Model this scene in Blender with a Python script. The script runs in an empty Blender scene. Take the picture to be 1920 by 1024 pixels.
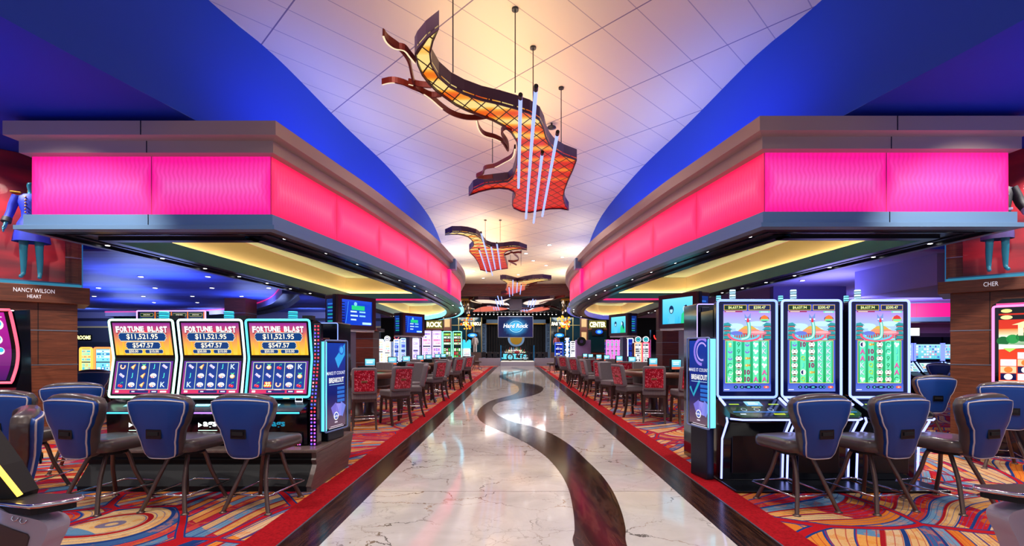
import bpy, math, random
from mathutils import Vector, Matrix
from mathutils.geometry import tessellate_polygon
rnd = random.Random(7)
SC = bpy.context.scene
COL = SC.collection
PI = math.pi

# ---------------------------------------------------------------- camera, world, exposure
cam_data = bpy.data.cameras.new('camera')
cam_data.sensor_width = 36.0
cam_data.lens = 36.0 * 900.0 / 1920.0
cam_data.shift_x = -6.0 / 1920.0
cam_data.shift_y = 143.0 / 1920.0
cam_data.clip_end = 300
cam = bpy.data.objects.new('camera', cam_data)
cam.location = (0, 0, 1.5)
cam.rotation_euler = (PI / 2, 0, 0)
COL.objects.link(cam)
SC.camera = cam
SC.view_settings.view_transform = 'Standard'
SC.view_settings.look = 'None'
SC.view_settings.exposure = 0.0
SC.view_settings.gamma = 1.0
SC.view_settings.use_curve_mapping = False
SC.cycles.use_denoising = True
SC.cycles.max_bounces = 7
SC.cycles.diffuse_bounces = 3
SC.cycles.glossy_bounces = 3
SC.cycles.transparent_max_bounces = 8
SC.cycles.sample_clamp_indirect = 4.0
world = bpy.data.worlds.new('world')
SC.world = world
world.use_nodes = True
world.node_tree.nodes['Background'].inputs[0].default_value = (0.80, 0.82, 1.0, 1)
world.node_tree.nodes['Background'].inputs[1].default_value = 0.55


def light(name, kind, loc, energy, color=(1, 1, 1), size=0.2, rot=(0, 0, 0), size_y=None, spot=2.2, blend=0.6):
    d = bpy.data.lights.new(name, kind)
    d.energy = energy
    d.color = color
    if kind == 'AREA':
        d.size = size
        if size_y:
            d.shape = 'RECTANGLE'
            d.size_y = size_y
        else:
            d.shape = 'DISK'
    else:
        d.shadow_soft_size = size
    if kind == 'SPOT':
        d.spot_size = spot
        d.spot_blend = blend
    o = bpy.data.objects.new(name, d)
    o.location = loc
    o.rotation_euler = rot
    COL.objects.link(o)
    return o


# far: recessed ceiling lamps, fixtures further down; near: added fill, no fixtures
HALL_LAMPS_AND_FILL = [(-1.7, 1.5), (1.7, 1.5), (-1.5, 5.2), (1.5, 5.2), (-1.5, 9.0), (1.6, 9.0), (-1.4, 13.0), (1.4, 13.0),
              (-1.5, 17.5), (1.5, 17.5), (-1.6, 22.5), (1.6, 22.5), (-1.8, 28.0), (1.8, 28.0), (-2.2, 33.0), (2.2, 33.0)]
for _x, _y in HALL_LAMPS_AND_FILL:
    light('hall_lamp_or_fill', 'SPOT', (_x, _y, 6.3), 210 if _y < 12 else (330 if _y < 20 else 700), (1.0, 0.90, 0.80), 0.15 if _y < 7 else 0.6, spot=2.1, blend=0.7)
# lamps over the gaming floor: soffit and low-ceiling ones, plus added fill near columns
PIT_LAMPS_AND_FILL = [(-4.9, 3.2, 4.7), (4.9, 3.2, 4.7), (-3.3, 3.2, 4.9), (3.3, 3.2, 4.9), (-5.6, 7.3, 3.15), (5.6, 7.3, 3.15), (-3.75, 7.3, 3.15), (3.75, 7.3, 3.15),
             (-3.2, 10.5, 3.15), (3.2, 10.5, 3.15), (-2.85, 13.5, 3.15), (2.85, 13.5, 3.15), (-2.7, 17.0, 3.15), (2.7, 17.0, 3.15),
             (-2.7, 21.0, 3.15), (2.7, 21.0, 3.15), (-4.9, 15.0, 3.3), (5.8, 16.6, 3.3), (-8.5, 11.5, 3.35), (9.0, 11.5, 3.35), (-11, 15, 3.35), (11, 15, 3.35),
             (-8.5, 7.0, 4.7), (8.5, 7.0, 4.7), (-7.6, 4.6, 4.7), (7.6, 4.6, 4.7)]
for _x, _y, _z in PIT_LAMPS_AND_FILL:
    light('pit_lamp_or_fill', 'SPOT', (_x, _y, _z), 260 if _z > 4 else 120, (1.0, 0.92, 0.86), 0.08, spot=2.3, blend=0.7)


# cove lamps on the bulkheads, aimed up at the tiles; farthest pair is added
for _x, _y, _e in ((3.15, 10.5, 9), (2.75, 14.5, 11), (2.6, 19.0, 26), (3.0, 24.0, 60), (3.6, 30.5, 95)):
    for _s in (-1, 1):
        light('cove_lamp_or_fill', 'AREA', (_s * _x, _y, 4.85), _e, (1.0, 0.92, 0.74), 1.0, rot=(0, PI - _s * 0.45, 0), size_y=3.0)
for _x, _y, _e in ((3.3, 9.0, 24), (3.0, 13.0, 22), (3.2, 22.0, 10)):
    for _s in (-1, 1):
        light('blue_cove_lamp', 'AREA', (_s * (_x + .15), _y, 4.82), _e, (0.10, 0.2, 1.0), 0.4, rot=(0, PI + _s * 0.15, 0), size_y=3.5)
for _x in (-1, 1):
    light('blue_soffit_fill', 'AREA', (_x * 6.9, 3.4, 3.3), 45, (0.06, 0.16, 1.0), 2.4, rot=(PI, 0, 0), size_y=5)  # added unseen blue fill, turned up to brighten the soffits
    light('column_accent', 'SPOT', (_x * 5.9, 5.2, 4.7), 420, (1.0, 0.86, 0.76), 0.1, rot=(0.62, _x * -0.30, 0), spot=1.5)  # added spots that brighten the costume columns


# ---------------------------------------------------------------- colour and materials
def C(h, k=1.0):
    h = h.lstrip('#')
    r = []
    for i in (0, 2, 4):
        v = int(h[i:i + 2], 16) / 255.0
        r.append((v / 12.92 if v <= 0.04045 else ((v + 0.055) / 1.055) ** 2.4) * k)
    return tuple(r)


MATS = {}


def mat(name, color='#808080', rough=0.5, metal=0.0, emit=None, es=1.0, spec=0.5, coat=0.0, alpha=1.0, trans=0.0, sample=True):
    if name in MATS:
        return MATS[name]
    m = bpy.data.materials.new(name)
    m.use_nodes = True
    b = m.node_tree.nodes['Principled BSDF']
    c = C(color) if isinstance(color, str) else color
    b.inputs['Base Color'].default_value = (*c, 1)
    b.inputs['Roughness'].default_value = rough
    b.inputs['Metallic'].default_value = metal
    b.inputs['Specular IOR Level'].default_value = spec
    b.inputs['Coat Weight'].default_value = coat
    b.inputs['Coat Roughness'].default_value = 0.05
    b.inputs['Alpha'].default_value = alpha
    b.inputs['Transmission Weight'].default_value = trans
    if emit is not None:
        e = C(emit) if isinstance(emit, str) else emit
        b.inputs['Emission Color'].default_value = (*e, 1)
        b.inputs['Emission Strength'].default_value = es
        if not sample:
            m.cycles.emission_sampling = 'NONE'
    MATS[name] = m
    return m


class NT:
    """small node-graph helper"""
    def __init__(self, name, **kw):
        self.m = mat(name, **kw)
        self.t = self.m.node_tree
        self.b = self.t.nodes['Principled BSDF']

    def n(self, kind, **props):
        nd = self.t.nodes.new(kind)
        ins = props.pop('ins', {})
        for k, v in props.items():
            setattr(nd, k, v)
        for k, v in ins.items():
            if hasattr(v, 'is_linked') or isinstance(v, bpy.types.NodeSocket):
                self.t.links.new(v, nd.inputs[k])
            else:
                nd.inputs[k].default_value = v
        return nd

    def math(self, op, a, b=0.0, c=0.0):
        return self.n('ShaderNodeMath', operation=op, ins={0: a, 1: b, 2: c}).outputs[0]

    def coord(self, which='Object'):
        return self.n('ShaderNodeTexCoord').outputs[which]

    def mapping(self, v, scale=(1, 1, 1), rot=(0, 0, 0), loc=(0, 0, 0)):
        return self.n('ShaderNodeMapping', ins={0: v, 'Scale': scale, 'Rotation': rot, 'Location': loc}).outputs[0]

    def noise(self, v, scale=5, detail=3, rough=0.5, dist=0.0, out=0):
        return self.n('ShaderNodeTexNoise', ins={'Vector': v, 'Scale': scale, 'Detail': detail, 'Roughness': rough, 'Distortion': dist}).outputs[out]

    def ramp(self, f, stops, interp='LINEAR'):
        nd = self.n('ShaderNodeValToRGB', ins={0: f})
        cr = nd.color_ramp
        cr.interpolation = interp
        while len(cr.elements) < len(stops):
            cr.elements.new(0.5)
        for e, (p, c) in zip(cr.elements, stops):
            e.position = p
            c = C(c) if isinstance(c, str) else c
            e.color = (*c, 1)
        return nd.outputs[0]

    def mix(self, f, a, b, mode='MIX'):
        nd = self.n('ShaderNodeMix', data_type='RGBA', blend_type=mode)
        for idx, v in ((0, f), (6, a), (7, b)):
            if isinstance(v, bpy.types.NodeSocket):
                self.t.links.new(v, nd.inputs[idx])
            elif idx == 0:
                nd.inputs[0].default_value = v
            else:
                v = C(v) if isinstance(v, str) else v
                nd.inputs[idx].default_value = (*v, 1)
        return nd.outputs[2]

    def link(self, s, inp):
        self.t.links.new(s, self.b.inputs[inp])

    def bump(self, h, strength=0.3, dist=0.01):
        nd = self.n('ShaderNodeBump', ins={'Height': h, 'Strength': strength, 'Distance': dist})
        self.t.links.new(nd.outputs[0], self.b.inputs['Normal'])

    def sep(self, v):
        return self.n('ShaderNodeSeparateXYZ', ins={0: v}).outputs

    def comb(self, x, y, z=0.0):
        return self.n('ShaderNodeCombineXYZ', ins={0: x, 1: y, 2: z}).outputs[0]


def wood(name, c1, c2, c3, axis='X', rough=0.4, scale=1.0):
    g = NT(name, rough=rough)
    v = g.coord('Object')
    s = {'X': (0.6, 9, 9), 'Y': (9, 0.6, 9), 'Z': (9, 9, 0.6)}[axis]
    v = g.mapping(v, scale=tuple(k * scale for k in s))
    f = g.noise(v, 3.0, 5, 0.6, 1.2)
    f2 = g.noise(v, 14.0, 3, 0.6, 0.3)
    f = g.math('ADD', g.math('MULTIPLY', f, 0.75), g.math('MULTIPLY', f2, 0.25))
    g.link(g.ramp(f, [(0.3, c1), (0.5, c2), (0.7, c3)]), 'Base Color')
    return g.m


# carpet: bundles of coloured stripes that sweep and cross, outlined in navy and red
def carpet_mat():
    g = NT('carpet', rough=0.95, spec=0.1)
    p = g.coord('Object')
    warp = g.n('ShaderNodeTexNoise', ins={'Vector': p, 'Scale': 0.55, 'Detail': 0.0}).outputs['Color']
    w = g.n('ShaderNodeVectorMath', operation='MULTIPLY_ADD', ins={0: warp, 1: (1.0, 1.0, 0), 2: p}).outputs[0]
    vor = g.n('ShaderNodeTexVoronoi', ins={'Vector': w, 'Scale': 0.85, 'Randomness': 1.0})
    cell = vor.outputs['Color']
    cx = g.sep(cell)
    ang = g.math('ADD', g.math('MULTIPLY', cx[0], 1.1), -1.35)
    dx, dy = g.math('SINE', ang), g.math('COSINE', ang)
    q = g.sep(w)
    s = g.math('ADD', g.math('MULTIPLY', q[0], dx), g.math('MULTIPLY', q[1], dy))
    # arcs: some cells turn into rings about a far centre
    dist = vor.outputs['Distance']
    arc = g.math('GREATER_THAN', cx[1], 0.80)
    s = g.math('ADD', g.math('MULTIPLY', s, g.math('SUBTRACT', 1.0, arc)), g.math('MULTIPLY', g.math('MULTIPLY', dist, 1.5), arc))
    s = g.math('ADD', s, g.math('MULTIPLY', cx[2], 3.1))
    k = g.math('MULTIPLY', s, 8.0)
    idx = g.math('FLOOR', k)
    fr = g.math('FRACT', k)
    wn = g.n('ShaderNodeTexWhiteNoise', noise_dimensions='2D', ins={0: g.comb(idx, cx[2])}).outputs['Value']
    base = g.ramp(wn, [(0.0, '#d9ae74'), (0.17, '#d97a2a'), (0.30, '#c8402a'), (0.40, '#dcb67e'), (0.54, '#6d94b0'), (0.66, '#e0a050'),
                       (0.78, '#b8182a'), (0.87, '#d6b58c'), (0.94, '#3a5f92')], 'CONSTANT')
    # cross bars inside some stripes
    t = g.math('SUBTRACT', g.math('MULTIPLY', q[0], dy), g.math('MULTIPLY', q[1], dx))
    kt = g.math('MULTIPLY', t, 2.2)
    barsel = g.n('ShaderNodeTexWhiteNoise', noise_dimensions='2D', ins={0: g.comb(g.math('FLOOR', kt), idx)}).outputs['Value']
    base = g.mix(g.math('GREATER_THAN', barsel, 0.78), base, g.ramp(barsel, [(0.0, '#b8182a'), (0.86, '#e08a34'), (0.93, '#5d88a8')], 'CONSTANT'))
    # painterly fleck
    fl = g.noise(p, 5.5, 5, 0.65, 0.6)
    base = g.mix(g.math('MULTIPLY', g.math('GREATER_THAN', fl, 0.55), 0.45), base, '#d8801f')
    # outlines
    ln = g.math('LESS_THAN', fr, g.math('ADD', 0.10, g.math('MULTIPLY', wn, 0.16)))
    lc = g.ramp(wn, [(0.0, '#1c3f86'), (0.45, '#a3141f'), (0.75, '#1c3a78')], 'CONSTANT')
    base = g.mix(ln, base, lc)
    k2 = g.math('FRACT', g.math('MULTIPLY', k, 2.9))
    base = g.mix(g.math('MULTIPLY', g.math('LESS_THAN', k2, 0.13), 0.75), base, g.ramp(cx[1], [(0.0, '#b01c28'), (0.5, '#2a4a8c')], 'CONSTANT'))
    # broad red bands at the bundle seams
    v2 = g.n('ShaderNodeTexVoronoi', feature='DISTANCE_TO_EDGE', ins={'Vector': w, 'Scale': 0.85, 'Randomness': 1.0}).outputs['Distance']
    base = g.mix(g.math('LESS_THAN', v2, 0.022), base, '#b5121f')
    base = g.mix(g.math('LESS_THAN', g.math('ABSOLUTE', g.math('SUBTRACT', v2, 0.027)), 0.006), base, '#1c3a78')
    pile = g.noise(p, 90, 2, 0.6)
    base = g.mix(0.25, base, g.ramp(pile, [(0.3, '#555555'), (0.7, '#ffffff')]), 'MULTIPLY')
    g.link(base, 'Base Color')
    g.bump(pile, 0.3, 0.004)
    return g.m


def marble_mat():
    g = NT('marble', rough=0.07, spec=0.36)
    p = g.coord('Object')
    q = g.sep(p)
    # each slab is its own cut of stone
    k = g.math('DIVIDE', g.math('SUBTRACT', q[1], 5.05), 1.715)
    slab = g.math('FLOOR', k)
    p2 = g.n('ShaderNodeVectorMath', operation='ADD', ins={0: p, 1: g.comb(g.math('MULTIPLY', slab, 3.7), g.math('MULTIPLY', slab, 1.3))}).outputs[0]
    n1 = g.n('ShaderNodeTexNoise', ins={'Vector': p2, 'Scale': 1.3, 'Detail': 6.0, 'Roughness': 0.62}).outputs['Color']
    w = g.n('ShaderNodeVectorMath', operation='MULTIPLY_ADD', ins={0: n1, 1: (1.0, 0.9, 0.8), 2: g.mapping(p2, scale=(1, 1.5, 1), rot=(0, 0, 0.5))}).outputs[0]
    e1 = g.n('ShaderNodeTexVoronoi', feature='DISTANCE_TO_EDGE', ins={'Vector': w, 'Scale': 1.25}).outputs['Distance']
    e2 = g.n('ShaderNodeTexVoronoi', feature='DISTANCE_TO_EDGE', ins={'Vector': w, 'Scale': 3.6}).outputs['Distance']
    patch = g.noise(p2, 0.9, 2, 0.5)
    base = g.ramp(g.noise(p2, 1.6, 5, 0.6, 1.0), [(0.3, '#bdb8b2'), (0.55, '#cbc7c2'), (0.75, '#d8d5d0')])
    v1 = g.math('MULTIPLY', g.math('LESS_THAN', e1, 0.010), g.ramp(patch, [(0.42, (0, 0, 0)), (0.56, (1, 1, 1))]))
    base = g.mix(g.math('MULTIPLY', v1, 0.85), base, g.ramp(g.noise(p2, 2.0, 1), [(0.4, '#4a453f'), (0.6, '#9a7a58')]))
    v2 = g.math('MULTIPLY', g.math('LESS_THAN', e2, 0.018), g.ramp(g.noise(p2, 1.7, 2), [(0.5, (0, 0, 0)), (0.62, (1, 1, 1))]))
    base = g.mix(g.math('MULTIPLY', v2, 0.4), base, '#8a8076')
    j = g.math('LESS_THAN', g.math('ABSOLUTE', g.math('SUBTRACT', g.math('FRACT', g.math('ADD', k, 0.5)), 0.5)), 0.0032)
    base = g.mix(g.math('MULTIPLY', j, 0.75), base, '#5a5048')
    g.link(base, 'Base Color')
    return g.m


def dark_stone(name, axis):
    g = NT(name, rough=0.20 if axis == 'border' else 0.12, spec=0.3 if axis == 'border' else 0.14)
    p = g.coord('Object')
    if axis == 'border':
        v = g.mapping(p, scale=(11, 0.45, 1))
    else:
        v = g.mapping(p, scale=(8, 0.9, 1), rot=(0, 0, -0.35))
    f = g.noise(v, 1.8, 6, 0.65, 1.2)
    g.link(g.ramp(f, [(0.3, '#150b08'), (0.48, '#26140e'), (0.56, '#4a2c1e'), (0.62, '#22110c'), (0.78, '#5d3c28')]), 'Base Color')
    return g.m


def tile_ceiling():
    g = NT('ceiling_tiles', rough=0.85)
    q = g.sep(g.coord('Object'))
    a = g.math('MULTIPLY', g.math('ADD', q[0], q[1]), 0.7071)
    b = g.math('MULTIPLY', g.math('SUBTRACT', q[1], q[0]), 0.7071)
    fa = g.math('FRACT', g.math('DIVIDE', g.math('SUBTRACT', a, 4.33), 1.77))
    fb = g.math('FRACT', g.math('DIVIDE', g.math('SUBTRACT', b, 5.42), 0.595))
    la = g.math('LESS_THAN', fa, 0.012)
    lb = g.math('MULTIPLY', g.math('LESS_THAN', fb, 0.024), 0.6)
    ln = g.math('MAXIMUM', la, lb)
    g.link(g.mix(ln, '#f2e6cc', '#8f8290'), 'Base Color')
    return g.m


def glow_panel(name, stops, es=1.0):
    """back-lit resin panel with a wavy reed texture; UV: x = metres along, y = metres up"""
    g = NT(name, rough=0.35, color='#d02060', emit='#ff2080', es=es)
    uv = g.n('ShaderNodeUVMap').outputs[0]
    q = g.sep(uv)
    wob = g.noise(g.mapping(uv, scale=(1.6, 4.2, 1)), 1.3, 1, 0.5)
    ph = g.math('ADD', g.math('MULTIPLY', q[0], 98.0), g.math('MULTIPLY', wob, 10.0))
    reed = g.math('MULTIPLY', g.math('ADD', g.math('SINE', ph), 1.0), 0.5)
    mid = g.math('ABSOLUTE', g.math('SUBTRACT', g.math('DIVIDE', g.math('SUBTRACT', q[1], 3.44), 0.88), 0.5))
    seamd = g.math('ABSOLUTE', g.math('SUBTRACT', g.math('FRACT', g.math('ADD', g.math('DIVIDE', q[0], 1.745), 0.5)), 0.5))
    soft = g.math('MAXIMUM', g.math('MULTIPLY', mid, 2.0), g.math('SUBTRACT', 0.9, g.math('MULTIPLY', seamd, 7.0)))
    soft = g.math('ADD', g.math('MULTIPLY', soft, 0.7), g.math('MULTIPLY', g.noise(uv, 0.55, 1), 0.3))
    col = g.ramp(soft, stops)
    col = g.mix(g.math('MULTIPLY', reed, 0.30), col, '#a00850')
    col = g.mix(g.math('LESS_THAN', seamd, 0.004), col, '#3a1028')
    g.link(col, 'Emission Color')
    return g.m


M = {}
M['carpet'] = carpet_mat()
M['marble'] = marble_mat()
M['border'] = dark_stone('dark_stone_border', 'border')
M['inlay'] = dark_stone('dark_stone_inlay', 'inlay')
g = NT('red_carpet', rough=0.95, spec=0.1)
g.link(g.ramp(g.noise(g.coord(), 40, 4, 0.7), [(0.3, '#7d0a12'), (0.7, '#b01420')]), 'Base Color')
M['red'] = g.m
M['tiles'] = tile_ceiling()
M['blue_paint'] = mat('blue_paint', '#1c50c8', 0.75)
M['blue_dark'] = mat('blue_soffit_paint', '#0438bc', 0.8)
g = NT('blue_low_ceiling', rough=0.45)
g.link(g.ramp(g.noise(g.mapping(g.coord(), scale=(0.25, 1.6, 1)), 1.3, 4, 0.6, 0.6), [(0.35, '#3046c8'), (0.65, '#5878f0')]), 'Base Color')
M['blue_low'] = g.m
M['lav'] = mat('lavender_paint', '#8f8fd0', 0.7)
M['lav_dark'] = mat('lavender_dark_paint', '#5a569a', 0.7)
M['cream'] = mat('cream_cove_paint', '#dcc090', 0.7)
M['cofceil'] = mat('coffer_ceiling_paint', '#b9c4a8', 0.8)
M['teal_lit_band'] = mat('silver_ledge_band_teal_lit', '#2a6f98', 0.4, 0.1)  # silver band tinted teal, bluish screen glow put into its colour
M['metal_band'] = mat('satin_silver_band', '#7098c0', 0.38, 0.2)
M['cornice'] = mat('satin_bronze_cornice', '#b09890', 0.42, 0.15)
M['dark_soffit'] = mat('dark_soffit', '#141c30', 0.3, 0.3)
M['pink_front'] = glow_panel('pink_light_panel', [(0.05, '#f474d0'), (0.40, '#fd4cbc'), (0.75, '#ff149e'), (1.0, '#fc048e')], 0.92)
M['pink_side'] = glow_panel('rose_light_panel', [(0.05, '#ff6c94'), (0.40, '#ff4078'), (0.75, '#ff1a52'), (1.0, '#f01040')], 0.95)
M['yellow_led'] = mat('warm_cove_led', '#ffffff', 0.5, emit=(1.0, 0.80, 0.46), es=20.0)
M['blue_led'] = mat('blue_cove_led', '#ffffff', 0.5, emit=(0.10, 0.16, 1.0), es=7.0)
M['cyan_led'] = mat('cyan_cove_led', '#ffffff', 0.5, emit=(0.10, 0.65, 0.9), es=2.2)
M['lamp'] = mat('lamp_lens', '#ffffff', 0.4, emit=(1.0, 0.97, 0.92), es=6.0, sample=False)
M['white'] = mat('white_plastic', '#e6e6ea', 0.4)
M['chrome'] = mat('chrome', '#d8d8de', 0.12, 1.0)
M['steel'] = mat('brushed_steel', '#9aa2ae', 0.35, 0.9)
M['black'] = mat('black_plastic', '#0a0c12', 0.25)
M['blackm'] = mat('black_matte', '#08090c', 0.7)
M['navy_gloss'] = mat('black_gloss_cabinet', '#070a18', 0.12, coat=0.4)
M['gunmetal'] = mat('gunmetal', '#3c3f4a', 0.35, 0.8)
M['bronze'] = mat('bronze_tube', '#6f5c54', 0.35, 0.75)
M['wood_col'] = wood('walnut_veneer', '#4a2a1c', '#6e3c26', '#8c5236', 'X')
M['wood_red'] = wood('cherry_veneer', '#4a1c16', '#6a2a1c', '#84392a', 'X')
M['wood_leg'] = wood('dark_stained_wood', '#281512', '#3c211b', '#513027', 'Z')
M['wood_taupe'] = wood('taupe_laminate', '#574844', '#6a5a54', '#7c6a62', 'Y', 0.35)
M['glassish'] = mat('clear_glass', '#10181c', 0.02, alpha=0.10, spec=0.5)
M['cyan_edge'] = mat('cyan_lit_acrylic_edge', '#80e8ff', 0.2, emit='#5fe0ff', es=1.3)
g = NT('screen', rough=0.12, color='#020204')
a_ = g.n('ShaderNodeVertexColor', layer_name='Col')
g.link(a_.outputs[0], 'Emission Color')
g.b.inputs['Emission Strength'].default_value = 1.25
g.m.cycles.emission_sampling = 'NONE'
M['screen'] = g.m
g = NT('led_glow', rough=0.3, color='#101014')
a_ = g.n('ShaderNodeVertexColor', layer_name='Col')
g.link(a_.outputs[0], 'Emission Color')
g.b.inputs['Emission Strength'].default_value = 2.4
M['led'] = g.m


# ---------------------------------------------------------------- mesh builder
class MB:
    def __init__(self):
        self.v, self.f, self.mi, self.sm, self.col, self.uv = [], [], [], [], [], []
        self.mats = []
        self.M = Matrix.Identity(4)

    def _m(self, m):
        if m is None:
            m = 'white'
        mm = M[m] if isinstance(m, str) else m
        if mm not in self.mats:
            self.mats.append(mm)
        return self.mats.index(mm)

    def add(self, vs, fs, m=None, smooth=False, col=None, uvs=None):
        o = len(self.v)
        i = self._m(m)
        self.v += [tuple(self.M @ Vector(p)) for p in vs]
        for k, f in enumerate(fs):
            self.f.append([o + j for j in f])
            self.mi.append(i)
            self.sm.append(smooth)
            if col is None:
                self.col.append(None)
            elif isinstance(col[0], (tuple, list)):
                self.col.append([col[j] for j in f])
            else:
                self.col.append([col] * len(f))
            self.uv.append([uvs[j] for j in f] if uvs else None)
        return self

    def box(self, c, s, m=None, rz=0.0, col=None, taper=1.0):
        x, y, z = s[0] / 2, s[1] / 2, s[2] / 2
        vs = []
        cr, sr = math.cos(rz), math.sin(rz)
        for dz, t in ((-z, 1.0), (z, taper)):
            for dx, dy in ((-x, -y), (x, -y), (x, y), (-x, y)):
                dx, dy = dx * t, dy * t
                vs.append((c[0] + dx * cr - dy * sr, c[1] + dx * sr + dy * cr, c[2] + dz))
        return self.add(vs, [(3, 2, 1, 0), (4, 5, 6, 7), (0, 1, 5, 4), (1, 2, 6, 5), (2, 3, 7, 6), (3, 0, 4, 7)], m, col=col)

    def prism(self, pts, d0, d1, m=None, axis='z', mside=None, smooth=False, col=None):
        """closed outline extruded along an axis; pts are the two other coordinates in order"""
        n = len(pts)
        def P(p, d):
            return {'z': (p[0], p[1], d), 'y': (p[0], d, p[1]), 'x': (d, p[0], p[1])}[axis]
        vs = [P(p, d0) for p in pts] + [P(p, d1) for p in pts]
        tri = tessellate_polygon([[Vector((p[0], p[1], 0)) for p in pts]])
        self.add(vs, [tuple(t) for t in tri] + [tuple(n + i for i in t) for t in tri], m, col=col)
        self.add(vs, [(i, (i + 1) % n, n + (i + 1) % n, n + i) for i in range(n)], mside or m, smooth, col=col)
        return self

    def tube(self, path, r, m=None, n=8, closed=False, col=None, cap=True):
        P = [Vector(p) for p in path]
        k = len(P)
        rs = r if isinstance(r, (list, tuple)) else [r] * k
        rings = []
        up = None
        for i in range(k):
            a = P[(i - 1) % k] if (closed or i > 0) else P[i]
            b = P[(i + 1) % k] if (closed or i < k - 1) else P[i]
            t = (b - a)
            if t.length < 1e-9:
                t = Vector((0, 0, 1))
            t.normalize()
            if up is None:
                up = Vector((0, 0, 1)) if abs(t.z) < 0.9 else Vector((0, 1, 0))
            x = up - t * up.dot(t)
            if x.length < 1e-6:
                x = Vector((1, 0, 0)) - t * t.x
            x.normalize()
            up = x
            y = t.cross(x)
            rings.append([P[i] + (x * math.cos(2 * PI * j / n) + y * math.sin(2 * PI * j / n)) * rs[i] for j in range(n)])
        vs = [q for rg in rings for q in rg]
        fs = []
        for i in range(k if closed else k - 1):
            i2 = (i + 1) % k
            for j in range(n):
                j2 = (j + 1) % n
                fs.append((i * n + j, i * n + j2, i2 * n + j2, i2 * n + j))
        self.add(vs, fs, m, True, col=col)
        if cap and not closed:
            self.add(rings[0] + rings[-1], [tuple(range(n - 1, -1, -1)), tuple(range(n, 2 * n))], m, col=col)
        return self

    def lathe(self, prof, c=(0, 0, 0), m=None, n=20, col=None, smooth=True):
        vs, fs = [], []
        for r, z in prof:
            for j in range(n):
                a = 2 * PI * j / n
                vs.append((c[0] + r * math.cos(a), c[1] + r * math.sin(a), c[2] + z))
        for i in range(len(prof) - 1):
            for j in range(n):
                j2 = (j + 1) % n
                fs.append((i * n + j, i * n + j2, (i + 1) * n + j2, (i + 1) * n + j))
        self.add(vs, fs, m, smooth, col=col)
        k = len(prof) - 1
        self.add(vs, [tuple(range(n - 1, -1, -1)), tuple(k * n + j for j in range(n))], m, col=col)
        return self

    def ball(self, c, r, m=None, n=10, sc=(1, 1, 1), col=None):
        vs, fs = [], []
        h = n // 2 + 1
        for i in range(h + 1):
            t = PI * i / h
            for j in range(n):
                a = 2 * PI * j / n
                vs.append((c[0] + r * sc[0] * math.sin(t) * math.cos(a), c[1] + r * sc[1] * math.sin(t) * math.sin(a), c[2] + r * sc[2] * math.cos(t)))
        for i in range(h):
            for j in range(n):
                j2 = (j + 1) % n
                fs.append((i * n + j, (i + 1) * n + j, (i + 1) * n + j2, i * n + j2))
        return self.add(vs, fs, m, True, col=col)

    def grid(self, fn, nu, nv, m=None, smooth=True, closed_u=False, col=None):
        vs = [fn(i / nu, j / nv) for j in range(nv + 1) for i in range(nu + 1)]
        fs = [(j * (nu + 1) + i, j * (nu + 1) + i + 1, (j + 1) * (nu + 1) + i + 1, (j + 1) * (nu + 1) + i) for j in range(nv) for i in range(nu)]
        return self.add(vs, fs, m, smooth, col=col)

    def build(self, name, parent=None, bevel=0.0, subsurf=0, seg=2):
        me = bpy.data.meshes.new(name)
        me.from_pydata(self.v, [], self.f)
        for m in self.mats:
            me.materials.append(m)
        me.polygons.foreach_set('material_index', self.mi)
        me.polygons.foreach_set('use_smooth', self.sm)
        if any(c is not None for c in self.col):
            ca = me.color_attributes.new('Col', 'FLOAT_COLOR', 'CORNER')
            buf = []
            for f, c in zip(self.f, self.col):
                for j in range(len(f)):
                    buf += [*(c[j] if c else (0, 0, 0)), 1.0]
            ca.data.foreach_set('color', buf)
        if any(u is not None for u in self.uv):
            ul = me.uv_layers.new(name='UVMap')
            buf = []
            for f, u in zip(self.f, self.uv):
                for j in range(len(f)):
                    buf += [*(u[j] if u else (0, 0))]
            ul.data.foreach_set('uv', buf)
        me.update()
        o = bpy.data.objects.new(name, me)
        COL.objects.link(o)
        if parent is not None:
            o.parent = parent
        if bevel:
            b = o.modifiers.new('bevel', 'BEVEL')
            b.width = bevel
            b.segments = seg
            b.limit_method = 'ANGLE'
            b.angle_limit = 0.7
        if subsurf:
            s = o.modifiers.new('subsurf', 'SUBSURF')
            s.levels = s.render_levels = subsurf
        return o


def tag(o, label, cat, group=None, kind=None):
    if kind:
        o['kind'] = kind
    if label:
        o['label'] = label
    if cat:
        o['category'] = cat
    if group:
        o['group'] = group
    return o


def thing(name, label, cat, loc=(0, 0, 0), rz=0.0, group=None):
    o = bpy.data.objects.new(name, None)
    o.empty_display_size = 0.1
    COL.objects.link(o)
    o.location = loc
    o.rotation_euler = (0, 0, rz)
    return tag(o, label, cat, group)


def struct(name, mb, parent=None, **kw):
    o = mb.build(name, parent, **kw)
    if parent is None:
        o['kind'] = 'structure'
    return o


KIDS = {}


def copy_tree(root, loc=None, rz=None, label=None, group=None, scale=None):
    def rec(o, parent):
        c = o.copy()
        COL.objects.link(c)
        c.parent = parent
        for ch in o.children:
            rec(ch, c)
        return c
    r = rec(root, None)
    if loc is not None:
        r.location = loc
    if rz is not None:
        r.rotation_euler = (0, 0, rz)
    if label:
        r['label'] = label
    if group:
        r['group'] = group
    if scale:
        r.scale = scale
    return r


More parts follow.
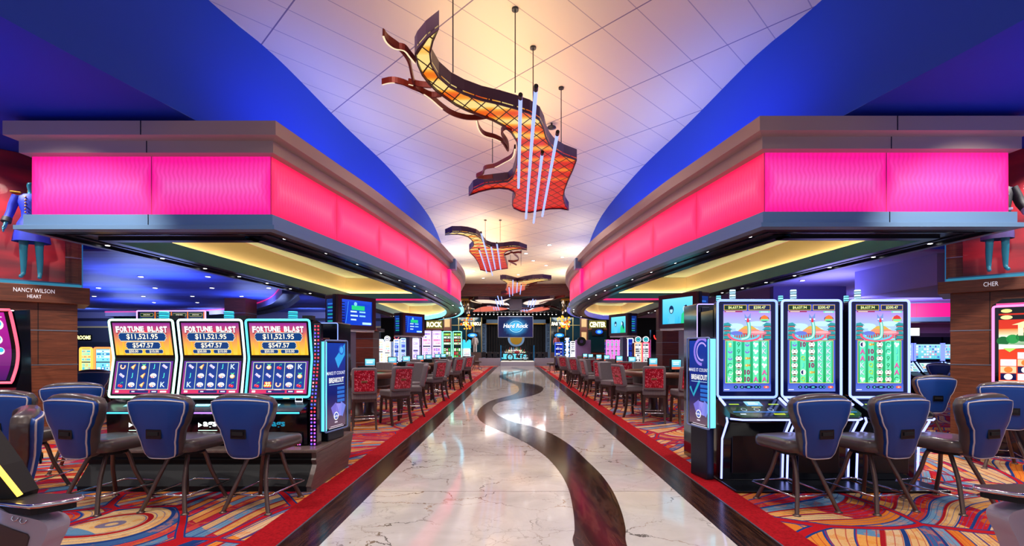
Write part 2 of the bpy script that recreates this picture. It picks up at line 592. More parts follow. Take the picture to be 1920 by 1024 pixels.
def catmull(pts, n=6, closed=False):
    out = []
    k = len(pts)
    rng = range(k) if closed else range(k - 1)
    for i in rng:
        p0 = pts[(i - 1) % k] if (closed or i > 0) else pts[i]
        p1 = pts[i]
        p2 = pts[(i + 1) % k]
        p3 = pts[(i + 2) % k] if (closed or i + 2 < k) else p2
        for j in range(n):
            t = j / n
            out.append(tuple(0.5 * (2 * b + (c - a) * t + (2 * a - 5 * b + 4 * c - d) * t * t + (3 * b - a - 3 * c + d) * t ** 3)
                             for a, b, c, d in zip(p0, p1, p2, p3)))
    if not closed:
        out.append(tuple(pts[-1]))
    return out


# ---------------------------------------------------------------- flat drawings for screens, signs and lettering
_TXT = {}


def text_polys(s, bold=0.0):
    key = (s, bold)
    if key not in _TXT:
        cu = bpy.data.curves.new('t', 'FONT')
        cu.body = s
        cu.resolution_u = 2
        cu.offset = bold
        ob = bpy.data.objects.new('t', cu)
        me = bpy.data.meshes.new_from_object(ob)
        vs = [(v.co.x, v.co.y) for v in me.vertices]
        fs = [tuple(p.vertices) for p in me.polygons]
        bpy.data.objects.remove(ob)
        bpy.data.meshes.remove(me)
        bpy.data.curves.remove(cu)
        if not vs:
            vs, fs = [(0, 0), (.01, 0), (0, .01)], []
        xs, ys = [v[0] for v in vs], [v[1] for v in vs]
        _TXT[key] = (vs, fs, min(xs), max(xs), min(ys), max(ys))
    return _TXT[key]


class Disp:
    """drawing in the plane x (right), y (up); each new shape lies a hair in front of the last layer"""
    def __init__(self):
        self.items = []

    def poly(self, pts, c, L=1):
        c = C(c) if isinstance(c, str) else c
        tri = tessellate_polygon([[Vector((p[0], p[1], 0)) for p in pts]])
        self.items.append((list(pts), [tuple(t) for t in tri], c, L))

    def rect(self, x0, y0, x1, y1, c, L=1, top=None):
        c = C(c) if isinstance(c, str) else c
        if top is not None:
            t = C(top) if isinstance(top, str) else top
            c = [c, c, t, t]
        self.items.append(([(x0, y0), (x1, y0), (x1, y1), (x0, y1)], [(0, 1, 2, 3)], c, L))

    def circ(self, cx, cy, r, c, L=1, ry=None, n=14):
        ry = ry or r
        self.items.append(([(cx + r * math.cos(2 * PI * i / n), cy + ry * math.sin(2 * PI * i / n)) for i in range(n)], [tuple(range(n))],
                           C(c) if isinstance(c, str) else c, L))

    def arc(self, cx, cy, r, w, a0, a1, c, L=1, n=14, ry=None):
        k = (ry or r) / r
        self.line([(cx + r * math.cos(a0 + (a1 - a0) * i / n), cy + k * r * math.sin(a0 + (a1 - a0) * i / n)) for i in range(n + 1)], w, c, L)

    def line(self, pts, w, c, L=1):
        vs, fs = [], []
        k = len(pts)
        for i in range(k):
            a, b = pts[max(i - 1, 0)], pts[min(i + 1, k - 1)]
            dx, dy = b[0] - a[0], b[1] - a[1]
            d = math.hypot(dx, dy) or 1
            nx, ny = -dy / d * w / 2, dx / d * w / 2
            vs += [(pts[i][0] + nx, pts[i][1] + ny), (pts[i][0] - nx, pts[i][1] - ny)]
        fs = [(2 * i, 2 * i + 1, 2 * i + 3, 2 * i + 2) for i in range(k - 1)]
        self.items.append((vs, fs, C(c) if isinstance(c, str) else c, L))

    def frame(self, x0, y0, x1, y1, w, c, L=1):
        self.rect(x0, y0, x1, y0 + w, c, L)
        self.rect(x0, y1 - w, x1, y1, c, L)
        self.rect(x0, y0, x0 + w, y1, c, L)
        self.rect(x1 - w, y0, x1, y1, c, L)

    def text(self, s, cx, cy, h, c, L=2, bold=0.01, w=None, mirror=False, shear=0.0, rot=0.0):
        vs, fs, x0, x1, y0, y1 = text_polys(s, bold)
        k = h / max(y1 - y0, 1e-6)
        kx = k if w is None else w / max(x1 - x0, 1e-6)
        out = []
        for x, y in vs:
            X = (x - (x0 + x1) / 2) * kx + shear * (y - y0) * k
            Y = (y - (y0 + y1) / 2) * k
            if mirror:
                X = -X
            if rot:
                X, Y = X * math.cos(rot) - Y * math.sin(rot), X * math.sin(rot) + Y * math.cos(rot)
            out.append((cx + X, cy + Y))
        self.items.append((out, fs, C(c) if isinstance(c, str) else c, L))

    def to(self, mb, mp, m='screen', step=0.0015):
        """mp(x, y, d) -> 3-D point; d = distance out of the face"""
        for vs, fs, c, L in self.items:
            mb.add([mp(x, y, L * step) for x, y in vs], fs, m, col=c)
        return mb

    def build(self, name, parent, mp, m='screen', step=0.0015):
        return self.to(MB(), mp, m, step).build(name, parent)


def face_y(x0, y0, z0, tilt=0.0):
    """a drawing plane that faces -Y, its origin at (x0,y0,z0), leaning back by tilt"""
    ct, st = math.cos(tilt), math.sin(tilt)
    return lambda x, y, d: (x0 + x, y0 - d * ct + y * st, z0 + y * ct + d * st)


def face_dir(o, right, normal):
    o, r, n = Vector(o), Vector(right).normalized(), Vector(normal).normalized()
    u = n.cross(r)
    if u.z < 0:
        u = -u
    return lambda x, y, d: tuple(o + r * x + u * y + n * d)


def resample_u(path):
    L = [0.0]
    for a, b in zip(path[:-1], path[1:]):
        L.append(L[-1] + math.dist(a, b))
    return L


def sweep(mb, path, prof, m, closed=False, smooth=False, outward=1.0, mfn=None, uv=False):
    """sweep profile points (offset, z) along a plan path with mitred corners"""
    k = len(path)
    nor = []
    for i in range(k):
        ds = []
        if closed or i > 0:
            a, b = path[(i - 1) % k], path[i]
            ds.append(((b[0] - a[0]), (b[1] - a[1])))
        if closed or i < k - 1:
            a, b = path[i], path[(i + 1) % k]
            ds.append(((b[0] - a[0]), (b[1] - a[1])))
        ns = []
        for dx, dy in ds:
            d = math.hypot(dx, dy)
            ns.append((dy / d * outward, -dx / d * outward))
        if len(ns) == 1:
            nor.append(ns[0])
        else:
            sx, sy = ns[0][0] + ns[1][0], ns[0][1] + ns[1][1]
            dd = max(0.25, (sx * sx + sy * sy) / 2)
            nor.append((sx / dd, sy / dd))
    us = resample_u(list(path) + ([path[0]] if closed else []))
    for i in range(k if closed else k - 1):
        i2 = (i + 1) % k
        for (o0, z0), (o1, z1) in zip(prof[:-1], prof[1:]):
            vs = []
            for ii, (o, z) in ((i, (o0, z0)), (i2, (o0, z0)), (i2, (o1, z1)), (i, (o1, z1))):
                vs.append((path[ii][0] + nor[ii][0] * o, path[ii][1] + nor[ii][1] * o, z))
            uu = [(us[i], z0), (us[i + 1], z0), (us[i + 1], z1), (us[i], z1)] if uv else None
            mb.add(vs, [(0, 1, 2, 3)], mfn(i) if mfn else m, smooth, uvs=uu)
    return mb
# ================================================================ the hall: floor, walkway, bulkheads, ceilings
XL, XR = -1.49, 1.69
YN, YF = -2.5, 41.5

fl = MB().box((0, 26, -0.05), (60, 62, 0.1), 'carpet')
struct('floor', fl)
struct('walkway', MB().box(((XL + XR) / 2, (YN + 46) / 2, 0.003), (XR - XL, 46 - YN, 0.006), 'marble'))
b = MB()
b.box((XL - 0.16, (YN + YF) / 2, 0.003), (0.32, YF - YN, 0.006), 'border')
struct('walkway_border_left', b)
b = MB()
b.box((XR + 0.17, (YN + YF) / 2, 0.003), (0.34, YF - YN, 0.006), 'border')
struct('walkway_border_right', b)
struct('carpet_border_left', MB().box((XL - 0.47, (YN + YF) / 2, 0.004), (0.30, YF - YN, 0.008), 'red'))
struct('carpet_border_right', MB().box((XR + 0.475, (YN + YF) / 2, 0.004), (0.27, YF - YN, 0.008), 'red'))
struct('trim_1', MB().box((XL - 0.32, (YN + YF) / 2, 0.005), (0.012, YF - YN, 0.010), 'steel').box((XR + 0.34, (YN + YF) / 2, 0.005), (0.012, YF - YN, 0.010), 'steel'))

# winding dark stone inlay, traced on the floor plane
def ground(px, py):
    k = 1.5 / (py - 655.0)
    return ((px - 966.0) * k, 900.0 * k)

inl_l = [(1075.7, 1023.8), (1077.4, 996), (1075, 961), (1065.6, 917.5), (1048, 884.7), (1021.9, 856), (986.9, 832), (951.9, 814.7), (921.3, 801.6),
         (901.6, 790.6), (895, 779.7), (896.9, 770.5), (905.1, 761.7), (918.8, 752.8), (936.6, 747.3), (958.4, 741.8), (969.4, 736.4), (972.8, 730.9),
         (970.7, 724.8), (963.9, 720), (950.2, 714.5), (940.6, 710.4), (936.1, 707), (937.9, 704.2), (947.5, 701.5), (961.2, 699), (973.4, 696.7),
         (976.2, 695), (969.4, 693), (958.4, 690.6), (960, 689)]
inl_r = [(1175, 1023.8), (1172.8, 991.9), (1164, 957), (1148.8, 921.9), (1126.9, 891), (1100.6, 865), (1070, 836.6), (1035, 814.7), (1000, 801.6),
         (965, 792.8), (934.4, 779.7), (923.4, 768.7), (927, 760.3), (936.6, 754.8), (953, 751.4), (976.2, 747.3), (996.7, 742.5), (1011.8, 737.1),
         (1018.6, 730.9), (1017.2, 726.8), (1007.7, 722.7), (988.5, 719.3), (969.4, 715.9), (955.7, 711.8), (948.2, 707.7), (948.9, 704.9),
         (958.4, 702.2), (979, 697.4), (992.6, 694.4), (988.5, 693.3), (976, 691.7), (968, 690.6), (973, 688.8)]
gl = [(0.40, 1.8), (0.52, 3.0)] + [ground(*p) for p in inl_l]
gr = [(0.70, 1.8), (0.82, 3.0)] + [ground(*p) for p in inl_r]
pl = catmull(gl, 4)
pr = catmull(gr, 4)
struct('walkway_inlay', MB().prism(pl + pr[::-1], 0.004, 0.0085, 'inlay'))

# ---- bulkheads: a ring of soffit with a back-lit band over each block of games
BH = [(-7.05, 7.0), (-3.56, 7.0), (-3.3, 8.4), (-3.08, 9.6), (-2.75, 12.0), (-2.5, 14.2), (-2.38, 16.4), (-2.3, 18.6), (-2.35, 20.6),
      (-2.65, 23.0), (-3.3, 25.6), (-4.5, 28.0)]
side = catmull([p for p in BH[1:]], 4)
ring_l = [BH[0]] + side + [(-6.6, 28.6), (-6.4, 17.0)]
# subdivide the front edge so that its panels are flat and even
LOWER = [(0.0, 3.45), (0.06, 3.45), (0.06, 3.30), (0.13, 3.28), (0.13, 3.22), (0.0, 3.21)]
SOFF = [(0.0, 3.21), (-0.08, 3.20), (-0.08, 3.245), (-0.24, 3.245), (-0.24, 3.225), (-0.30, 3.225), (-0.30, 3.245), (-0.5, 3.245), (-0.5, 3.20), (-0.65, 3.20)]
INBAND = [(-0.65, 3.20), (-0.65, 3.45), (-0.40, 3.45)]
INWALL = [(-0.40, 3.45), (-0.40, 4.02)]
CORN = [(0.0, 4.31), (0.09, 4.33), (0.09, 4.50), (0.20, 4.54), (0.20, 4.74), (-0.75, 4.74)]


def bulkhead(sx, dy, name):
    path = [(x * -sx, y + dy) for x, y in ring_l]
    out = 1.0 if sx < 0 else -1.0
    root = bpy.data.objects.new(name, None)
    COL.objects.link(root)
    root['kind'] = 'structure'
    nside = len(side)

    def far(i):
        return path[i][1] > 19.5 and i <= nside
    m = MB()
    sweep(m, path, [(0.0, 3.44), (0.0, 4.32)], None, True, outward=out, uv=True, mfn=lambda i: 'pink_front' if i == 0 or i >= nside else 'pink_side')
    m.build('light_panel', root)
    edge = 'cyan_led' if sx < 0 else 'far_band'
    m = MB()
    sweep(m, path, LOWER, None, True, outward=out, mfn=lambda i: edge if far(i) else 'metal_band')
    m.build('lower_band', root)
    sweep(MB(), path, SOFF, 'dark_soffit', True, outward=out).build('soffit', root)
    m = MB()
    sweep(m, path, INBAND, None, True, outward=out, mfn=lambda i: edge if far(i) else 'teal_lit_band')
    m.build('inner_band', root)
    sweep(MB(), path, INWALL, 'cream', True, outward=out).build('cove_wall', root)
    sweep(MB(), path, [(-0.49, 3.452), (-0.465, 3.466), (-0.44, 3.452)], 'yellow_led', True, outward=out).build('cove_light', root)
    sweep(MB(), path, CORN, 'cornice', True, outward=out).build('cornice', root)
    # blue lamp strip lying on the cornice, washing the ceiling cove above
    sweep(MB(), path[1:nside + 1], [(-0.28, 4.75), (-0.20, 4.79), (-0.12, 4.75)], 'blue_led', False, outward=out).build('uplight', root)
    # coffer ceiling
    inner = MB()
    sweep(inner, path, [(-0.41, 4.02), (-0.40, 4.02)], 'cofceil', True, outward=out)
    pts = [inner.v[4 * i] for i in range(len(path))]
    MB().prism([(p[0], p[1]) for p in pts], 4.02, 4.06, 'cofceil').build('coffer_ceiling', root)
    # beam across the coffer
    xa, xb = 6.6 * sx, 2.95 * sx
    yb = 17.2 + dy
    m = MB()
    m.box(((xa + xb) / 2, yb, 3.325), (abs(xa - xb), 0.9, 0.25), 'teal_lit_band')
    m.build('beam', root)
    MB().box(((xa + xb) / 2, yb, 3.73), (abs(xa - xb), 0.45, 0.56), 'cream').build('beam_wall', root)
    MB().box(((xa + xb) / 2, yb - 0.27, 3.458), (abs(xa - xb) - 0.2, 0.05, 0.012), 'yellow_led').box(((xa + xb) / 2, yb + 0.27, 3.458), (abs(xa - xb) - 0.2, 0.05, 0.012), 'yellow_led').build('beam_light', root)
    MB().box(((xa + xb) / 2, yb - 0.455, 3.23), (abs(xa - xb) - 0.1, 0.03, 0.05), 'magenta_led').build('beam_strip', root)
    # bracket and bright strip where the round end begins
    i = min(range(1, nside), key=lambda k: abs(path[k][1] - (17.2 + dy)))
    bx, by = path[i]
    MB().box((bx - 0.03 * sx, by, 3.9), (0.10, 0.34, 0.92), 'magenta_led').build('end_strip', root)
    MB().box((bx - 0.10 * sx, by, 4.48), (0.34, 0.42, 0.36), 'metal_band').build('bracket', root)
    # seam lines of the cornice
    m = MB()
    fx = (path[0][0] + path[1][0]) / 2
    m.box((fx, path[0][1] - 0.201, 4.64), (0.012, 0.006, 0.2), 'black')
    m.box((fx, path[0][1] - 0.091, 4.415), (0.012, 0.006, 0.17), 'black')
    m.box((fx, path[0][1] - 0.061, 3.375), (0.010, 0.006, 0.15), 'black')
    m.build('seam', root)
    return path, out


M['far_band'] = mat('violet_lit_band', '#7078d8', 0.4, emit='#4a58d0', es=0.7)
M['magenta_led'] = mat('magenta_led_strip', '#ff40a0', 0.4, emit='#ff1470', es=1.0)
path_left, out_left = bulkhead(-1, 0.0, 'bulkhead_left')
path_right, out_right = bulkhead(1, -0.14, 'bulkhead_right')


# recessed lamps in the bulkhead soffits
def downlight(name, label, group, r=0.055):
    m = MB()
    m.lathe([(r * 1.35, 0.0), (r * 1.35, -0.012), (r, -0.012)], m='steel', n=14)
    m.lathe([(r, -0.006), (r * 0.95, -0.016), (r * 0.5, -0.019)], m='lamp', n=14)
    o = m.build(name)
    return tag(o, label, 'ceiling light', group)


def along(path, step, off, out, closed=True):
    pts = list(path) + ([path[0]] if closed else [])
    d = step * 0.5
    res = []
    acc = 0.0
    for a, b in zip(pts[:-1], pts[1:]):
        L = math.dist(a, b)
        if L < 1e-6:
            continue
        ux, uy = (b[0] - a[0]) / L, (b[1] - a[1]) / L
        nx, ny = uy * out, -ux * out
        while d <= acc + L:
            t = d - acc
            res.append((a[0] + ux * t + nx * off, a[1] + uy * t + ny * off))
            d += step
        acc += L
    return res


dl0 = None
for path, out, word in ((path_left, out_left, 'left'), (path_right, out_right, 'right')):
    src = None
    for x, y in along(path, 1.15, -0.16, out):
        if y > 27 or (y > 16 and int(y * 10) % 3):
            continue
        lab = 'small white downlight in the dark soffit of the %s pink bulkhead' % word
        grp = 'downlights under the %s bulkhead' % word
        if src is None:
            src = downlight('recessed_downlight', lab, grp, 0.035)
            o = src
        else:
            o = src.copy()
            COL.objects.link(o)
        o.location = (x, y, 3.248)

# ---- main ceiling with 45 degree tiles, blue coves down to the dark soffits
def interp(tab, y):
    if y <= tab[0][1]:
        return tab[0][0]
    for (x0, y0), (x1, y1) in zip(tab[:-1], tab[1:]):
        if y <= y1:
            return x0 + (x1 - x0) * (y - y0) / (y1 - y0)
    return tab[-1][0]

TOPC = catmull([(5.3, -3.0), (4.95, 2.0), (4.6, 5.0), (4.25, 7.0), (4.0, 8.1), (3.76, 10.4), (3.36, 13.6), (3.2, 18.8), (3.9, 26.7), (5.0, 31.0), (6.5, 36.0)], 5)
BOTC = catmull([(6.2, -3.0), (5.6, 2.0), (5.18, 4.82), (4.63, 7.23), (4.25, 9.5), (3.95, 12.0), (3.65, 15.0), (3.6, 19.0), (4.3, 25.0), (5.6, 30.0), (7.0, 36.0)], 5)
ys = [-3 + 0.5 * i for i in range(79)]
ZC, ZS = 6.4, 4.85
m = MB()
vs, fs = [], []
for y in ys:
    x = interp(TOPC, y)
    vs += [(-x, y, ZC), (x, y, ZC)]
fs = [(2 * i, 2 * i + 1, 2 * i + 3, 2 * i + 2) for i in range(len(ys) - 1)]
m.add(vs, fs, 'tiles')
struct('ceiling', m)
for sx, word in ((-1, 'left'), (1, 'right')):
    m = MB()
    def fn(u, v, sx=sx):
        y = ys[0] + (ys[-1] - ys[0]) * u
        xt, xb = interp(TOPC, y), interp(BOTC, y)
        s = v * v * (3 - 2 * v) * 0.25 + v * 0.75
        return (sx * (xb + (xt - xb) * s), y, ZS + (ZC - ZS) * v)
    m.grid(fn, 110, 8, 'blue_paint')
    struct('ceiling_cove_%s' % word, m)
    m = MB()
    vs = []
    for y in ys:
        vs += [(sx * interp(BOTC, y), y, ZS), (sx * 16, y, ZS)]
    m.add(vs, [(2 * i, 2 * i + 1, 2 * i + 3, 2 * i + 2) for i in range(len(ys) - 1)], 'blue_dark')
    struct('ceiling_soffit_%s' % word, m)

# hall ceiling lamps
src = None
for x, y in [p for p in HALL_LAMPS_AND_FILL if p[1] > 20] + [(0.55, 24.5), (1.0, 26.5), (2.5, 25.5), (-0.6, 26.0), (2.9, 29.5), (-2.6, 30.0), (0.2, 31.5)]:
    if src is None:
        src = downlight('ceiling_downlight', 'small round downlight flush in the cream tiled ceiling', 'downlights in the tiled ceiling', 0.09)
        o = src
    else:
        o = src.copy()
        COL.objects.link(o)
    o.location = (x, y, ZC - 0.002)

t = MB()
t.lathe([(.02, .12), (.02, .05), (.09, .04), (.10, .015), (.07, 0.0), (.02, -.01)], (0, 0, 0), 'gunmetal', 18)
o = t.build('ceiling_speaker_dome')
o.location = (.79, 10.4, ZC - .12)
tag(o, 'small dark dome on a stub hanging from the cream tiles beside the largest lamp', 'ceiling device')

# ---- low blue ceilings beside the bulkheads
struct('ceiling_low_left', MB().prism([(-24, 9.3), (-6.55, 9.3), (-6.5, 29), (-24, 29)], 3.40, 3.44, 'blue_low'))
struct('ceiling_low_right', MB().prism([(24, 9.3), (6.55, 9.3), (6.5, 29), (24, 29)], 3.40, 3.44, 'lav'))
src = None
for i in range(6):
    for j in range(5):
        x, y = -7.6 - 1.75 * i - 0.4 * (j % 2), 10.2 + 2.3 * j
        if x < -15.5:
            continue
        if src is None:
            src = downlight('low_ceiling_downlight', 'small white downlight in the low blue ceiling', 'downlights in the low blue ceiling', 0.06)
            o = src
        else:
            o = src.copy()
            COL.objects.link(o)
        o.location = (x, y, 3.398)
src = None
for x, y in ((7.3, 11.2), (7.3, 12.8), (7.9, 13.2), (12.9, 14.2), (14.2, 15.8), (10.2, 12.6), (9.4, 15.2), (11.8, 17.5)):
    if src is None:
        src = downlight('lavender_ceiling_downlight', 'small white downlight in the low lavender ceiling', 'downlights in the low lavender ceiling', 0.06)
        o = src
    else:
        o = src.copy()
        COL.objects.link(o)
    o.location = (x, y, 3.398)
for x, y in ((-9, 12), (-12.5, 15), (-9, 17), (-15, 19)):
    light('low_ceiling_fill', 'AREA', (x, y, 2.55), 55, (0.30, 0.40, 1.0), 1.6, rot=(PI, 0, 0))  # added unseen uplights that brighten the low blue ceiling
for x, y in ((8.2, 12.4), (12.5, 15.5), (15, 18)):
    light('low_ceiling_fill', 'AREA', (x, y, 2.5), 60, (0.40, 0.36, 1.0), 1.6, rot=(PI, 0, 0))  # more added uplights, under the lavender ceiling

# curved drop in the low left ceiling with a pink lamp line
cp = catmull([(-20.5, 24.0), (-17, 23.6), (-14, 22.6), (-11.5, 20.6), (-9, 17.6), (-6.9, 14.2)], 6)
m = MB()
sweep(m, cp, [(0, 3.40), (0, 3.15), (-0.5, 3.15)], 'lav', outward=1.0)
sweep(m, cp, [(0.03, 3.38), (0.03, 3.35)], 'magenta_led', outward=1.0)
sweep(m, cp, [(-0.02, 3.145), (-0.45, 3.14), (-0.5, 3.0)], 'dark_soffit', outward=1.0)
struct('ceiling_drop_left', m)

for x, y in ((-20, 22.0), (-14.5, 22.0), (-9.5, 22.0)):
    light('wall_fill', 'AREA', (x, y, 3.2), 50, (0.72, 0.80, 1.0), 1.2, rot=(1.15, 0, 0))  # added lights that brighten the banded back wall
for x, y in ((12.5, 17.5), (16.5, 17.0)):
    light('wall_fill', 'AREA', (x, y, 3.2), 45, (0.85, 0.80, 1.0), 1.2, rot=(1.15, 0, 0))  # added in the same way for the right back wall
# ---- walls
m = MB()
zb = [(0.0, 1.87, '#26304c'), (1.87, 2.60, '#3a4466'), (2.60, 2.68, '#d8c89a'), (2.68, 2.94, '#5866b0'), (2.94, 3.09, '#2a2e58'), (3.09, 3.42, '#7a82c8')]
for z0, z1, c in zb:
    nm = 'band_' + c[1:]
    M[nm] = mat(nm, c, 0.6)
    m.box((-15.6, 24.6, (z0 + z1) / 2), (17.4, 0.1, z1 - z0), nm)
struct('wall_back_left', m)
struct('wall_left', MB().box((-24, 26, 2.4), (0.2, 64, 4.8), 'lav_dark'))
struct('wall_right', MB().box((24, 26, 2.4), (0.2, 64, 4.8), 'lav_dark'))
struct('wall_inner_right', MB().box((8.9, 14.6, 2.3), (2.2, 0.2, 2.2), 'lav_dark'))
struct('ceiling_drop_right', MB().box((11.3, 10.65, 3.085), (5.9, 2.3, 0.63), 'lav'))
struct('wall_back', MB().box((0, 57, 3.2), (50, 0.2, 6.4), 'blackm'))
m = MB()
for z0, z1, c in [(0.0, 2.2, '#46406a'), (2.2, 2.45, '#8a80b8'), (2.45, 2.62, '#6a7a90'), (2.62, 2.80, '#8aa0b4')]:
    nm = 'band_' + c[1:]
    M[nm] = mat(nm, c, 0.6)
    m.box((16.6, 21.0, (z0 + z1) / 2), (14, 0.2, z1 - z0), nm)
struct('wall_back_right', m)
m = MB()
sweep(m, [(11.2, 20.6), (20.6, 18.6)], [(0.0, 2.80), (0.0, 3.36)], 'pink_front', outward=1.0, uv=True)
sweep(m, [(11.2, 20.6), (20.6, 18.6)], [(0.0, 3.36), (0.1, 3.36), (0.1, 3.6)], 'metal_band', outward=1.0)
sweep(m, [(11.2, 20.6), (20.6, 18.6)], [(0.0, 2.80), (0.08, 2.80), (0.08, 2.62), (-0.6, 2.60)], 'metal_band', outward=1.0)
for v in range(0):
    pass
struct('bulkhead_far_right', m)
# round timber posts of the hall
def wood_column(name, x, y, w, d, z1, zs=(), mt='wood_red'):
    m = MB()
    m.box((x, y, z1 / 2), (w, d, z1), mt)
    for z in zs:
        m.box((x, y, z), (w + 0.012, d + 0.012, 0.014), 'steel')
    return struct(name, m)
wood_column('column_timber_far_left', -10.4, 18.2, 0.78, 0.78, 3.40, (2.0, 2.6, 2.85))
wood_column('column_timber_pit_left', -5.05, 16.2, 0.72, 0.72, 2.1, (1.05, 1.55, 1.85))
m = MB().box((-5.0, 16.15, 2.15), (0.95, 0.95, 0.10), 'wood_red')
struct('column_cap_pit_left', m)
wood_column('column_timber_pit_right', 5.95, 18.0, 1.1, 0.8, 3.0, (1.3, 1.75, 2.2))

# hall end: timber fascia, dark low ceiling behind it
m = MB()
for k in range(7):
    m.box((0, 36.0, 5.46 + 0.134 * (k + 0.5)), (15, 0.2, 0.126), 'wood_red')
m.box((0, 36.06, 5.93), (15, 0.16, 0.94), 'blackm')
struct('trim_2', m)
struct('ceiling_far', MB().box((0, 46.5, 5.52), (40, 21, 0.1), 'blackm'))
# ================================================================ slot chairs
M['vinyl'] = mat('taupe_vinyl', '#4e4442', 0.28, coat=0.2)
M['blue_shell'] = mat('dark_blue_fabric_shell', '#084090', 0.42)
M['piping'] = mat('pale_piping', '#c9c2c4', 0.4)


def interp1(tab, t):
    for (t0, v0), (t1, v1) in zip(tab[:-1], tab[1:]):
        if t <= t1:
            s = (t - t0) / (t1 - t0)
            s = s * s * (3 - 2 * s)
            return v0 + (v1 - v0) * s
    return tab[-1][1]

# half width of the back against height (0 = bottom edge, 1 = top edge)
BACKW = [(0.0, 0.135), (0.05, 0.158), (0.25, 0.178), (0.45, 0.205), (0.62, 0.262), (0.80, 0.298), (0.92, 0.302), (1.0, 0.272)]


def back_pt(s, t, off):
    """s across -1..1, t up 0..1, off = distance behind the cushion face"""
    w = interp1(BACKW, t)
    x = s * w
    z = 0.50 + 0.575 * t
    if t > 0.85:
        z -= 0.035 * abs(s) ** 3 * ((t - 0.85) / 0.15)
    if t < 0.1:
        z += 0.03 * abs(s) ** 4 * (1 - t / 0.1)
    y = -0.235 - 0.075 * t + 0.30 * x * x + 0.05 * max(0.0, abs(s) - 0.6) - off - 0.02 * math.sin(PI * t)
    return (x, y, z)


def slab(front_off, back_off, inset=0.0, m=None, nu=14, nv=14, mb=None, top=1.0):
    mb = mb or MB()
    F = [[back_pt(-1 + 2 * i / nu, top * j / nv, front_off) for i in range(nu + 1)] for j in range(nv + 1)]
    B = [[back_pt((-1 + 2 * i / nu) * (1 - inset), (inset * 0.3 + (1 - inset) * j / nv) * (top if top > 1 else 1), back_off) for i in range(nu + 1)] for j in range(nv + 1)]
    vs = [p for r in F for p in r] + [p for r in B for p in r]
    n = nu + 1
    o = n * (nv + 1)
    fs = []
    for j in range(nv):
        for i in range(nu):
            a = j * n + i
            fs.append((a, a + 1, a + n + 1, a + n))
            fs.append((o + a, o + a + n, o + a + n + 1, o + a + 1))
    for i in range(nu):
        fs.append((i, o + i, o + i + 1, i + 1))
        a = nv * n + i
        fs.append((a, a + 1, o + a + 1, o + a))
    for j in range(nv):
        a = j * n
        fs.append((a, a + n, o + a + n, o + a))
        a = j * n + nu
        fs.append((a, o + a, o + a + n, a + n))
    mb.add(vs, fs, m, True)
    return mb


def make_slot_chair(label, group):
    t = thing('slot_chair', label, 'chair', group=group)
    # cushion of the back, thick and rolled
    slab(-0.06, 0.052, 0.0, 'vinyl', top=1.055).build('back_cushion', t, subsurf=1)
    slab(0.046, 0.070, 0.09, 'blue_shell').build('back_shell', t)
    edge = []
    N = 14
    for i in range(N + 1):
        edge.append(back_pt((-1 + 2 * i / N) * 0.935, 0.022, 0.066))
    for j in range(1, N):
        edge.append(back_pt(0.935, 0.022 + 0.925 * j / N, 0.066))
    for i in range(N, -1, -1):
        edge.append(back_pt((-1 + 2 * i / N) * 0.935, 0.947, 0.066))
    for j in range(N - 1, 0, -1):
        edge.append(back_pt(-0.935, 0.022 + 0.925 * j / N, 0.066))
    MB().tube(edge, 0.0065, 'piping', 6, closed=True).build('piping', t)
    h = MB()
    p = back_pt(0, 0.42, 0.075)
    h.box((p[0], p[1] + 0.002, p[2]), (0.150, 0.014, 0.088), 'black')
    hd = h.build('grab_handle', t, bevel=0.012)
    MB().box((p[0], p[1] - 0.007, p[2] + 0.004), (0.105, 0.010, 0.030), 'blackm').build('slot', hd)
    # seat
    s = MB()
    out = []
    for x, y in catmull([(-0.20, -0.21), (0.20, -0.21), (0.255, 0.0), (0.245, 0.25), (0.12, 0.30), (-0.12, 0.30), (-0.245, 0.25), (-0.255, 0.0)], 5, True):
        out.append((x, y))
    rings = [(0.90, 0.545), (0.99, 0.555), (1.0, 0.60), (0.985, 0.635), (0.93, 0.655), (0.7, 0.66)]
    vs, fs = [], []
    n = len(out)
    for k, z in rings:
        vs += [(x * k, 0.04 + (y - 0.04) * k, z - 0.03 * max(0, (y - 0.1)) * (1 if z > 0.6 else 0)) for x, y in out]
    for r in range(len(rings) - 1):
        for i in range(n):
            i2 = (i + 1) % n
            fs.append((r * n + i, r * n + i2, (r + 1) * n + i2, (r + 1) * n + i))
    s.add(vs, fs, 'vinyl', True)
    s.add(vs, [tuple(range(n - 1, -1, -1)), tuple((len(rings) - 1) * n + i for i in range(n))], 'vinyl')
    s.build('seat', t)
    MB().lathe([(0.15, 0.50), (0.15, 0.545)], (0, 0.02, 0), 'blackm', 16).build('swivel', t)
    for sx in (-1, 1):
        for sy in (-1, 1):
            L = MB()
            pth = catmull([(sx * 0.085, sy * 0.085 + 0.02, 0.52), (sx * 0.10, sy * 0.115 + 0.02, 0.46), (sx * 0.135, sy * 0.165, 0.30), (sx * 0.185, sy * 0.225, 0.12), (sx * 0.222, sy * 0.262, 0.008)], 5)
            L.tube(pth, [0.019] * len(pth), 'bronze', 10)
            L.lathe([(0.034, 0.0), (0.034, 0.006), (0.022, 0.014)], (sx * 0.222, sy * 0.262, 0), 'bronze', 14)
            L.build('leg', t)
    fr = [(-0.19, -0.20), (0.19, -0.20), (0.20, 0.0), (0.215, 0.33), (0.18, 0.37), (-0.18, 0.37), (-0.215, 0.33), (-0.20, 0.0)]
    MB().tube([(x, y, 0.15) for x, y in fr], 0.0095, 'chrome', 8, closed=True).build('footrest', t)
    return t


CH0 = make_slot_chair('blue-backed slot chair at the leftmost of the three flame screens', 'slot chairs with blue backs')
CH0.location = (-3.93, 4.62, 0)
CH0.rotation_euler = (0, 0, -0.20)


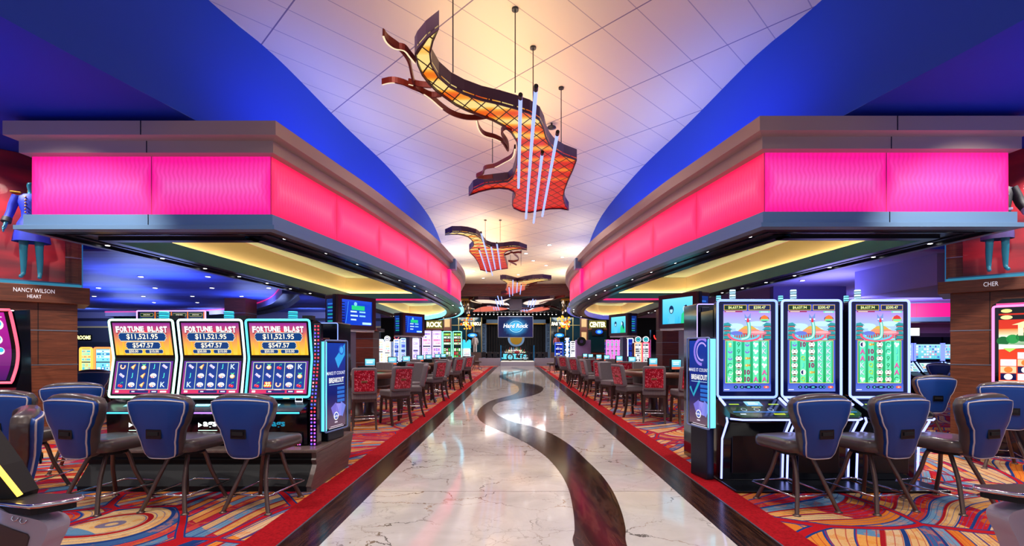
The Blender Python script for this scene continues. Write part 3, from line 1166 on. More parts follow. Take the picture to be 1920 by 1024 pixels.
def chair(x, y, rz, label, scale=None):
    return copy_tree(CH0, (x, y, 0), rz, label, scale=scale)

chair(-3.185, 4.64, -0.12, 'blue-backed slot chair at the middle of the three flame screens')
chair(-2.43, 4.64, -0.12, 'blue-backed slot chair at the flame screen next to the red carpet border')
chair(-5.10, 5.0, 0.12, 'blue-backed slot chair in front of the red-framed curved screen')
chair(-5.5, 6.05, 0.55, 'slot chair half hidden behind the leftmost chair of the flame bank')
chair(-8.47, 9.8, 0.35, 'dark blue slot chair in front of the small orange-edged slot machine')
chair(-3.62, 3.15, 2.36, 'brown slot chair seen from its cushion side behind the close corner with the yellow light')
chair(2.70, 4.62, 0.20, 'blue-backed slot chair at the tall green screen next to the red carpet border')
chair(3.43, 4.64, 0.22, 'blue-backed slot chair at the middle of the three tall green screens')
chair(4.19, 4.64, 0.26, 'blue-backed slot chair at the outer one of the three tall green screens')
chair(6.22, 6.16, -0.5, 'blue-backed slot chair in front of the pink-framed tall screen')
chair(6.55, 7.75, -0.1, 'blue-backed slot chair between the tall screens and the walnut column')
chair(12.55, 14.4, -0.3, 'dark blue slot chair in front of the distant blue screens')
chair(-2.75, 34.5, -1.2, 'dark slot chair alone at the far left end of the carpet')
chair(2.32, 30.2, 1.2, 'dark slot chair at the far right end of the table stools')

# ================================================================ table stools
g = NT('striped_grey_fabric', rough=0.8)
q_ = g.sep(g.coord('Object'))
g.link(g.ramp(g.math('FRACT', g.math('MULTIPLY', q_[0], 30.0)), [(0.0, '#6e6468'), (0.5, '#8a8084'), (0.62, '#4a4348'), (0.85, '#7a7074')], 'CONSTANT'), 'Base Color')
M['stripe'] = g.m
M['grey_fabric'] = mat('grey_fabric', '#7c757c', 0.8)
g = NT('red_sequins', rough=0.3, metal=0.3, color='#b0102c')
sq_ = g.n('ShaderNodeTexVoronoi', ins={'Vector': g.mapping(g.coord(), scale=(1, 0.01, 1)), 'Scale': 58.0})
sv_ = g.sep(sq_.outputs['Color'])[0]
g.link(g.ramp(sv_, [(0.0, '#86081e'), (0.35, '#b80f32'), (0.72, '#d01840'), (0.96, '#ff98b0')]), 'Base Color')
M['sequin'] = g.m
M['brass'] = mat('antique_brass', '#8a6a48', 0.35, 0.8)


def make_stool(label, group):
    t = thing('table_stool', label, 'stool', group=group)
    b = MB()
    # back: upholstered frame, leaning back
    def P(x, z, y):
        return (x, -0.20 - 0.10 * (z - 0.68) / 0.48 + y, z)
    def rr(w, z0, z1, r, n=5):
        pts = []
        for cx, cz, a0 in ((w - r, z1 - r, 0), (-w + r, z1 - r, PI / 2), (-w + r, z0 + r, PI), (w - r, z0 + r, 1.5 * PI)):
            for i in range(n + 1):
                a = a0 + PI / 2 * i / n
                pts.append((cx + r * math.cos(a), cz + r * math.sin(a)))
        return pts
    o = rr(0.225, 0.67, 1.16, 0.05)
    rings = [(0.93, 0.048), (1.0, 0.03), (1.0, -0.03), (0.94, -0.045)]
    vs, fs = [], []
    n = len(o)
    for k, y in rings:
        vs += [P(x * k, 0.915 + (z - 0.915) * k, y) for x, z in o]
    for r in range(len(rings) - 1):
        for i in range(n):
            i2 = (i + 1) % n
            fs.append((r * n + i, r * n + i2, (r + 1) * n + i2, (r + 1) * n + i))
    b.add(vs, fs, 'grey_fabric', True)
    b.add(vs, [tuple(range(n))], 'stripe')
    b.add(vs, [tuple((len(rings) - 1) * n + i for i in range(n))], 'grey_fabric')
    bk = b.build('backrest', t)
    pn = MB()
    o2 = rr(0.178, 0.72, 1.11, 0.012, 2)
    vs = [P(x, z, -0.056) for x, z in o2] + [P(x, z, -0.04) for x, z in o2]
    n = len(o2)
    pn.add(vs, [tuple(range(n))], 'sequin')
    pn.add(vs, [(i, (i + 1) % n, n + (i + 1) % n, n + i) for i in range(n)], 'sequin')
    pn.build('sequin_panel', bk)
    h = MB()
    c = P(0, 0.90, -0.06)
    h.box((0, c[1], c[2]), (0.11, 0.02, 0.035), 'brass')
    h.build('back_handle', bk, bevel=0.004)
    MB().box((0, 0.03, 0.62), (0.46, 0.46, 0.13), 'stripe').build('seat', t, bevel=0.03, seg=3)
    MB().box((0, 0.03, 0.535), (0.42, 0.42, 0.05), 'wood_leg').build('seat_frame', t)
    for sx in (-1, 1):
        for sy in (-1, 1):
            L = MB()
            yb = 0.03 + sy * 0.19
            sp = 0.10 if sy < 0 else 0.03
            pth = catmull([(sx * 0.195, yb, 0.52), (sx * 0.20, yb + sy * 0.01, 0.34), (sx * 0.205, yb + sy * sp * 0.45, 0.15), (sx * 0.212, yb + sy * sp, 0.0)], 3)
            vs, fs = [], []
            for i, (x, y, z) in enumerate(pth):
                w = 0.024 - 0.006 * i / len(pth)
                vs += [(x - w, y - w, z), (x + w, y - w, z), (x + w, y + w, z), (x - w, y + w, z)]
            k = len(pth)
            for i in range(k - 1):
                for j in range(4):
                    j2 = (j + 1) % 4
                    fs.append((4 * i + j, 4 * i + j2, 4 * i + 4 + j2, 4 * i + 4 + j))
            fs += [(0, 1, 2, 3), (4 * k - 4, 4 * k - 3, 4 * k - 2, 4 * k - 1)]
            L.add(vs, fs, 'wood_leg')
            L.build('leg', t)
    for sy in (-1, 1):
        MB().tube([(-0.20, 0.03 + sy * 0.215, 0.2), (0.20, 0.03 + sy * 0.215, 0.2)], 0.010, 'chrome', 8).build('stretcher', t)
    for sx in (-1, 1):
        MB().tube([(sx * 0.204, -0.185, 0.25), (sx * 0.204, 0.235, 0.25)], 0.010, 'chrome', 8).build('stretcher', t)
    return t


M['felt'] = mat('green_table_felt', '#2f9a80', 0.9)
M['rim'] = mat('brown_padded_rim', '#6b4434', 0.4)


def make_table(label, group):
    """half-round card table, straight dealer side along y at x=0, players on +x"""
    t = thing('card_table', label, 'gaming table', group=group)
    arc = [(1.0 * math.cos(a), 1.08 * math.sin(a)) for a in [(-PI / 2 + PI * i / 24) for i in range(25)]]
    top = [(x * 0.9, y * 0.9) for x, y in arc] + [(-0.12, 0.97), (-0.12, -0.97)]
    MB().prism(top, 0.90, 0.945, 'felt').build('felt_top', t)
    MB().tube([(x * 0.95, y * 0.95, 0.945) for x, y in arc], 0.062, 'rim', 10).build('padded_rim', t)
    ap = [(x * 0.78, y * 0.80) for x, y in arc] + [(-0.08, 0.86), (-0.08, -0.86)]
    MB().prism(ap, 0.72, 0.905, 'wood_leg').build('apron', t)
    for yy in (-0.4, 0.4):
        MB().lathe([(0.26, 0.0), (0.26, 0.04), (0.12, 0.08), (0.10, 0.4), (0.13, 0.72)], (0.22, yy, 0), 'wood_leg', 18).build('leg', t)
    tr = MB().box((-0.02, 0, 0.96), (0.16, 0.6, 0.03), 'blackm')
    cols = ['#d8d8e0', '#c83040', '#2f8a50', '#202028', '#7848a0', '#e0b040', '#3868c8', '#d86030']
    for k, c in enumerate(cols):
        nm = 'chip_' + c[1:]
        if nm not in M:
            M[nm] = mat(nm, c, 0.4)
        for j in range(5):
            tr.lathe([(0.022, 0.0), (0.022, 0.010)], (-0.07 + 0.0 * j + 0.026 * j - 0.0, -0.25 + 0.071 * k, 0.975), nm, 8)
    tr.build('chip_tray', t)
    # small lit signs on stems at both ends of the dealer side
    for yy in (-0.86, 0.86):
        sg = MB().box((0.10, yy, 1.17), (0.26, 0.06, 0.24), 'black', 0.25)
        sg.tube([(0.10, yy, 0.94), (0.10, yy, 1.06)], 0.012, 'black', 6)
        sgo = sg.build('limit_sign', t, bevel=0.01)
        for fx in (1, -1):
            d = Disp()
            d.rect(-0.11, -0.10, 0.11, 0.10, '#1890b8', 0, '#8fe8ff')
            d.rect(-0.11, -0.10, 0.11, -0.05, '#e06848', 1)
            d.rect(-0.08, 0.0, 0.06, 0.02, '#ffffff', 1)
            d.rect(-0.08, 0.04, 0.07, 0.06, '#e8ffff', 1)
            rv = Vector((math.cos(.25), math.sin(.25), 0)) * fx
            nv = Vector((rv.y, -rv.x, 0))
            d.build('display', sgo, face_dir(Vector((0.10, yy, 1.17)) + nv * .037, rv, nv), step=0.001)
    MB().box((0.16, 0.50, 1.02), (0.30, 0.24, 0.20), 'black').build('card_shuffler', t, bevel=0.02)
    sh = MB().box((-0.02, 0.62, 1.03), (0.2, 0.26, 0.16), 'black', taper=0.7)
    sh.build('card_shoe', t, bevel=0.01)
    return t


TB0 = None
TBY = {-1: [10.55, 14.35, 18.3, 22.2], 1: [11.2, 15.1, 19.0, 22.9]}
ORD = ['nearest the camera', 'second from the camera', 'third from the camera', 'farthest from the camera']
for sx, word in ((-1, 'left'), (1, 'right')):
    for k, y in enumerate(TBY[sx]):
        lab = 'half-round green felt card table %s of the walkway, %s' % (word, ORD[k])
        if TB0 is None:
            TB0 = make_table(lab, 'card tables %s of the walkway' % word)
            o = TB0
        else:
            o = copy_tree(TB0, label=lab, group='card tables %s of the walkway' % word)
        o.location = (sx * 3.55, y, 0)
        o.rotation_euler = (0, 0, 0 if sx < 0 else PI)

ST0 = None
NTH = ['first', 'second', 'third', 'fourth', 'fifth']


def stool(x, y, cx, cy, label, group, jit=0.0):
    global ST0
    a = math.atan2(cy - y, cx - x) - PI / 2 + jit
    if ST0 is None:
        ST0 = make_stool(label, group)
        o = ST0
        o.location = (x, y, 0)
        o.rotation_euler = (0, 0, a)
    else:
        o = copy_tree(ST0, (x, y, 0), a, label, group)
    return o

TW = ['nearest', 'second', 'third', 'farthest']
SPOTS = {-1: [[(-2.86, 9.12), (-2.42, 9.72), (-2.30, 10.75)],
              [(-2.75, 12.95), (-2.36, 13.75), (-2.28, 14.6)],
              [(-2.7, 17.0), (-2.32, 17.75), (-2.3, 18.7)],
              [(-2.6, 20.85), (-2.3, 21.6), (-2.3, 22.6)]],
         1: [[(3.45, 9.72), (2.88, 9.95), (2.56, 10.85)],
             [(3.12, 13.62), (2.62, 14.05), (2.42, 15.1)],
             [(2.75, 17.35), (2.46, 18.4), (2.40, 19.3)],
             [(2.62, 21.45), (2.40, 22.2), (2.36, 23.1)]]}
for sx, word in ((-1, 'left'), (1, 'right')):
    for k in range(4):
        for j, (x, y) in enumerate(SPOTS[sx][k]):
            stool(x, y, sx * 3.35, TBY[sx][k], 'red-sequin-backed stool, %s from the camera at the %s card table %s of the walkway' % (NTH[j], TW[k], word),
                  'stools at the card tables %s of the walkway' % word, jit=rnd.uniform(-0.12, 0.12))

for sx, word in ((-1, 'left'), (1, 'right')):
    for k in range(4):
        for j, (dx, dy) in enumerate(((1.0, 1.35), (.15, 1.50))):
            stool(sx * (3.55 - dx), TBY[sx][k] + dy + .12, sx * 3.35, TBY[sx][k], 'stool showing its striped front behind the %s %s card table, nearer the %s' % (TW[k], word, ('red border', 'dealer')[j]),
                  'stools at the card tables %s of the walkway' % word, jit=rnd.uniform(-0.1, 0.1))
# ================================================================ television pillars over the dealers
M['tv_frame'] = mat('plum_tv_housing', '#3a2430', 0.4)


def tv_left(d, w, h):
    d.rect(-w, -h, w, h, '#0a1a8a', 0, '#1a4ad0')
    d.poly([(-0.8 * w, -h), (-0.55 * w, 0.85 * h), (0.85 * w, 0.7 * h), (w, -0.7 * h), (0.9 * w, -h)], '#1040c8', 1)
    for i in range(8):
        d.rect(-0.98 * w, -0.85 * h + i * 0.22 * h, -0.78 * w, -0.78 * h + i * 0.22 * h, '#08102c', 1)
    d.line([(-0.55 * w, 0.85 * h), (-0.72 * w, -0.9 * h)], 0.02 * w, '#50b0ff', 2)
    d.rect(-0.35 * w, 0.22 * h, 0.5 * w, 0.58 * h, '#22c880', 2)
    d.circ(-0.1 * w, 0.70 * h, 0.10 * w, '#80d0ff', 2)
    for i, (a, b_) in enumerate(((-0.42, -0.02), (-0.42, 0.05), (-0.40, -0.05))):
        d.rect(a * w, (0.02 - 0.32 * i) * h, b_ * w, (0.14 - 0.32 * i) * h, '#c8e8ff', 2)
        if i < 2:
            d.rect(0.15 * w, (0.02 - 0.32 * i) * h, 0.55 * w, (0.14 - 0.32 * i) * h, '#90d8ff', 2)
    d.rect(0.35 * w, -0.92 * h, 0.95 * w, -0.74 * h, '#b8ecff', 2)


def tv_right(d, w, h):
    d.rect(-w, -h, w, h, '#38b8e8', 0, '#70dcf8')
    # two people talking in a pale blue room
    d.poly([(-0.62 * w, -h), (-0.66 * w, -0.45 * h), (-0.50 * w, -0.22 * h), (-0.30 * w, -0.22 * h), (-0.16 * w, -0.45 * h), (-0.18 * w, -h)], '#58c4ec', 1)
    d.poly([(0.22 * w, -h), (0.26 * w, -0.3 * h), (0.42 * w, -0.08 * h), (0.66 * w, -0.05 * h), (0.82 * w, -0.4 * h), (0.86 * w, -h)], '#28c888', 1)
    d.circ(-0.40 * w, 0.12 * h, 0.155 * w, '#103058', 2, 0.33 * h)
    d.circ(-0.40 * w, 0.05 * h, 0.095 * w, '#a8dcf0', 3, 0.20 * h)
    d.rect(-0.49 * w, 0.14 * h, -0.31 * w, 0.26 * h, '#103058', 4)
    d.poly([(0.40 * w, 0.32 * h), (0.56 * w, 0.42 * h), (0.68 * w, 0.2 * h), (0.72 * w, -0.4 * h), (0.62 * w, -0.62 * h), (0.54 * w, -0.2 * h), (0.48 * w, 0.0)], '#0c2048', 2)
    d.circ(0.44 * w, 0.12 * h, 0.09 * w, '#b0e0f0', 3, 0.20 * h)
    d.line([(-0.55 * w, -h), (-0.6 * w, -0.55 * h)], 0.012 * w, '#2088b8', 3)
    d.line([(0.02 * w, -h), (0.10 * w, -0.45 * h)], 0.012 * w, '#2088b8', 3)


def tv_pillar(a, b, z0, z1, word, which, draw):
    """a = plan point of the near edge of the screen face, b = the far edge"""
    sx = -1 if a[0] < 0 else 1
    A, B = Vector((a[0], a[1], 0)), Vector((b[0], b[1], 0))
    W = (B - A).length
    dirv = (B - A).normalized()
    right = dirv if sx < 0 else -dirv
    nrm = Vector((right.y, -right.x, 0))
    mid = (A + B) / 2
    t = thing('television_pillar', 'boxed television on a grey post above the %s card table, %s side of the walkway' % (which, word), 'television',
              (0, 0, 0), group='television pillars')
    H = z1 - z0
    zc = (z0 + z1) / 2
    rz = math.atan2(right.y, right.x)
    D = 0.42
    c = mid - nrm * D / 2
    MB().box((c.x, c.y, zc), (W, D, H), 'tv_frame', rz).build('housing', t, bevel=0.02)
    k = MB()
    e = mid - nrm * 0.10
    k.box((e.x, e.y, zc), (W + 0.015, 0.10, H + 0.012), 'gunmetal', rz)
    k.build('trim_band', t)
    # front bezel and screen
    bz = MB()
    f = face_dir((mid.x, mid.y, zc), right, nrm)
    wi, hi = W / 2 - 0.11, H / 2 - 0.10
    for (x0, y0, x1, y1) in ((-W / 2, -H / 2, W / 2, -hi), (-W / 2, hi, W / 2, H / 2), (-W / 2, -hi, -wi, hi), (wi, -hi, W / 2, hi)):
        q = [f(x0, y0, 0), f(x1, y0, 0), f(x1, y1, 0), f(x0, y1, 0)]
        q2 = [f(x0, y0, 0.035), f(x1, y0, 0.035), f(x1, y1, 0.035), f(x0, y1, 0.035)]
        bz.add(q + q2, [(4, 5, 6, 7), (0, 1, 5, 4), (1, 2, 6, 5), (2, 3, 7, 6), (3, 0, 4, 7)], 'tv_frame')
    bz.build('bezel', t)
    d = Disp()
    draw(d, wi, hi)
    d.build('screen', t, lambda x, y, dd: f(x, y, dd + 0.004), step=0.002)
    # screen on the end that faces the walkway's mouth
    endc = A - nrm * D / 2 - dirv * 0.0
    f2 = face_dir((endc.x - dirv.x * 0.004, endc.y - dirv.y * 0.004, zc), nrm if sx < 0 else -nrm, -dirv)
    d = Disp()
    d.rect(-0.15, -hi, 0.15, hi, '#0a1a3a', 0, '#12307a')
    for i in range(6):
        d.rect(-0.11, -0.8 * hi + i * 0.27 * hi, 0.08, -0.68 * hi + i * 0.27 * hi, '#2f6ad0' if i % 2 else '#1c9a90', 1)
    d.build('side_screen', t, f2, step=0.002)
    tr = MB().box((c.x, c.y, z0 - 0.03), (W * 0.98, D * 0.95, 0.05), 'white', rz)
    tr.build('tray', t)
    p = MB().box((c.x, c.y, (z0 - 0.055) / 2), (0.17, 0.17, z0 - 0.055), 'steel', rz)
    p.build('post', t)
    return t

tv_pillar((-4.19, 11.3), (-3.61, 12.35), 1.99, 2.80, 'left', 'nearest', tv_left)
tv_pillar((-3.99, 17.0), (-3.42, 18.0), 2.0, 2.80, 'left', 'second', tv_left)
tv_pillar((4.27, 11.25), (3.70, 12.3), 2.03, 2.86, 'right', 'nearest', tv_right)
tv_pillar((4.05, 17.2), (3.58, 18.2), 2.0, 2.80, 'right', 'second', tv_right)
for w_ in (1,):
    pass
# ================================================================ drawings of the game screens
def lerp(a, b, t):
    return tuple(x + (y - x) * t for x, y in zip(a, b))


def plaque(d, cx, cy, w, h, s, th, L=3, fill='#0e3c78', edge='#d8e8d8'):
    """price plate with notched ends"""
    def shp(w, h):
        n = h * 0.30
        return [(cx - w / 2 + n, cy - h / 2), (cx + w / 2 - n, cy - h / 2), (cx + w / 2 - n * 0.5, cy - h * 0.2), (cx + w / 2, cy - h * 0.12), (cx + w / 2 - n * 0.6, cy),
                (cx + w / 2 - n * 0.2, cy + h * 0.15), (cx + w / 2 - n, cy + h / 2), (cx - w / 2 + n, cy + h / 2), (cx - w / 2 + n * 0.2, cy + h * 0.15),
                (cx - w / 2 + n * 0.6, cy), (cx - w / 2, cy - h * 0.12), (cx - w / 2 + n * 0.5, cy - h * 0.2)]
    d.poly(shp(w, h), edge, L)
    d.poly(shp(w - h * 0.10, h - h * 0.12), fill, L + 1)
    d.text(s, cx, cy, th, '#fff6dc', L + 2, 0.02)


def sym(d, k, x, y, r, L=3):
    """little reel symbols"""
    if k in 'JKAQ' or k == '10':
        c = {'J': '#58f0e0', 'K': '#d8ecff', 'A': '#f060b0', 'Q': '#b0f050', '10': '#a02060'}[k]
        d.text(k, x, y, r * 1.5, '#0a2a60', L, 0.05)
        d.text(k, x - r * 0.05, y + r * 0.04, r * 1.45, c, L + 1, 0.02)
    elif k == 'horseshoe':
        d.arc(x, y + r * 0.1, r * 0.62, r * 0.42, -1.35 * PI + 0.3, 0.35 * PI - 0.55, '#e88830', L, 12)
        d.arc(x, y + r * 0.1, r * 0.60, r * 0.24, -1.35 * PI + 0.3, 0.35 * PI - 0.55, '#fff0d0', L + 1, 12)
    elif k == 'dice':
        for dx, dy in ((-0.35, 0.25), (0.32, -0.22)):
            X, Y = x + dx * r, y + dy * r
            d.poly([(X - r * .5, Y), (X - r * .1, Y + r * .52), (X + r * .5, Y + r * .15), (X + r * .1, Y - r * .45)], '#f0e8ff', L)
            d.poly([(X - r * .5, Y), (X - r * .1, Y + r * .12), (X + r * .1, Y - r * .45)], '#b8a0f0', L + 1)
            d.circ(X + r * .08, Y + r * .12, r * .1, '#7a58d0', L + 2, n=8)
    elif k == 'cherry':
        d.line([(x - r * .35, y - r * .2), (x + r * .1, y + r * .6), (x + r * .45, y + r * .75)], r * .12, '#40c080', L)
        d.poly([(x + r * .2, y + r * .65), (x + r * .55, y + r * .3), (x + r * .6, y + r * .85)], '#20b090', L)
        for dx, dy in ((-.38, -.25), (.22, -.42)):
            d.circ(x + dx * r, y + dy * r, r * .40, '#f01838', L + 1)
            d.circ(x + (dx - .12) * r, y + (dy + .14) * r, r * .12, '#ffb0c0', L + 2, n=8)
    elif k == 'bell':
        d.poly([(x - r * .75, y - r * .1), (x + r * .5, y + r * .8), (x + r * .65, y + r * .55), (x + r * .1, y - r * .85), (x - r * .25, y - r * .6)], '#f0a030', L)
        d.poly([(x - r * .45, y + r * .0), (x + r * .4, y + r * .62), (x + r * .05, y - r * .5), (x - r * .2, y - r * .4)], '#fff0b0', L + 1)
    elif k == 'bag':
        d.circ(x, y - r * .2, r * .72, '#f0a840', L, r * .62)
        d.circ(x - r * .05, y - r * .15, r * .55, '#fff4d8', L + 1, r * .46)
        d.poly([(x - r * .25, y + r * .35), (x - r * .6, y + r * .85), (x, y + r * .65), (x + r * .6, y + r * .9), (x + r * .3, y + r * .35)], '#58d890', L + 1)
    elif k == 'chips':
        d.circ(x, y, r * .92, '#ffffff', L, r * .68)
        d.circ(x, y - r * .12, r * .45, '#d8c8c0', L + 1, r * .25)
        for dx, dy, c in ((-.6, -.35, '#f02840'), (-.1, -.5, '#f04838'), (.5, -.3, '#3858d0'), (.2, .35, '#c0d0f0'), (-.4, .3, '#f0d0b0')):
            d.circ(x + dx * r, y + dy * r, r * .17, c, L + 2, n=8)
    elif k == 'blaze':
        d.rect(x - r, y - r * .8, x + r, y + r * .8, '#f04818', L)
        for i in range(5):
            d.circ(x + r * (-.8 + .4 * i), y + r * (.5 if i % 2 else -.3), r * .3, '#ffe060', L + 1)
        d.text('7', x - r * .3, y, r * 1.1, '#fff8d0', L + 2, .04)
        d.text('7', x + r * .4, y, r * 1.1, '#fff8d0', L + 2, .04)
    elif k == 'coinq':
        d.circ(x, y + r * .1, r * .45, '#d8f080', L)
        d.circ(x, y + r * .15, r * .25, '#fff4c0', L + 1)
        d.rect(x - r * .4, y - r * .7, x + r * .4, y - r * .45, '#f0a060', L + 1)
    elif k == 'bowl':
        d.arc(x, y + r * .1, r * .5, r * .35, PI, 2 * PI, '#8860d8', L, 8)
        d.circ(x, y + r * .4, r * .18, '#6890e8', L, n=8)
    elif k == 'nine':
        d.arc(x, y + r * .2, r * .35, r * .22, 0, 2 * PI, '#1c9058', L, 10)
        d.line([(x + r * .35, y + r * .2), (x - r * .2, y - r * .7)], r * .22, '#1c9058', L)
    elif k == 'lantern':
        d.circ(x, y, r * .95, '#103020', L, r * .82)
        for dx in (-.45, .45):
            d.circ(x + dx * r, y, r * .46, '#f4fff0', L + 1, r * .62)
        d.rect(x - r * .12, y - r * .5, x + r * .12, y + r * .5, '#f4fff0', L + 1)
        d.rect(x - r * .75, y - r * .9, x + r * .75, y - r * .78, '#d02038', L + 1)
        for dx in (-.45, .45):
            d.circ(x + dx * r, y + r * .12, r * .15, '#184828', L + 2, n=8)
    elif k == 'fish':
        d.circ(x - r * .1, y, r * .6, '#d8a838', L, r * .38)
        d.poly([(x + r * .3, y), (x + r * .9, y + r * .5), (x + r * .9, y - r * .4)], '#b88828', L)
        d.circ(x - r * .3, y + r * .05, r * .2, '#fff0b0', L + 1, n=8)
    elif k == 'cloud':
        d.arc(x, y, r * .6, r * .25, .2 * PI, 1.2 * PI, '#0f9060', L, 8)
        d.arc(x + r * .2, y - r * .2, r * .5, r * .22, 1.1 * PI, 2.1 * PI, '#dff8e8', L + 1, 8)
    elif k == 'yin':
        d.circ(x, y, r * .85, '#f8f8ff', L)
        d.circ(x, y, r * .62, '#102860', L + 1)
        d.poly([(x + r * .55 * math.cos(a), y + r * .55 * math.sin(a)) for a in [-.5 * PI + PI * i / 8 for i in range(9)]], '#f8f8ff', L + 2)
    elif k == 'leaf':
        for dx, dy in ((-.4, .25), (.35, .1), (-.05, -.4)):
            d.circ(x + dx * r, y + dy * r, r * .36, '#f4f8ff', L)


def flame_top(d, w, h):
    """upper flame screen, origin at its centre"""
    pur, red, yel = C('#8a2a90'), C('#e0382a'), C('#ffd040')
    n = 8
    for i in range(n):
        for j in range(6):
            x0, x1 = -w + 2 * w * i / n, -w + 2 * w * (i + 1) / n
            y0, y1 = -h + 2 * h * j / 6, -h + 2 * h * (j + 1) / 6
            def col(x, y):
                t = (y + h) / (2 * h)
                sideg = abs(x) / w
                c = lerp(yel, red, min(1, t * 1.5)) if t < .66 else lerp(red, pur, (t - .66) / .34)
                return lerp(c, lerp(yel, pur, t), 0.55 * sideg)
            c4 = [col(x0, y0), col(x1, y0), col(x1, y1), col(x0, y1)]
            d.items.append(([(x0, y0), (x1, y0), (x1, y1), (x0, y1)], [(0, 1, 2, 3)], c4, 0))
    for i in range(9):
        fx = -w * .92 + 2 * w * .92 * i / 8
        if abs(fx) < w * .45:
            continue
        d.poly([(fx - w * .05, -h), (fx + w * .05, -h), (fx + w * .02 * (-1) ** i, -h * .1 + h * .25 * (i % 3))], '#ffb830', 1)
    # headline in an arch of fat white letters
    L = 'FORTUNE BLAST'
    wid = [0.9 if c == ' ' else 1.25 if c in 'N' else 1.1 for c in L]
    tot = sum(wid)
    X = -w * .90
    for c, k in zip(L, wid):
        cw = 2 * w * .90 * k / tot
        if c != ' ':
            xm = X + cw / 2
            cy = h * .60 + h * .03 * math.cos(xm / w * PI * .6)
            hh = h * .34 * (1.0 + .25 * (abs(xm) / w) ** 2)
            d.text(c, xm + w * .01, cy - h * .03, hh * 1.12, '#5a1040', 2, .05, w=cw * .98)
            d.text(c, xm, cy, hh, '#ffffff', 3, .05, w=cw * .92)
        X += cw
    d.poly([(-w * .28, h * .34), (w * .28, h * .34), (w * .12, h * .5), (-w * .12, h * .5)], '#f03020', 2)
    d.text('GRAND', 0, h * .40, h * .10, '#ffd8d0', 4)
    plaque(d, 0, h * .14, w * 1.72, h * .54, '$11,521.95', h * .38, 4)
    d.poly([(-w * .4, -h * .14), (w * .4, -h * .14), (w * .25, -h * .02), (-w * .25, -h * .02)], '#d82828', 2)
    d.text('MAJOR', 0, -h * .15, h * .07, '#c8e8ff', 6)
    plaque(d, 0, -h * .40, w * 1.26, h * .46, '$547.57', h * .34, 4)
    plaque(d, -w * .36, -h * .77, w * .66, h * .25, '$50.00', h * .18, 4)
    plaque(d, w * .36, -h * .77, w * .66, h * .25, '$10.00', h * .18, 4)


def flame_bottom(d, w, h, rows):
    d.rect(-w, -h, w, h, '#b82070', 0, '#5a2a98')
    d.rect(-w * .92, -h * .72, w * .92, h * .92, '#123a94', 1, '#0e2f80')
    for i in range(6):
        x = -w * .92 + 2 * w * .92 * i / 5
        d.rect(x - w * .008, -h * .72, x + w * .008, h * .92, '#d8f0c0', 2)
    d.rect(-w * .93, -h * .74, w * .93, -h * .71, '#d8f0c0', 2)
    d.rect(-w * .93, h * .90, w * .93, h * .93, '#d8f0c0', 2)
    for r in range(3):
        for c in range(5):
            sym(d, rows[r][c], -w * .92 + 2 * w * .92 * (c + .5) / 5, h * .92 - 1.64 * h * (r + .5) / 3, h * .215)
    d.rect(-w * .93, -h * .96, w * .93, -h * .78, '#d83060', 1)
    d.rect(-w * .9, -h * .92, -w * .78, -h * .80, '#ffffff', 2)
    d.rect(-w * .4, -h * .95, w * .25, -h * .79, '#14246a', 2)
    d.rect(-w * .33, -h * .90, -w * .22, -h * .83, '#e0e8ff', 3)
    d.rect(w * .32, -h * .95, w * .58, -h * .79, '#14246a', 2)
    d.rect(w * .37, -h * .90, w * .53, -h * .83, '#e0e8ff', 3)
    d.rect(w * .66, -h * .92, w * .88, -h * .82, '#ffe8f0', 2)
    d.rect(-w * .12, -h * .77, w * .12, -h * .73, '#ffe8f0', 3)


def led_dots(mb, pts, r, cols):
    for i, (p, c) in enumerate(zip(pts, cols)):
        mb.box(p, (r * 2, r, r * 2), 'led', col=c)


def ring_tube(mb, pts, r, col, m='led'):
    """rounded closed tube"""
    mb.tube(catmull_corners(pts), r, m, 8, closed=True, col=col)


def catmull_corners(pts, f=0.06):
    out = []
    k = len(pts)
    for i in range(k):
        a, b, c = Vector(pts[i - 1]), Vector(pts[i]), Vector(pts[(i + 1) % k])
        p, q = b + (a - b).normalized() * f * .5, b + (c - b).normalized() * f * .5
        for t in (0, .33, .67, 1):
            out.append(tuple(p * (1 - t) ** 2 + b * 2 * t * (1 - t) + q * t * t))
    return out


def candle(t, x, y, z, r=0.05, h=0.115, n=4, c='#2fb8d8', name='signal_lamp'):
    m = MB()
    m.lathe([(r * .5, -.03), (r * .5, 0.0)], (x, y, z), 'black', 12)
    for i in range(n):
        z0 = z + h * i / n
        m.lathe([(r * 1.05, 0.0), (r * 1.05, h / n * .35), (r * .9, h / n * .38), (r * .9, h / n)], (x, y, z0), 'led', 14, col=C(c, .9 if i % 2 else .45))
        m.lathe([(r * 1.08, 0.0), (r * 1.08, h / n * .3)], (x, y, z0), 'navy_gloss', 14)
    return m.build(name, t)


# ================================================================ the bank of three flame machines on its plinth
PX0, PX1 = -4.62, -2.14
prof = [(5.06, 0.0), (5.06, 0.05), (5.04, 0.06), (5.15, 0.19), (5.20, 0.26), (5.17, 0.31), (5.19, 0.335), (5.18, 0.39), (6.30, 0.39), (6.29, 0.335), (6.27, 0.31),
        (6.24, 0.26), (6.24, 0.19), (6.14, 0.06), (6.12, 0.0)]
pl_t = thing('machine_plinth', 'long dark plinth with taupe curved end under the three flame machines', 'plinth', (0, 0, 0))
MB().prism([(y, z) for y, z in prof], PX0, PX1 - 0.05, 'blackm', axis='x').build('body', pl_t)
MB().prism([(y - (0.02 if y < 5.6 else -0.02), z) for y, z in prof], PX1 - 0.05, PX1, 'wood_taupe', axis='x').build('end_panel', pl_t, bevel=0.006)
MB().box(((PX0 + PX1) / 2, 5.72, 0.405), (PX1 - PX0 + 0.03, 1.18, 0.035), 'wood_taupe').build('top_board', pl_t, bevel=0.008)
PZ = 0.4225

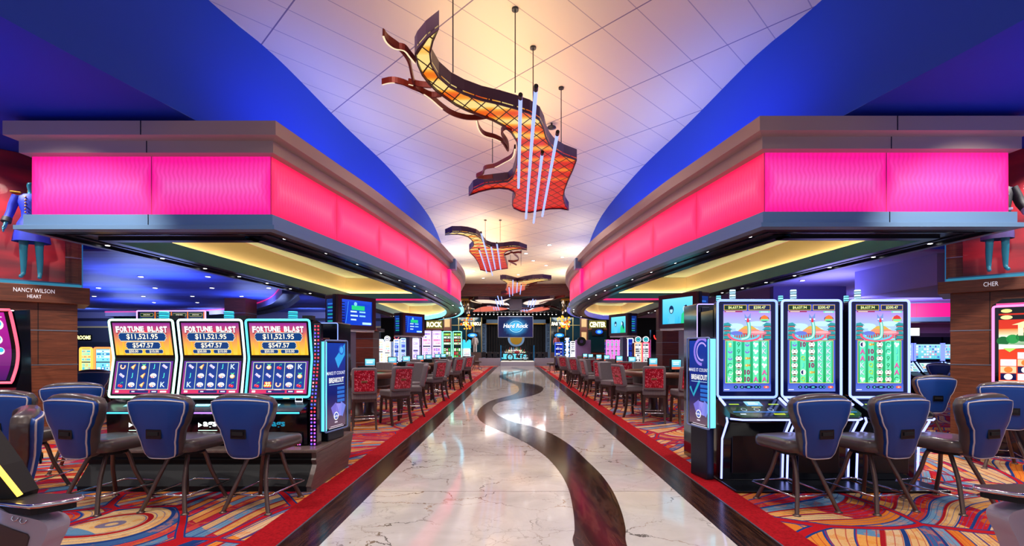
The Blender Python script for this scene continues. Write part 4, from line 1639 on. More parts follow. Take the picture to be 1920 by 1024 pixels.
ROWS = [[['horseshoe', 'bell', 'bag', 'J', 'dice'], ['dice', 'J', 'bell', 'chips', 'J'], ['cherry', 'chips', 'bell', 'chips', 'K']],
        [['dice', 'bell', 'dice', 'J', 'K'], ['J', 'chips', 'dice', 'chips', 'bag'], ['K', 'chips', 'chips', 'chips', 'cherry']],
        [['horseshoe', 'bag', 'cherry', 'chips', 'K'], ['dice', 'dice', 'dice', 'chips', 'bag'], ['cherry', 'blaze', 'horseshoe', 'chips', 'cherry']]]
LEDC = [C('#b8ffd8'), C('#c8f0ff'), C('#50c8f0')]


def flame_machine(x, k, label):
    """dark cabinet with a folded pair of screens in a glowing frame; x = centre, screens near y = 5.4"""
    t = thing('slot_machine', label, 'slot machine', (x, 5.75, PZ), group='flame machines on the plinth')
    t_y = 5.75
    Y = lambda y: y - t_y
    Z = lambda z: z - PZ
    W = 0.735
    c = MB()
    c.prism([(Y(5.36), Z(.43)), (Y(5.34), Z(.80)), (Y(5.44), Z(.86)), (Y(5.47), Z(.98)), (Y(5.54), Z(1.40)), (Y(5.46), Z(1.80)), (Y(5.60), Z(1.84)), (Y(5.80), Z(1.80)), (Y(5.80), Z(.43))], -W / 2 + .02, W / 2 - .02, 'navy_gloss', axis='x')
    c.build('cabinet', t, bevel=0.008)
    # button deck
    dk = MB()
    dk.prism([(Y(5.16), Z(.80)), (Y(5.16), Z(.83)), (Y(5.46), Z(.93)), (Y(5.46), Z(.80))], -W / 2 + .01, W / 2 - .01, 'black', axis='x')
    deck = dk.build('button_deck', t, bevel=0.006)
    MB().box((0, Y(5.158), Z(.815)), (W - .04, .012, .016), 'led', col=C('#40b8e8') if k != 1 else C('#a070ff')).build('light_strip', deck)
    d = Disp()
    d.rect(-.085, -.03, .085, .03, '#60c8e8', 0, '#b8f0ff')
    d.rect(-.06, -.005, .05, .006, '#ffffff', 1)
    d.rect(-.06, .012, .02, .02, '#2080b0', 1)
    d.build('ticket_display', deck, lambda X, Yv, D: (X - .02, Y(5.30) - D * .3 + Yv * .95, Z(.882) + D + Yv * .33), step=.002)
    m = MB()
    m.box((.24, Y(5.40), Z(.935)), (.085, .02, .045), 'black')
    rt = [(.20, Y(5.388), Z(.915)), (.28, Y(5.388), Z(.915)), (.28, Y(5.388), Z(.955)), (.20, Y(5.388), Z(.955))]
    m.tube(rt, .005, 'led', 6, closed=True, col=C('#e0e8ff'))
    m.build('bill_slot', deck)
    MB().box((.10, Y(5.385), Z(.95)), (.07, .01, .006), 'led', col=C('#c8c080')).build('card_slot', deck)
    # lettering on the belly
    d = Disp()
    lc = '#f0fff8' if k < 2 else '#1c80a0'
    d.text('ags', 0.03, 0, .075, lc, 1, .03, w=.15)
    d.poly([(-.10, -.025), (-.055, 0), (-.10, .028)], lc, 1)
    if k < 2:
        d.rect(-.10, -.062, .11, -.056, '#c8ffe8', 1)
    d.build('lettering', t, lambda X, Yv, D: (X, Y(5.348) - D, Z(.655) + Yv), m='led' if k < 2 else 'screen', step=.003)
    # folded screens
    zb, zw, zt = .965, 1.40, 1.83
    yb, yw, yt = 5.385, 5.455, 5.385
    fr = MB()
    pts = [(-W / 2 + .01, Y(yb), Z(zb)), (W / 2 - .01, Y(yb), Z(zb)), (W / 2 - .01, Y(yw), Z(zw)), (W / 2 - .01, Y(yt), Z(zt)), (-W / 2 + .01, Y(yt), Z(zt)), (-W / 2 + .01, Y(yw), Z(zw))]
    ring_tube(fr, pts, .0125, LEDC[k])
    fr.build('light_frame', t)
    for nm, z0, y0, z1, y1, dr in (('upper_screen', zw, yw, zt, yt, None), ('lower_screen', zb, yb, zw, yw, ROWS[k])):
        a = Vector((0, Y(y0), Z(z0)))
        b_ = Vector((0, Y(y1), Z(z1)))
        up = (b_ - a).normalized()
        nn = Vector((1, 0, 0)).cross(up)
        if nn.y > 0:
            nn = -nn
        mid = (a + b_) / 2
        hh = (b_ - a).length / 2
        p = MB()
        q = [mid + Vector((sx * (W / 2 - .012), 0, 0)) + up * (sy * hh) for sx, sy in ((-1, -1), (1, -1), (1, 1), (-1, 1))]
        back = [v - nn * .03 for v in q]
        p.add([tuple(v) for v in q + back], [(0, 1, 2, 3), (7, 6, 5, 4), (0, 4, 5, 1), (1, 5, 6, 2), (2, 6, 7, 3), (3, 7, 4, 0)], 'black')
        d = Disp()
        if dr is None:
            flame_top(d, W / 2 - .045, hh - .035)
        else:
            flame_bottom(d, W / 2 - .045, hh - .035, dr)
        d.to(p, lambda X, Yv, D: tuple(mid + Vector((X, 0, 0)) + up * Yv + nn * (D + .002)), step=.0012)
        p.build(nm, t)
    candle(t, .02, Y(5.72), Z(1.86), .055, .09, 4)
    MB().box((.26, Y(5.60), Z(1.865)), (.11, .10, .05), 'black').build('camera_box', t)
    return t

for k, (x, w_) in enumerate(((-4.203, 'flame-screen slot machine with a green glowing frame, outermost of the three'),
                             (-3.43, 'flame-screen slot machine with a white glowing frame, middle of the three'),
                             (-2.668, 'flame-screen slot machine with a cyan glowing frame, next to the upright sign'))):
    flame_machine(x, k, w_)

# dotted light strips between and beside the machines
def dot_strip(name, label, cols2, x0, n, z0, z1, yfun, dx=.028, pal=None, xs=None):
    m = MB()
    r = .0075
    for c in range(cols2):
        for i in range(n):
            s = i / (n - 1)
            z = z0 + (z1 - z0) * s
            col = pal[(i * 3 + c * 2 + (i // 4)) % len(pal)]
            m.box((x0 + c * dx + (xs(s) if xs else 0), yfun(s), z), (r * 2, r, r * 2), 'led', col=C(col))
    for s0, s1 in ((0, .5), (.5, 1)):
        pass
    return m

pal1 = ['#ff4050', '#5060ff', '#ff90a0', '#7048ff', '#ff3048', '#4a58ff']
fold = lambda s: 5.40 + .07 * (1 - abs(2 * s - 1))
st_end = thing('dotted_light_tower', 'dark end tower with two rows of red and blue light dots beside the flame machines', 'light tower', (-2.255, 5.6, PZ))
MB().prism([(5.36 - 5.6, 0.0), (5.36 - 5.6, .42), (5.46 - 5.6, .98), (5.46 - 5.6, 1.37), (5.49 - 5.6, 1.37), (5.48 - 5.6, 0.0)], -.042, .042, 'navy_gloss', axis='x').build('body', st_end, bevel=.006)
m = MB()
for c in range(2):
    for i in range(34):
        s = i / 33
        z = .02 + 1.32 * s
        y = 5.355 + (0 if z < .42 else min(1, (z - .42) / .56) * .10) - 5.6
        col = pal1[(i // 2 + c * (i % 3)) % 6] if i > 8 else ('#6a50ff', '#c050ff', '#ff70c0')[(i + c) % 3]
        m.box((-.019 + .036 * c, y, z), (.014, .008, .018), 'led', col=C(col))
m.build('light_pattern', st_end)
for gx, w_ in ((-3.815, 'dotted white and red light strip between the green and white framed flame screens'), (-3.05, 'dotted blue and red light strip between the white and cyan framed flame screens')):
    o = thing('dotted_light_strip', w_, 'light strip', (gx, 5.5, PZ))
    MB().box((0, .06, .70), (.028, .10, 1.22), 'navy_gloss').build('backing', o)
    m = MB()
    for i in range(28):
        z = .56 + .66 * i / 27
        col = ('#ffe8e8', '#ffb0a0')[i % 2] if gx < -3.5 else ('#ff5068', '#5058ff', '#8a60ff')[i % 3]
        m.box((0, .004, z), (.012, .012, .013), 'led', col=C(col))
    m.build('light_pattern', o)
# dot panel at the foot of the last machine
o = thing('dotted_light_display', 'low panel of purple and orange light dots at the foot of the cyan-framed flame machine', 'light panel', (-2.46, 5.33, PZ + .004))
MB().box((0, .01, .075), (.18, .02, .15), 'navy_gloss').build('backing', o)
m = MB()
for i in range(7):
    for j in range(6):
        c = ('#ffb060', '#ff60b0', '#c060ff', '#8a60ff')[(i + 2 * j) % 4]
        m.box((-.07 + .0235 * i, -.003, .015 + .022 * j), (.011, .006, .011), 'led', col=C(c))
m.build('light_pattern', o)

# ---- backs of the rows that stand behind
def rear_machine(x, y, w, h, led, label, z0=0.0, speakers=False, side=1):
    t = thing('rear_slot_machine', label, 'slot machine', (x, y, z0))
    MB().box((0, 0, h / 2), (w, .5, h), 'navy_gloss').build('cabinet', t, bevel=.015)
    m = MB()
    m.tube(catmull_corners([(-w / 2 + .004, -.252, .05), (-w / 2 + .004, -.252, h - .012), (w / 2 - .004, -.252, h - .012), (w / 2 - .004, -.252, .05)], .05), .006, 'led', 6, closed=True, col=C(led))
    m.build('light_edge', t)
    if speakers:
        s = MB().box((side * (w / 2 - .11), -.265, h - .36), (.10, .03, .62), 'gunmetal')
        so = s.build('speaker_bar', t, bevel=.01)
        q = MB()
        for z in (h - .14, h - .58):
            q.add([(side * (w / 2 - .11) + .035 * math.cos(a), -.2815, z + .035 * math.sin(a)) for a in [2 * PI * i / 14 for i in range(14)]], [tuple(range(14))], 'blackm')
        q.build('speaker', so)
    else:
        s = MB()
        s.tube([(-w / 2 + .1, -.255, h - .22), (w / 2 - .12, -.255, h - .22), (w / 2 - .12, -.255, h - .6)], .012, 'band_rust', 6)
        s.build('trim_line', t)
    return t

M['band_rust'] = mat('rust_trim', '#6a3430', 0.5)
rear_machine(-2.64, 6.62, .58, 1.86, '#7088e0', 'dark back of a slot machine standing behind the flame machines')
rear_machine(2.80, 6.62, .78, 2.11, '#b0a0ff', 'dark back of a tall slot machine with speaker bar behind the green screens', speakers=True, side=-1)

# ================================================================ the three tall green machines
def temple_screen(d, w, h, k, reels):
    d.rect(-w, -h, w, h, '#4058c8', 0, '#3848b8')
    sky0, sky1 = '#a0e8f8', '#b088e0'
    yb = h * .18
    d.rect(-w, yb, w, h * .84, sky0, 1, sky1)
    # price plates
    for cx, s, wid in ((-w * .50, '$6,637.94', w * .96), (w * .52, '$200.47', w * .92)):
        d.rect(cx - wid / 2, h * .855, cx + wid / 2, h * .985, '#d0a840', 2)
        d.rect(cx - wid / 2 + w * .025, h * .87, cx + wid / 2 - w * .025, h * .97, '#103018' if cx < 0 else '#142050', 3)
        d.text(s, cx, h * .92, h * .072, '#f0f8a0', 4, .02)
    d.rect(-w * .95, h * .815, -w * .2, h * .845, '#a03058', 3)
    d.rect(w * .5, h * .80, w * .95, h * .84, '#78e0c0', 3)
    d.rect(-w * .9, h * .822, -w * .5, h * .838, '#f0e0c0', 4)
    d.rect(w * .56, h * .81, w * .88, h * .828, '#e8fff0', 4)
    # clouds, towers, palace roofs
    for cx, cy, r in ((-.5, .5, .35), (.45, .55, .4), (0, .42, .5)):
        d.circ(w * cx, h * cy, w * r, '#c0f0fc', 2, h * .06)
    for s in (-1, 1):
        d.rect(s * w * .99 if s < 0 else w * .66, yb, -w * .66 if s < 0 else w * .99, h * .36, '#1c7a88', 3)
        for j in range(4):
            y = h * (.56 - .10 * j)
            d.poly([(s * w * .62, y - h * .05), (s * w * .99, y - h * .05), (s * w * .99, y), (s * w * .80, y + h * .02)], '#2a98a0', 4)
            d.rect(min(s * w * .70, s * w * .99), y - h * .09, max(s * w * .70, s * w * .99), y - h * .05, '#18586a', 4)
            d.rect(min(s * w * .72, s * w * .97), y - h * .08, max(s * w * .72, s * w * .97), y - h * .065, '#f06858', 5)
    d.poly([(-w * .5, h * .33), (-w * .32, h * .42), (w * .0, h * .47), (w * .45, h * .42), (w * .7, h * .33)], '#e89068', 4)
    d.poly([(-w * .30, h * .43), (-w * .1, h * .50), (w * .2, h * .50), (w * .40, h * .43)], '#d8b048', 5)
    d.rect(-w * .55, h * .22, w * .70, h * .33, '#c03850', 4)
    for i in range(12):
        d.rect(-w * .5 + i * w * .1, h * .22, -w * .46 + i * w * .1, h * .31, '#38c8c0', 5)
    # round plaza and long-necked beast
    d.arc(-w * .1, h * .30, w * .68, w * .10, .95 * PI, 2.02 * PI, '#e85878', 5, 20, ry=h * .14)
    d.arc(-w * .1, h * .30, w * .58, w * .07, .98 * PI, 1.98 * PI, '#68c8e8', 6, 20, ry=h * .11)
    d.circ(-w * .45, h * .33, w * .26, '#6878d8', 5, h * .05)
    d.circ(w * .42, h * .34, w * .40, '#e07890', 5, h * .055)
    d.circ(w * .42, h * .355, w * .30, '#f0b0b0', 6, h * .03)
    neck = catmull([(w * .0, h * .64), (w * .06, h * .54), (w * .08, h * .42), (w * .07, h * .30), (w * -.02, h * .23), (-w * .25, h * .20)], 5)
    d.line(neck, w * .15, '#38b0a0', 7)
    d.line(neck, w * .085, '#b8f0dc', 8)
    d.poly([(-w * .10, h * .62), (-w * .12, h * .78), (-w * .02, h * .70), (w * .06, h * .72), (w * .14, h * .80), (w * .13, h * .63), (w * .03, h * .56)], '#7090d8', 8)
    d.poly([(-w * .04, h * .60), (w * .02, h * .70), (w * .08, h * .60), (w * .02, h * .575)], '#f02840', 9)
    for s in (-1, 1):
        d.circ(w * (.02 + s * .085), h * .655, w * .035, '#ffffff', 9, n=8)
    d.circ(w * .72, h * .66, w * .20, '#303878' if k < 2 else '#e8d060', 5, h * .07)
    d.poly([(w * .52, h * .62), (w * .60, h * .72), (w * .72, h * .75), (w * .84, h * .72), (w * .93, h * .62)], '#f07830' if k < 2 else '#d83838', 6)
    d.rect(w * .56, h * .615, w * .90, h * .655, '#70f0a0', 7)
    # reels
    x0, x1, y0, y1 = -w * .90, w * .90, -h * .80, h * .155
    d.rect(x0 - w * .02, y0 - h * .012, x1 + w * .02, y1 + h * .012, '#e8d848', 2)
    d.rect(x0, y0, x1, y1, '#18a050', 3, '#1cb080')
    for c in range(5):
        cx = x0 + (x1 - x0) * (c + .5) / 5
        d.rect(cx - w * .12, y0, cx + w * .12, y1, '#68e8a8', 4, '#60e0c0')
        for r in range(6):
            cy = y1 - (y1 - y0) * (r + .5) / 6
            sym(d, reels[r][c], cx, cy, w * .145, 5)
    # lower band with the bet buttons
    d.rect(-w, -h, w, -h * .83, '#6078d8', 2, '#4860c8')
    for cx, ww in ((-.48, .14), (-.22, .16), (.06, .30), (.38, .16), (.52, .10)):
        d.circ(w * cx, -h * .90, w * ww * .62, '#081840', 4, h * .035)
        d.circ(w * cx, -h * .90, w * ww * .25, '#58d0e0', 5, h * .016, n=8)
    d.circ(w * .80, -h * .90, w * .12, '#f05838', 4, h * .03)
    d.circ(w * .80, -h * .90, w * .05, '#ffd8c0', 5, h * .014, n=8)
    d.rect(-w * .97, -h * .965, -w * .75, -h * .95, '#ffffff', 4)


REELS = [[['coinq', 'nine', 'bowl', 'leaf', 'K'], ['bowl', 'nine', 'bowl', 'leaf', 'K'], ['bowl', 'lantern', 'fish', 'leaf', 'leaf'],
          ['cloud', 'lantern', 'fish', 'leaf', 'leaf'], ['cloud', 'lantern', '10', 'leaf', 'A'], ['K', 'lantern', '10', 'A', 'A']],
         [['bowl', '10', 'lantern', 'K', 'K'], ['lantern', 'leaf', 'lantern', 'K', 'K'], ['lantern', 'Q', 'lantern', 'K', 'K'],
          ['lantern', 'J', '10', 'K', 'K'], ['lantern', 'yin', 'fish', 'K', 'K'], ['lantern', 'Q', 'K', 'K', 'K']],
         [['yin', 'fish', 'lantern', 'cloud', 'leaf'], ['A', '10', 'lantern', 'cloud', 'J'], ['A', '10', 'lantern', 'nine', 'J'],
          ['K', 'Q', 'lantern', 'nine', 'A'], ['K', 'Q', 'lantern', 'lantern', 'A'], ['leaf', 'cloud', 'lantern', 'lantern', 'cloud']]]


def rounded_rect(w, h, r, n=4):
    pts = []
    for cx, cy, a0 in ((w - r, h - r, 0), (-w + r, h - r, PI / 2), (-w + r, -h + r, PI), (w - r, -h + r, 1.5 * PI)):
        for i in range(n + 1):
            a = a0 + PI / 2 * i / n
            pts.append((cx + r * math.cos(a), cy + r * math.sin(a)))
    return pts


def tall_machine(x, k, label):
    t = thing('tall_slot_machine', label, 'slot machine', (x, 5.7, 0), group='tall green-screen machines')
    Y = lambda y: y - 5.7
    W = .70
    led = C('#9aa4ff')
    # pedestal
    c = MB()
    c.prism([(Y(5.40), .03), (Y(5.38), .50), (Y(5.26), .70), (Y(5.30), .80), (Y(5.50), .92), (Y(5.62), .92), (Y(5.62), .03)], -W / 2 + .015, W / 2 - .015, 'navy_gloss', axis='x')
    ped = c.build('pedestal', t, bevel=.006)
    c = MB().box((0, Y(5.372), .36), (.46, .02, .50), 'black')
    dr = c.build('belly_door', t, bevel=.006)
    d = Disp()
    d.rect(-.1, 0, .1, .008, '#5a7aa8', 1)
    d.build('lettering', dr, lambda X, Yv, D: (X - .08, Y(5.36) - D, .60 + Yv), step=.002)
    MB().box((0, Y(5.30), .015), (W + .03, .62, .03), 'black').build('foot_tray', t, bevel=.01)
    # light strips on the two front edges
    for s in (-1, 1):
        MB().tube([(s * (W / 2 - .008), Y(5.385), .05), (s * (W / 2 - .008), Y(5.365), .50), (s * (W / 2 - .008), Y(5.23), .71), (s * (W / 2 - .008), Y(5.25), .755)], .0115, 'led', 8, col=led).build('light_strip', ped)
    # button deck
    dk = MB()
    out = [(-W / 2 + .01, Y(5.47)), (-W / 2 + .01, Y(5.17)), (-W / 2 + .10, Y(5.08)), (W / 2 - .10, Y(5.08)), (W / 2 - .01, Y(5.17)), (W / 2 - .01, Y(5.47))]
    n = len(out)
    zf = lambda y: .775 + (y - Y(5.08)) / .39 * .16
    vs = [(a, b_, zf(b_)) for a, b_ in out] + [(a, b_, .74 if b_ < Y(5.3) else .80) for a, b_ in out]
    dk.add(vs, [tuple(range(n)), tuple(range(2 * n - 1, n - 1, -1))] + [(i, n + i, n + (i + 1) % n, (i + 1) % n) for i in range(n)], 'black')
    deck = dk.build('button_deck', t, bevel=.004)
    MB().tube([(out[i][0], out[i][1] - .006, .752) for i in range(1, 5)], .010, 'led', 8, col=led).build('light_strip', deck)
    for s in (-1, 1):
        MB().tube([(s * (W / 2 - .012), Y(5.44), .945), (s * (W / 2 - .012), Y(5.30), .885)], .014, 'led', 8, col=led).build('light_strip', deck)
    dm = lambda X, Yv, D: (X, Y(5.28) + Yv, zf(Y(5.28) + Yv) + D + .002)
    d = Disp()
    d.rect(-.30, -.17, .30, .16, '#04060e', 0)
    d.rect(-.30, -.10, .30, -.085, '#3878d0', 1)
    d.rect(-.09, .03, .09, .125, '#4aa0e0', 1, '#a0e0ff')
    d.rect(-.06, .06, .05, .075, '#ffffff', 2)
    d.rect(-.06, .09, .03, .10, '#ffffff', 2)
    for cx in (-.22, .22):
        d.rect(cx - .055, .055, cx + .055, .075, '#b8d820', 1)
        d.rect(cx - .055, .045, cx + .055, .055, '#405008', 2)
    d.rect(-.05, .0, .05, .012, '#d8c888', 1)
    for cx in (-.16, -.02, .13):
        d.circ(cx, -.045, .032, '#a0b0c8', 1)
        d.circ(cx, -.045, .024, '#10182c', 2)
    d.rect(.12, -.15, .24, -.12, '#b0c010', 1)
    d.rect(-.24, -.145, -.18, -.125, '#d0e0f8', 1)
    d.build('deck_display', deck, dm, step=.0012)
    # screen slab
    zc, hh = 1.505, .555
    fr = MB()
    o = rounded_rect(W / 2 - .012, hh, .035)
    fr.prism([(a, zc + b_) for a, b_ in o], Y(5.50), Y(5.60), 'navy_gloss', axis='y')
    slab_o = fr.build('screen_housing', t)
    MB().tube([(a, Y(5.494), zc + b_) for a, b_ in o], .0135, 'led', 8, closed=True, col=C('#90a4ff') if k else C('#7c98ff')).build('light_frame', slab_o)
    sw, sh = .272, .50
    d = Disp()
    d.rect(-W / 2 + .03, -hh + .02, W / 2 - .03, hh - .02, '#060a38', 0)
    d2 = Disp()
    temple_screen(d2, sw, sh, k, REELS[k])
    mp = lambda X, Yv, D: (X, Y(5.497) - D, zc + .012 + Yv)
    mb = MB()
    d.to(mb, lambda X, Yv, D: (X, Y(5.498) - D, zc + Yv), step=.001)
    d2.to(mb, lambda X, Yv, D: (X, Y(5.496) - D, zc + .012 + Yv), step=.0009)
    mb.build('screen', t)
    for s in (-1, 1):
        MB().box((s * .16, Y(5.53), .935), (.10, .06, .05), 'gunmetal').build('bracket', t)
    MB().box((0, Y(5.80), 1.0), (W - .02, .36, 1.92), 'navy_gloss').build('back_box', t)
    candle(t, -.02, Y(5.82), 2.10, .036, .12, 4, '#b0e0ff')
    candle(t, -.24, Y(5.70), 2.06, .028, .075, 3, '#70d8f0', 'call_lamp')
    return t

for k, (x, w_) in enumerate(((2.655, 'tall slot machine with a green temple screen, next to the red carpet border'),
                             (3.392, 'tall slot machine with a green temple screen, middle of the three'),
                             (4.170, 'tall slot machine with a green temple screen, outermost of the three'))):
    tall_machine(x, k, w_)
# ================================================================ upright glass advertising signs
def totem(sx, label):
    near, far = (Vector((-2.19, 5.52, 0)), Vector((-2.10, 6.00, 0))) if sx < 0 else (Vector((2.19, 5.40, 0)), Vector((2.10, 5.85, 0)))
    dirv = (far - near).normalized()
    right = dirv if sx < 0 else -dirv
    nrm = Vector((right.y, -right.x, 0))
    mid = (near + far) / 2
    W = (far - near).length
    z0, z1 = (.537, 1.604) if sx < 0 else (.594, 1.632)
    t = thing('glass_sign', label, 'advertising sign', (mid.x, mid.y, 0))
    rel = lambda p: (p[0] - mid.x, p[1] - mid.y, p[2])
    rz = math.atan2(right.y, right.x)
    cc = mid - nrm * .045
    MB().box(rel((cc.x, cc.y, (z0 + z1) / 2)), (W, .07, z1 - z0), 'navy_gloss', rz).build('body', t, bevel=.02, seg=3)
    f = face_dir(rel((mid.x, mid.y, (z0 + z1) / 2)), right, nrm)
    h, w = (z1 - z0) / 2, W / 2
    d = Disp()
    n = 10
    top, midc, bot = C('#1c3ca8'), C('#161e68'), C('#6a5060')
    for j in range(n):
        a, b_ = j / n, (j + 1) / n
        g_ = lambda s: lerp(bot, midc, min(1, s / .35)) if s < .35 else lerp(midc, top, (s - .35) / .65)
        d.rect(-w + .03, -h + .03 + (2 * h - .06) * a, w - .03, -h + .03 + (2 * h - .06) * b_, '#000000', 0)
        vs, fs, c, L = d.items[-1]
        d.items[-1] = (vs, fs, [g_(a), g_(a), g_(b_), g_(b_)], 0)
    if sx < 0:
        d.poly([(-.02, .32), (.20, .50), (.20, .36), (.05, .20)], '#38a8f0', 1)
        d.circ(.12, .42, .06, '#3060d0', 2)
        d.circ(.12, .42, .04, '#48b0f8', 3)
    else:
        d.arc(.06, .36, .15, .035, .3 * PI, 1.5 * PI, '#9a80f0', 1, 14)
        d.arc(.06, .36, .10, .02, .2 * PI, 1.6 * PI, '#c0a8ff', 1, 14)
        d.line([(-.18, -.06), (-.11, -.16), (.02, .02)], .035, '#30a8c8', 2)
    d.text('MAKE IT COUNT', 0, .145, .040, '#e8ecff', 4, .01, w=.40)
    d.text('BREAKOUT', .01, .06, .062, '#ffffff', 4, .03, w=.32)
    d.rect(-.15, .005, .17, .012, '#a8d8ff', 4)
    for i in range(4):
        d.rect(.03, -.06 - .05 * i, .19, -.025 - .05 * i, '#2868c8', 1, '#3878d8')
    # cards and round emblem
    for a, cx, c in ((.5, -.02, '#7a70d8'), (-.1, .06, '#9890f0'), (-.5, .13, '#7888e8')):
        ca, sa = math.cos(a), math.sin(a)
        d.poly([(cx + X * ca - Y_ * sa, -.30 + X * sa + Y_ * ca) for X, Y_ in ((-.06, -.075), (.06, -.075), (.06, .075), (-.06, .075))], c, 2)
    d.circ(.0, -.37, .05, '#ffffff', 4)
    d.circ(.0, -.37, .038, '#5068c8', 5)
    d.text('HardRock', .0, -.37, .026, '#ffffff', 6, .02, w=.11)
    d.rect(-.03, -.45, .03, -.435, '#e8d8e8', 4)
    d.rect(-.12, -.49, .14, -.483, '#e8d8e8', 4)
    d.rect(-.15, -.51, .17, -.503, '#e8d8e8', 4)
    d.build('poster', t, lambda X, Yv, D: f(X, Yv, D - .008), step=.0012)
    # lit acrylic rim: bright along the edge nearest the aisle mouth
    rim = MB()
    ed = [f(-w, -h, .004), f(w, -h, .004), f(w, h, .004), f(-w, h, .004)]
    rim.tube(catmull_corners(ed, .05), .009, 'glass_edge', 8, closed=True)
    rim.build('rim', t)
    s = -1 if sx < 0 else 1
    e = MB()
    e0 = f(s * (w - .012), 0, -.03)
    e.box(e0, (.030, .085, 2 * h - .03), 'cyan_edge', rz)
    e.build('edge_light', t, bevel=.006)
    gl = MB()
    gl.add([f(-w, -h, .012), f(w, -h, .012), f(w, h, .012), f(-w, h, .012), f(-w, -h, .018), f(w, -h, .018), f(w, h, .018), f(-w, h, .018)], [(0, 1, 2, 3), (4, 5, 6, 7), (0, 1, 5, 4), (1, 2, 6, 5), (2, 3, 7, 6), (3, 0, 4, 7)], 'glassish')
    gl.build('glass', t)
    ft = MB()
    b0 = rel((mid.x - nrm.x * .05, mid.y - nrm.y * .05, 0))
    zf = PZ if sx < 0 else 0.008
    ft.box((b0[0], b0[1], (zf + z0) / 2), (W * .7, .10, z0 - zf - .002), 'gunmetal', rz)
    ft.build('foot', t, bevel=.01)
    return t

M['glass_edge'] = mat('pale_acrylic_rim', '#8aa0d0', 0.15, emit='#4060a0', es=0.25)
totem(-1, 'upright glass sign reading make it count breakout on the end of the taupe plinth')
totem(1, 'upright glass sign reading make it count breakout beside the tall green machines')

# ================================================================ machines at the picture's edges
def curved_red():
    t = thing('curved_slot_machine', 'slot machine with a curved purple screen in a red glowing frame', 'slot machine', (-6.42, 5.75, 0), .25)
    W = .74
    prof = [(-.25, .03), (-.28, .70), (-.10, .85), (.0, .98), (.10, 1.25), (.10, 1.55), (-.02, 1.97), (.25, 2.0), (.3, .03)]
    MB().prism(prof, -W / 2 + .02, W / 2 - .02, 'navy_gloss', axis='x').build('cabinet', t, bevel=.01)
    crv = catmull([(-.07, 1.10), (.015, 1.30), (.03, 1.50), (-.03, 1.75), (-.10, 1.97)], 5)
    m = MB()
    left = [(-W / 2, y - .02, z) for y, z in crv]
    right = [(W / 2, y - .02, z) for y, z in crv][::-1]
    m.tube(left + right, .0155, 'led', 8, closed=True, col=C('#ff5068'))
    m.build('light_frame', t)
    # screen strips following the curve
    s = MB()
    n = len(crv)
    for i in range(n - 1):
        a, b_ = crv[i], crv[i + 1]
        ca, cb = lerp(C('#3a1a58'), C('#c020a0'), i / n), lerp(C('#3a1a58'), C('#c020a0'), (i + 1) / n)
        s.add([(-W / 2 + .01, a[0] - .004, a[1]), (W / 2 - .01, a[0] - .004, a[1]), (W / 2 - .01, b_[0] - .004, b_[1]), (-W / 2 + .01, b_[0] - .004, b_[1])], [(0, 1, 2, 3)], 'black')
        if 0 < i < n - 2:
            s.add([(-W / 2 + .06, a[0] - .008, a[1]), (W / 2 - .07, a[0] - .008, a[1]), (W / 2 - .07, b_[0] - .008, b_[1]), (-W / 2 + .06, b_[0] - .008, b_[1])], [(0, 1, 2, 3)], 'screen', col=[ca, ca, cb, cb])
    d = Disp()
    for zz, xx, r in ((1.80, .20, .07), (1.62, .17, .06), (1.48, .19, .045), (1.82, -.1, .07), (1.6, -.1, .06)):
        d.circ(xx, zz, r, '#fff0e8', 1)
        d.circ(xx + .01, zz + .01, r * .6, '#40c0e0', 2)
        d.circ(xx - .02, zz - .02, r * .3, '#f08030', 3)
    d.rect(.20, 1.88, .27, 1.89, '#ffffff', 1)
    for i in range(6):
        d.rect(.10 + .018 * i, 1.16 - .0 * i, .113 + .018 * i, 1.30 - .02 * i, '#f8e8ff', 1)
    def yo(z):
        return interp1([(q[1], q[0]) for q in crv], z)
    d.to(s, lambda X, Yv, D: (X, yo(Yv) - .009 - D, Yv), step=.002)
    s.build('screen', t)
    MB().prism([(-.30, .78), (-.42, .70), (-.42, .74), (-.16, .93), (-.10, .90)], -W / 2, W / 2, 'black', axis='x').build('button_deck', t)
curved_red()


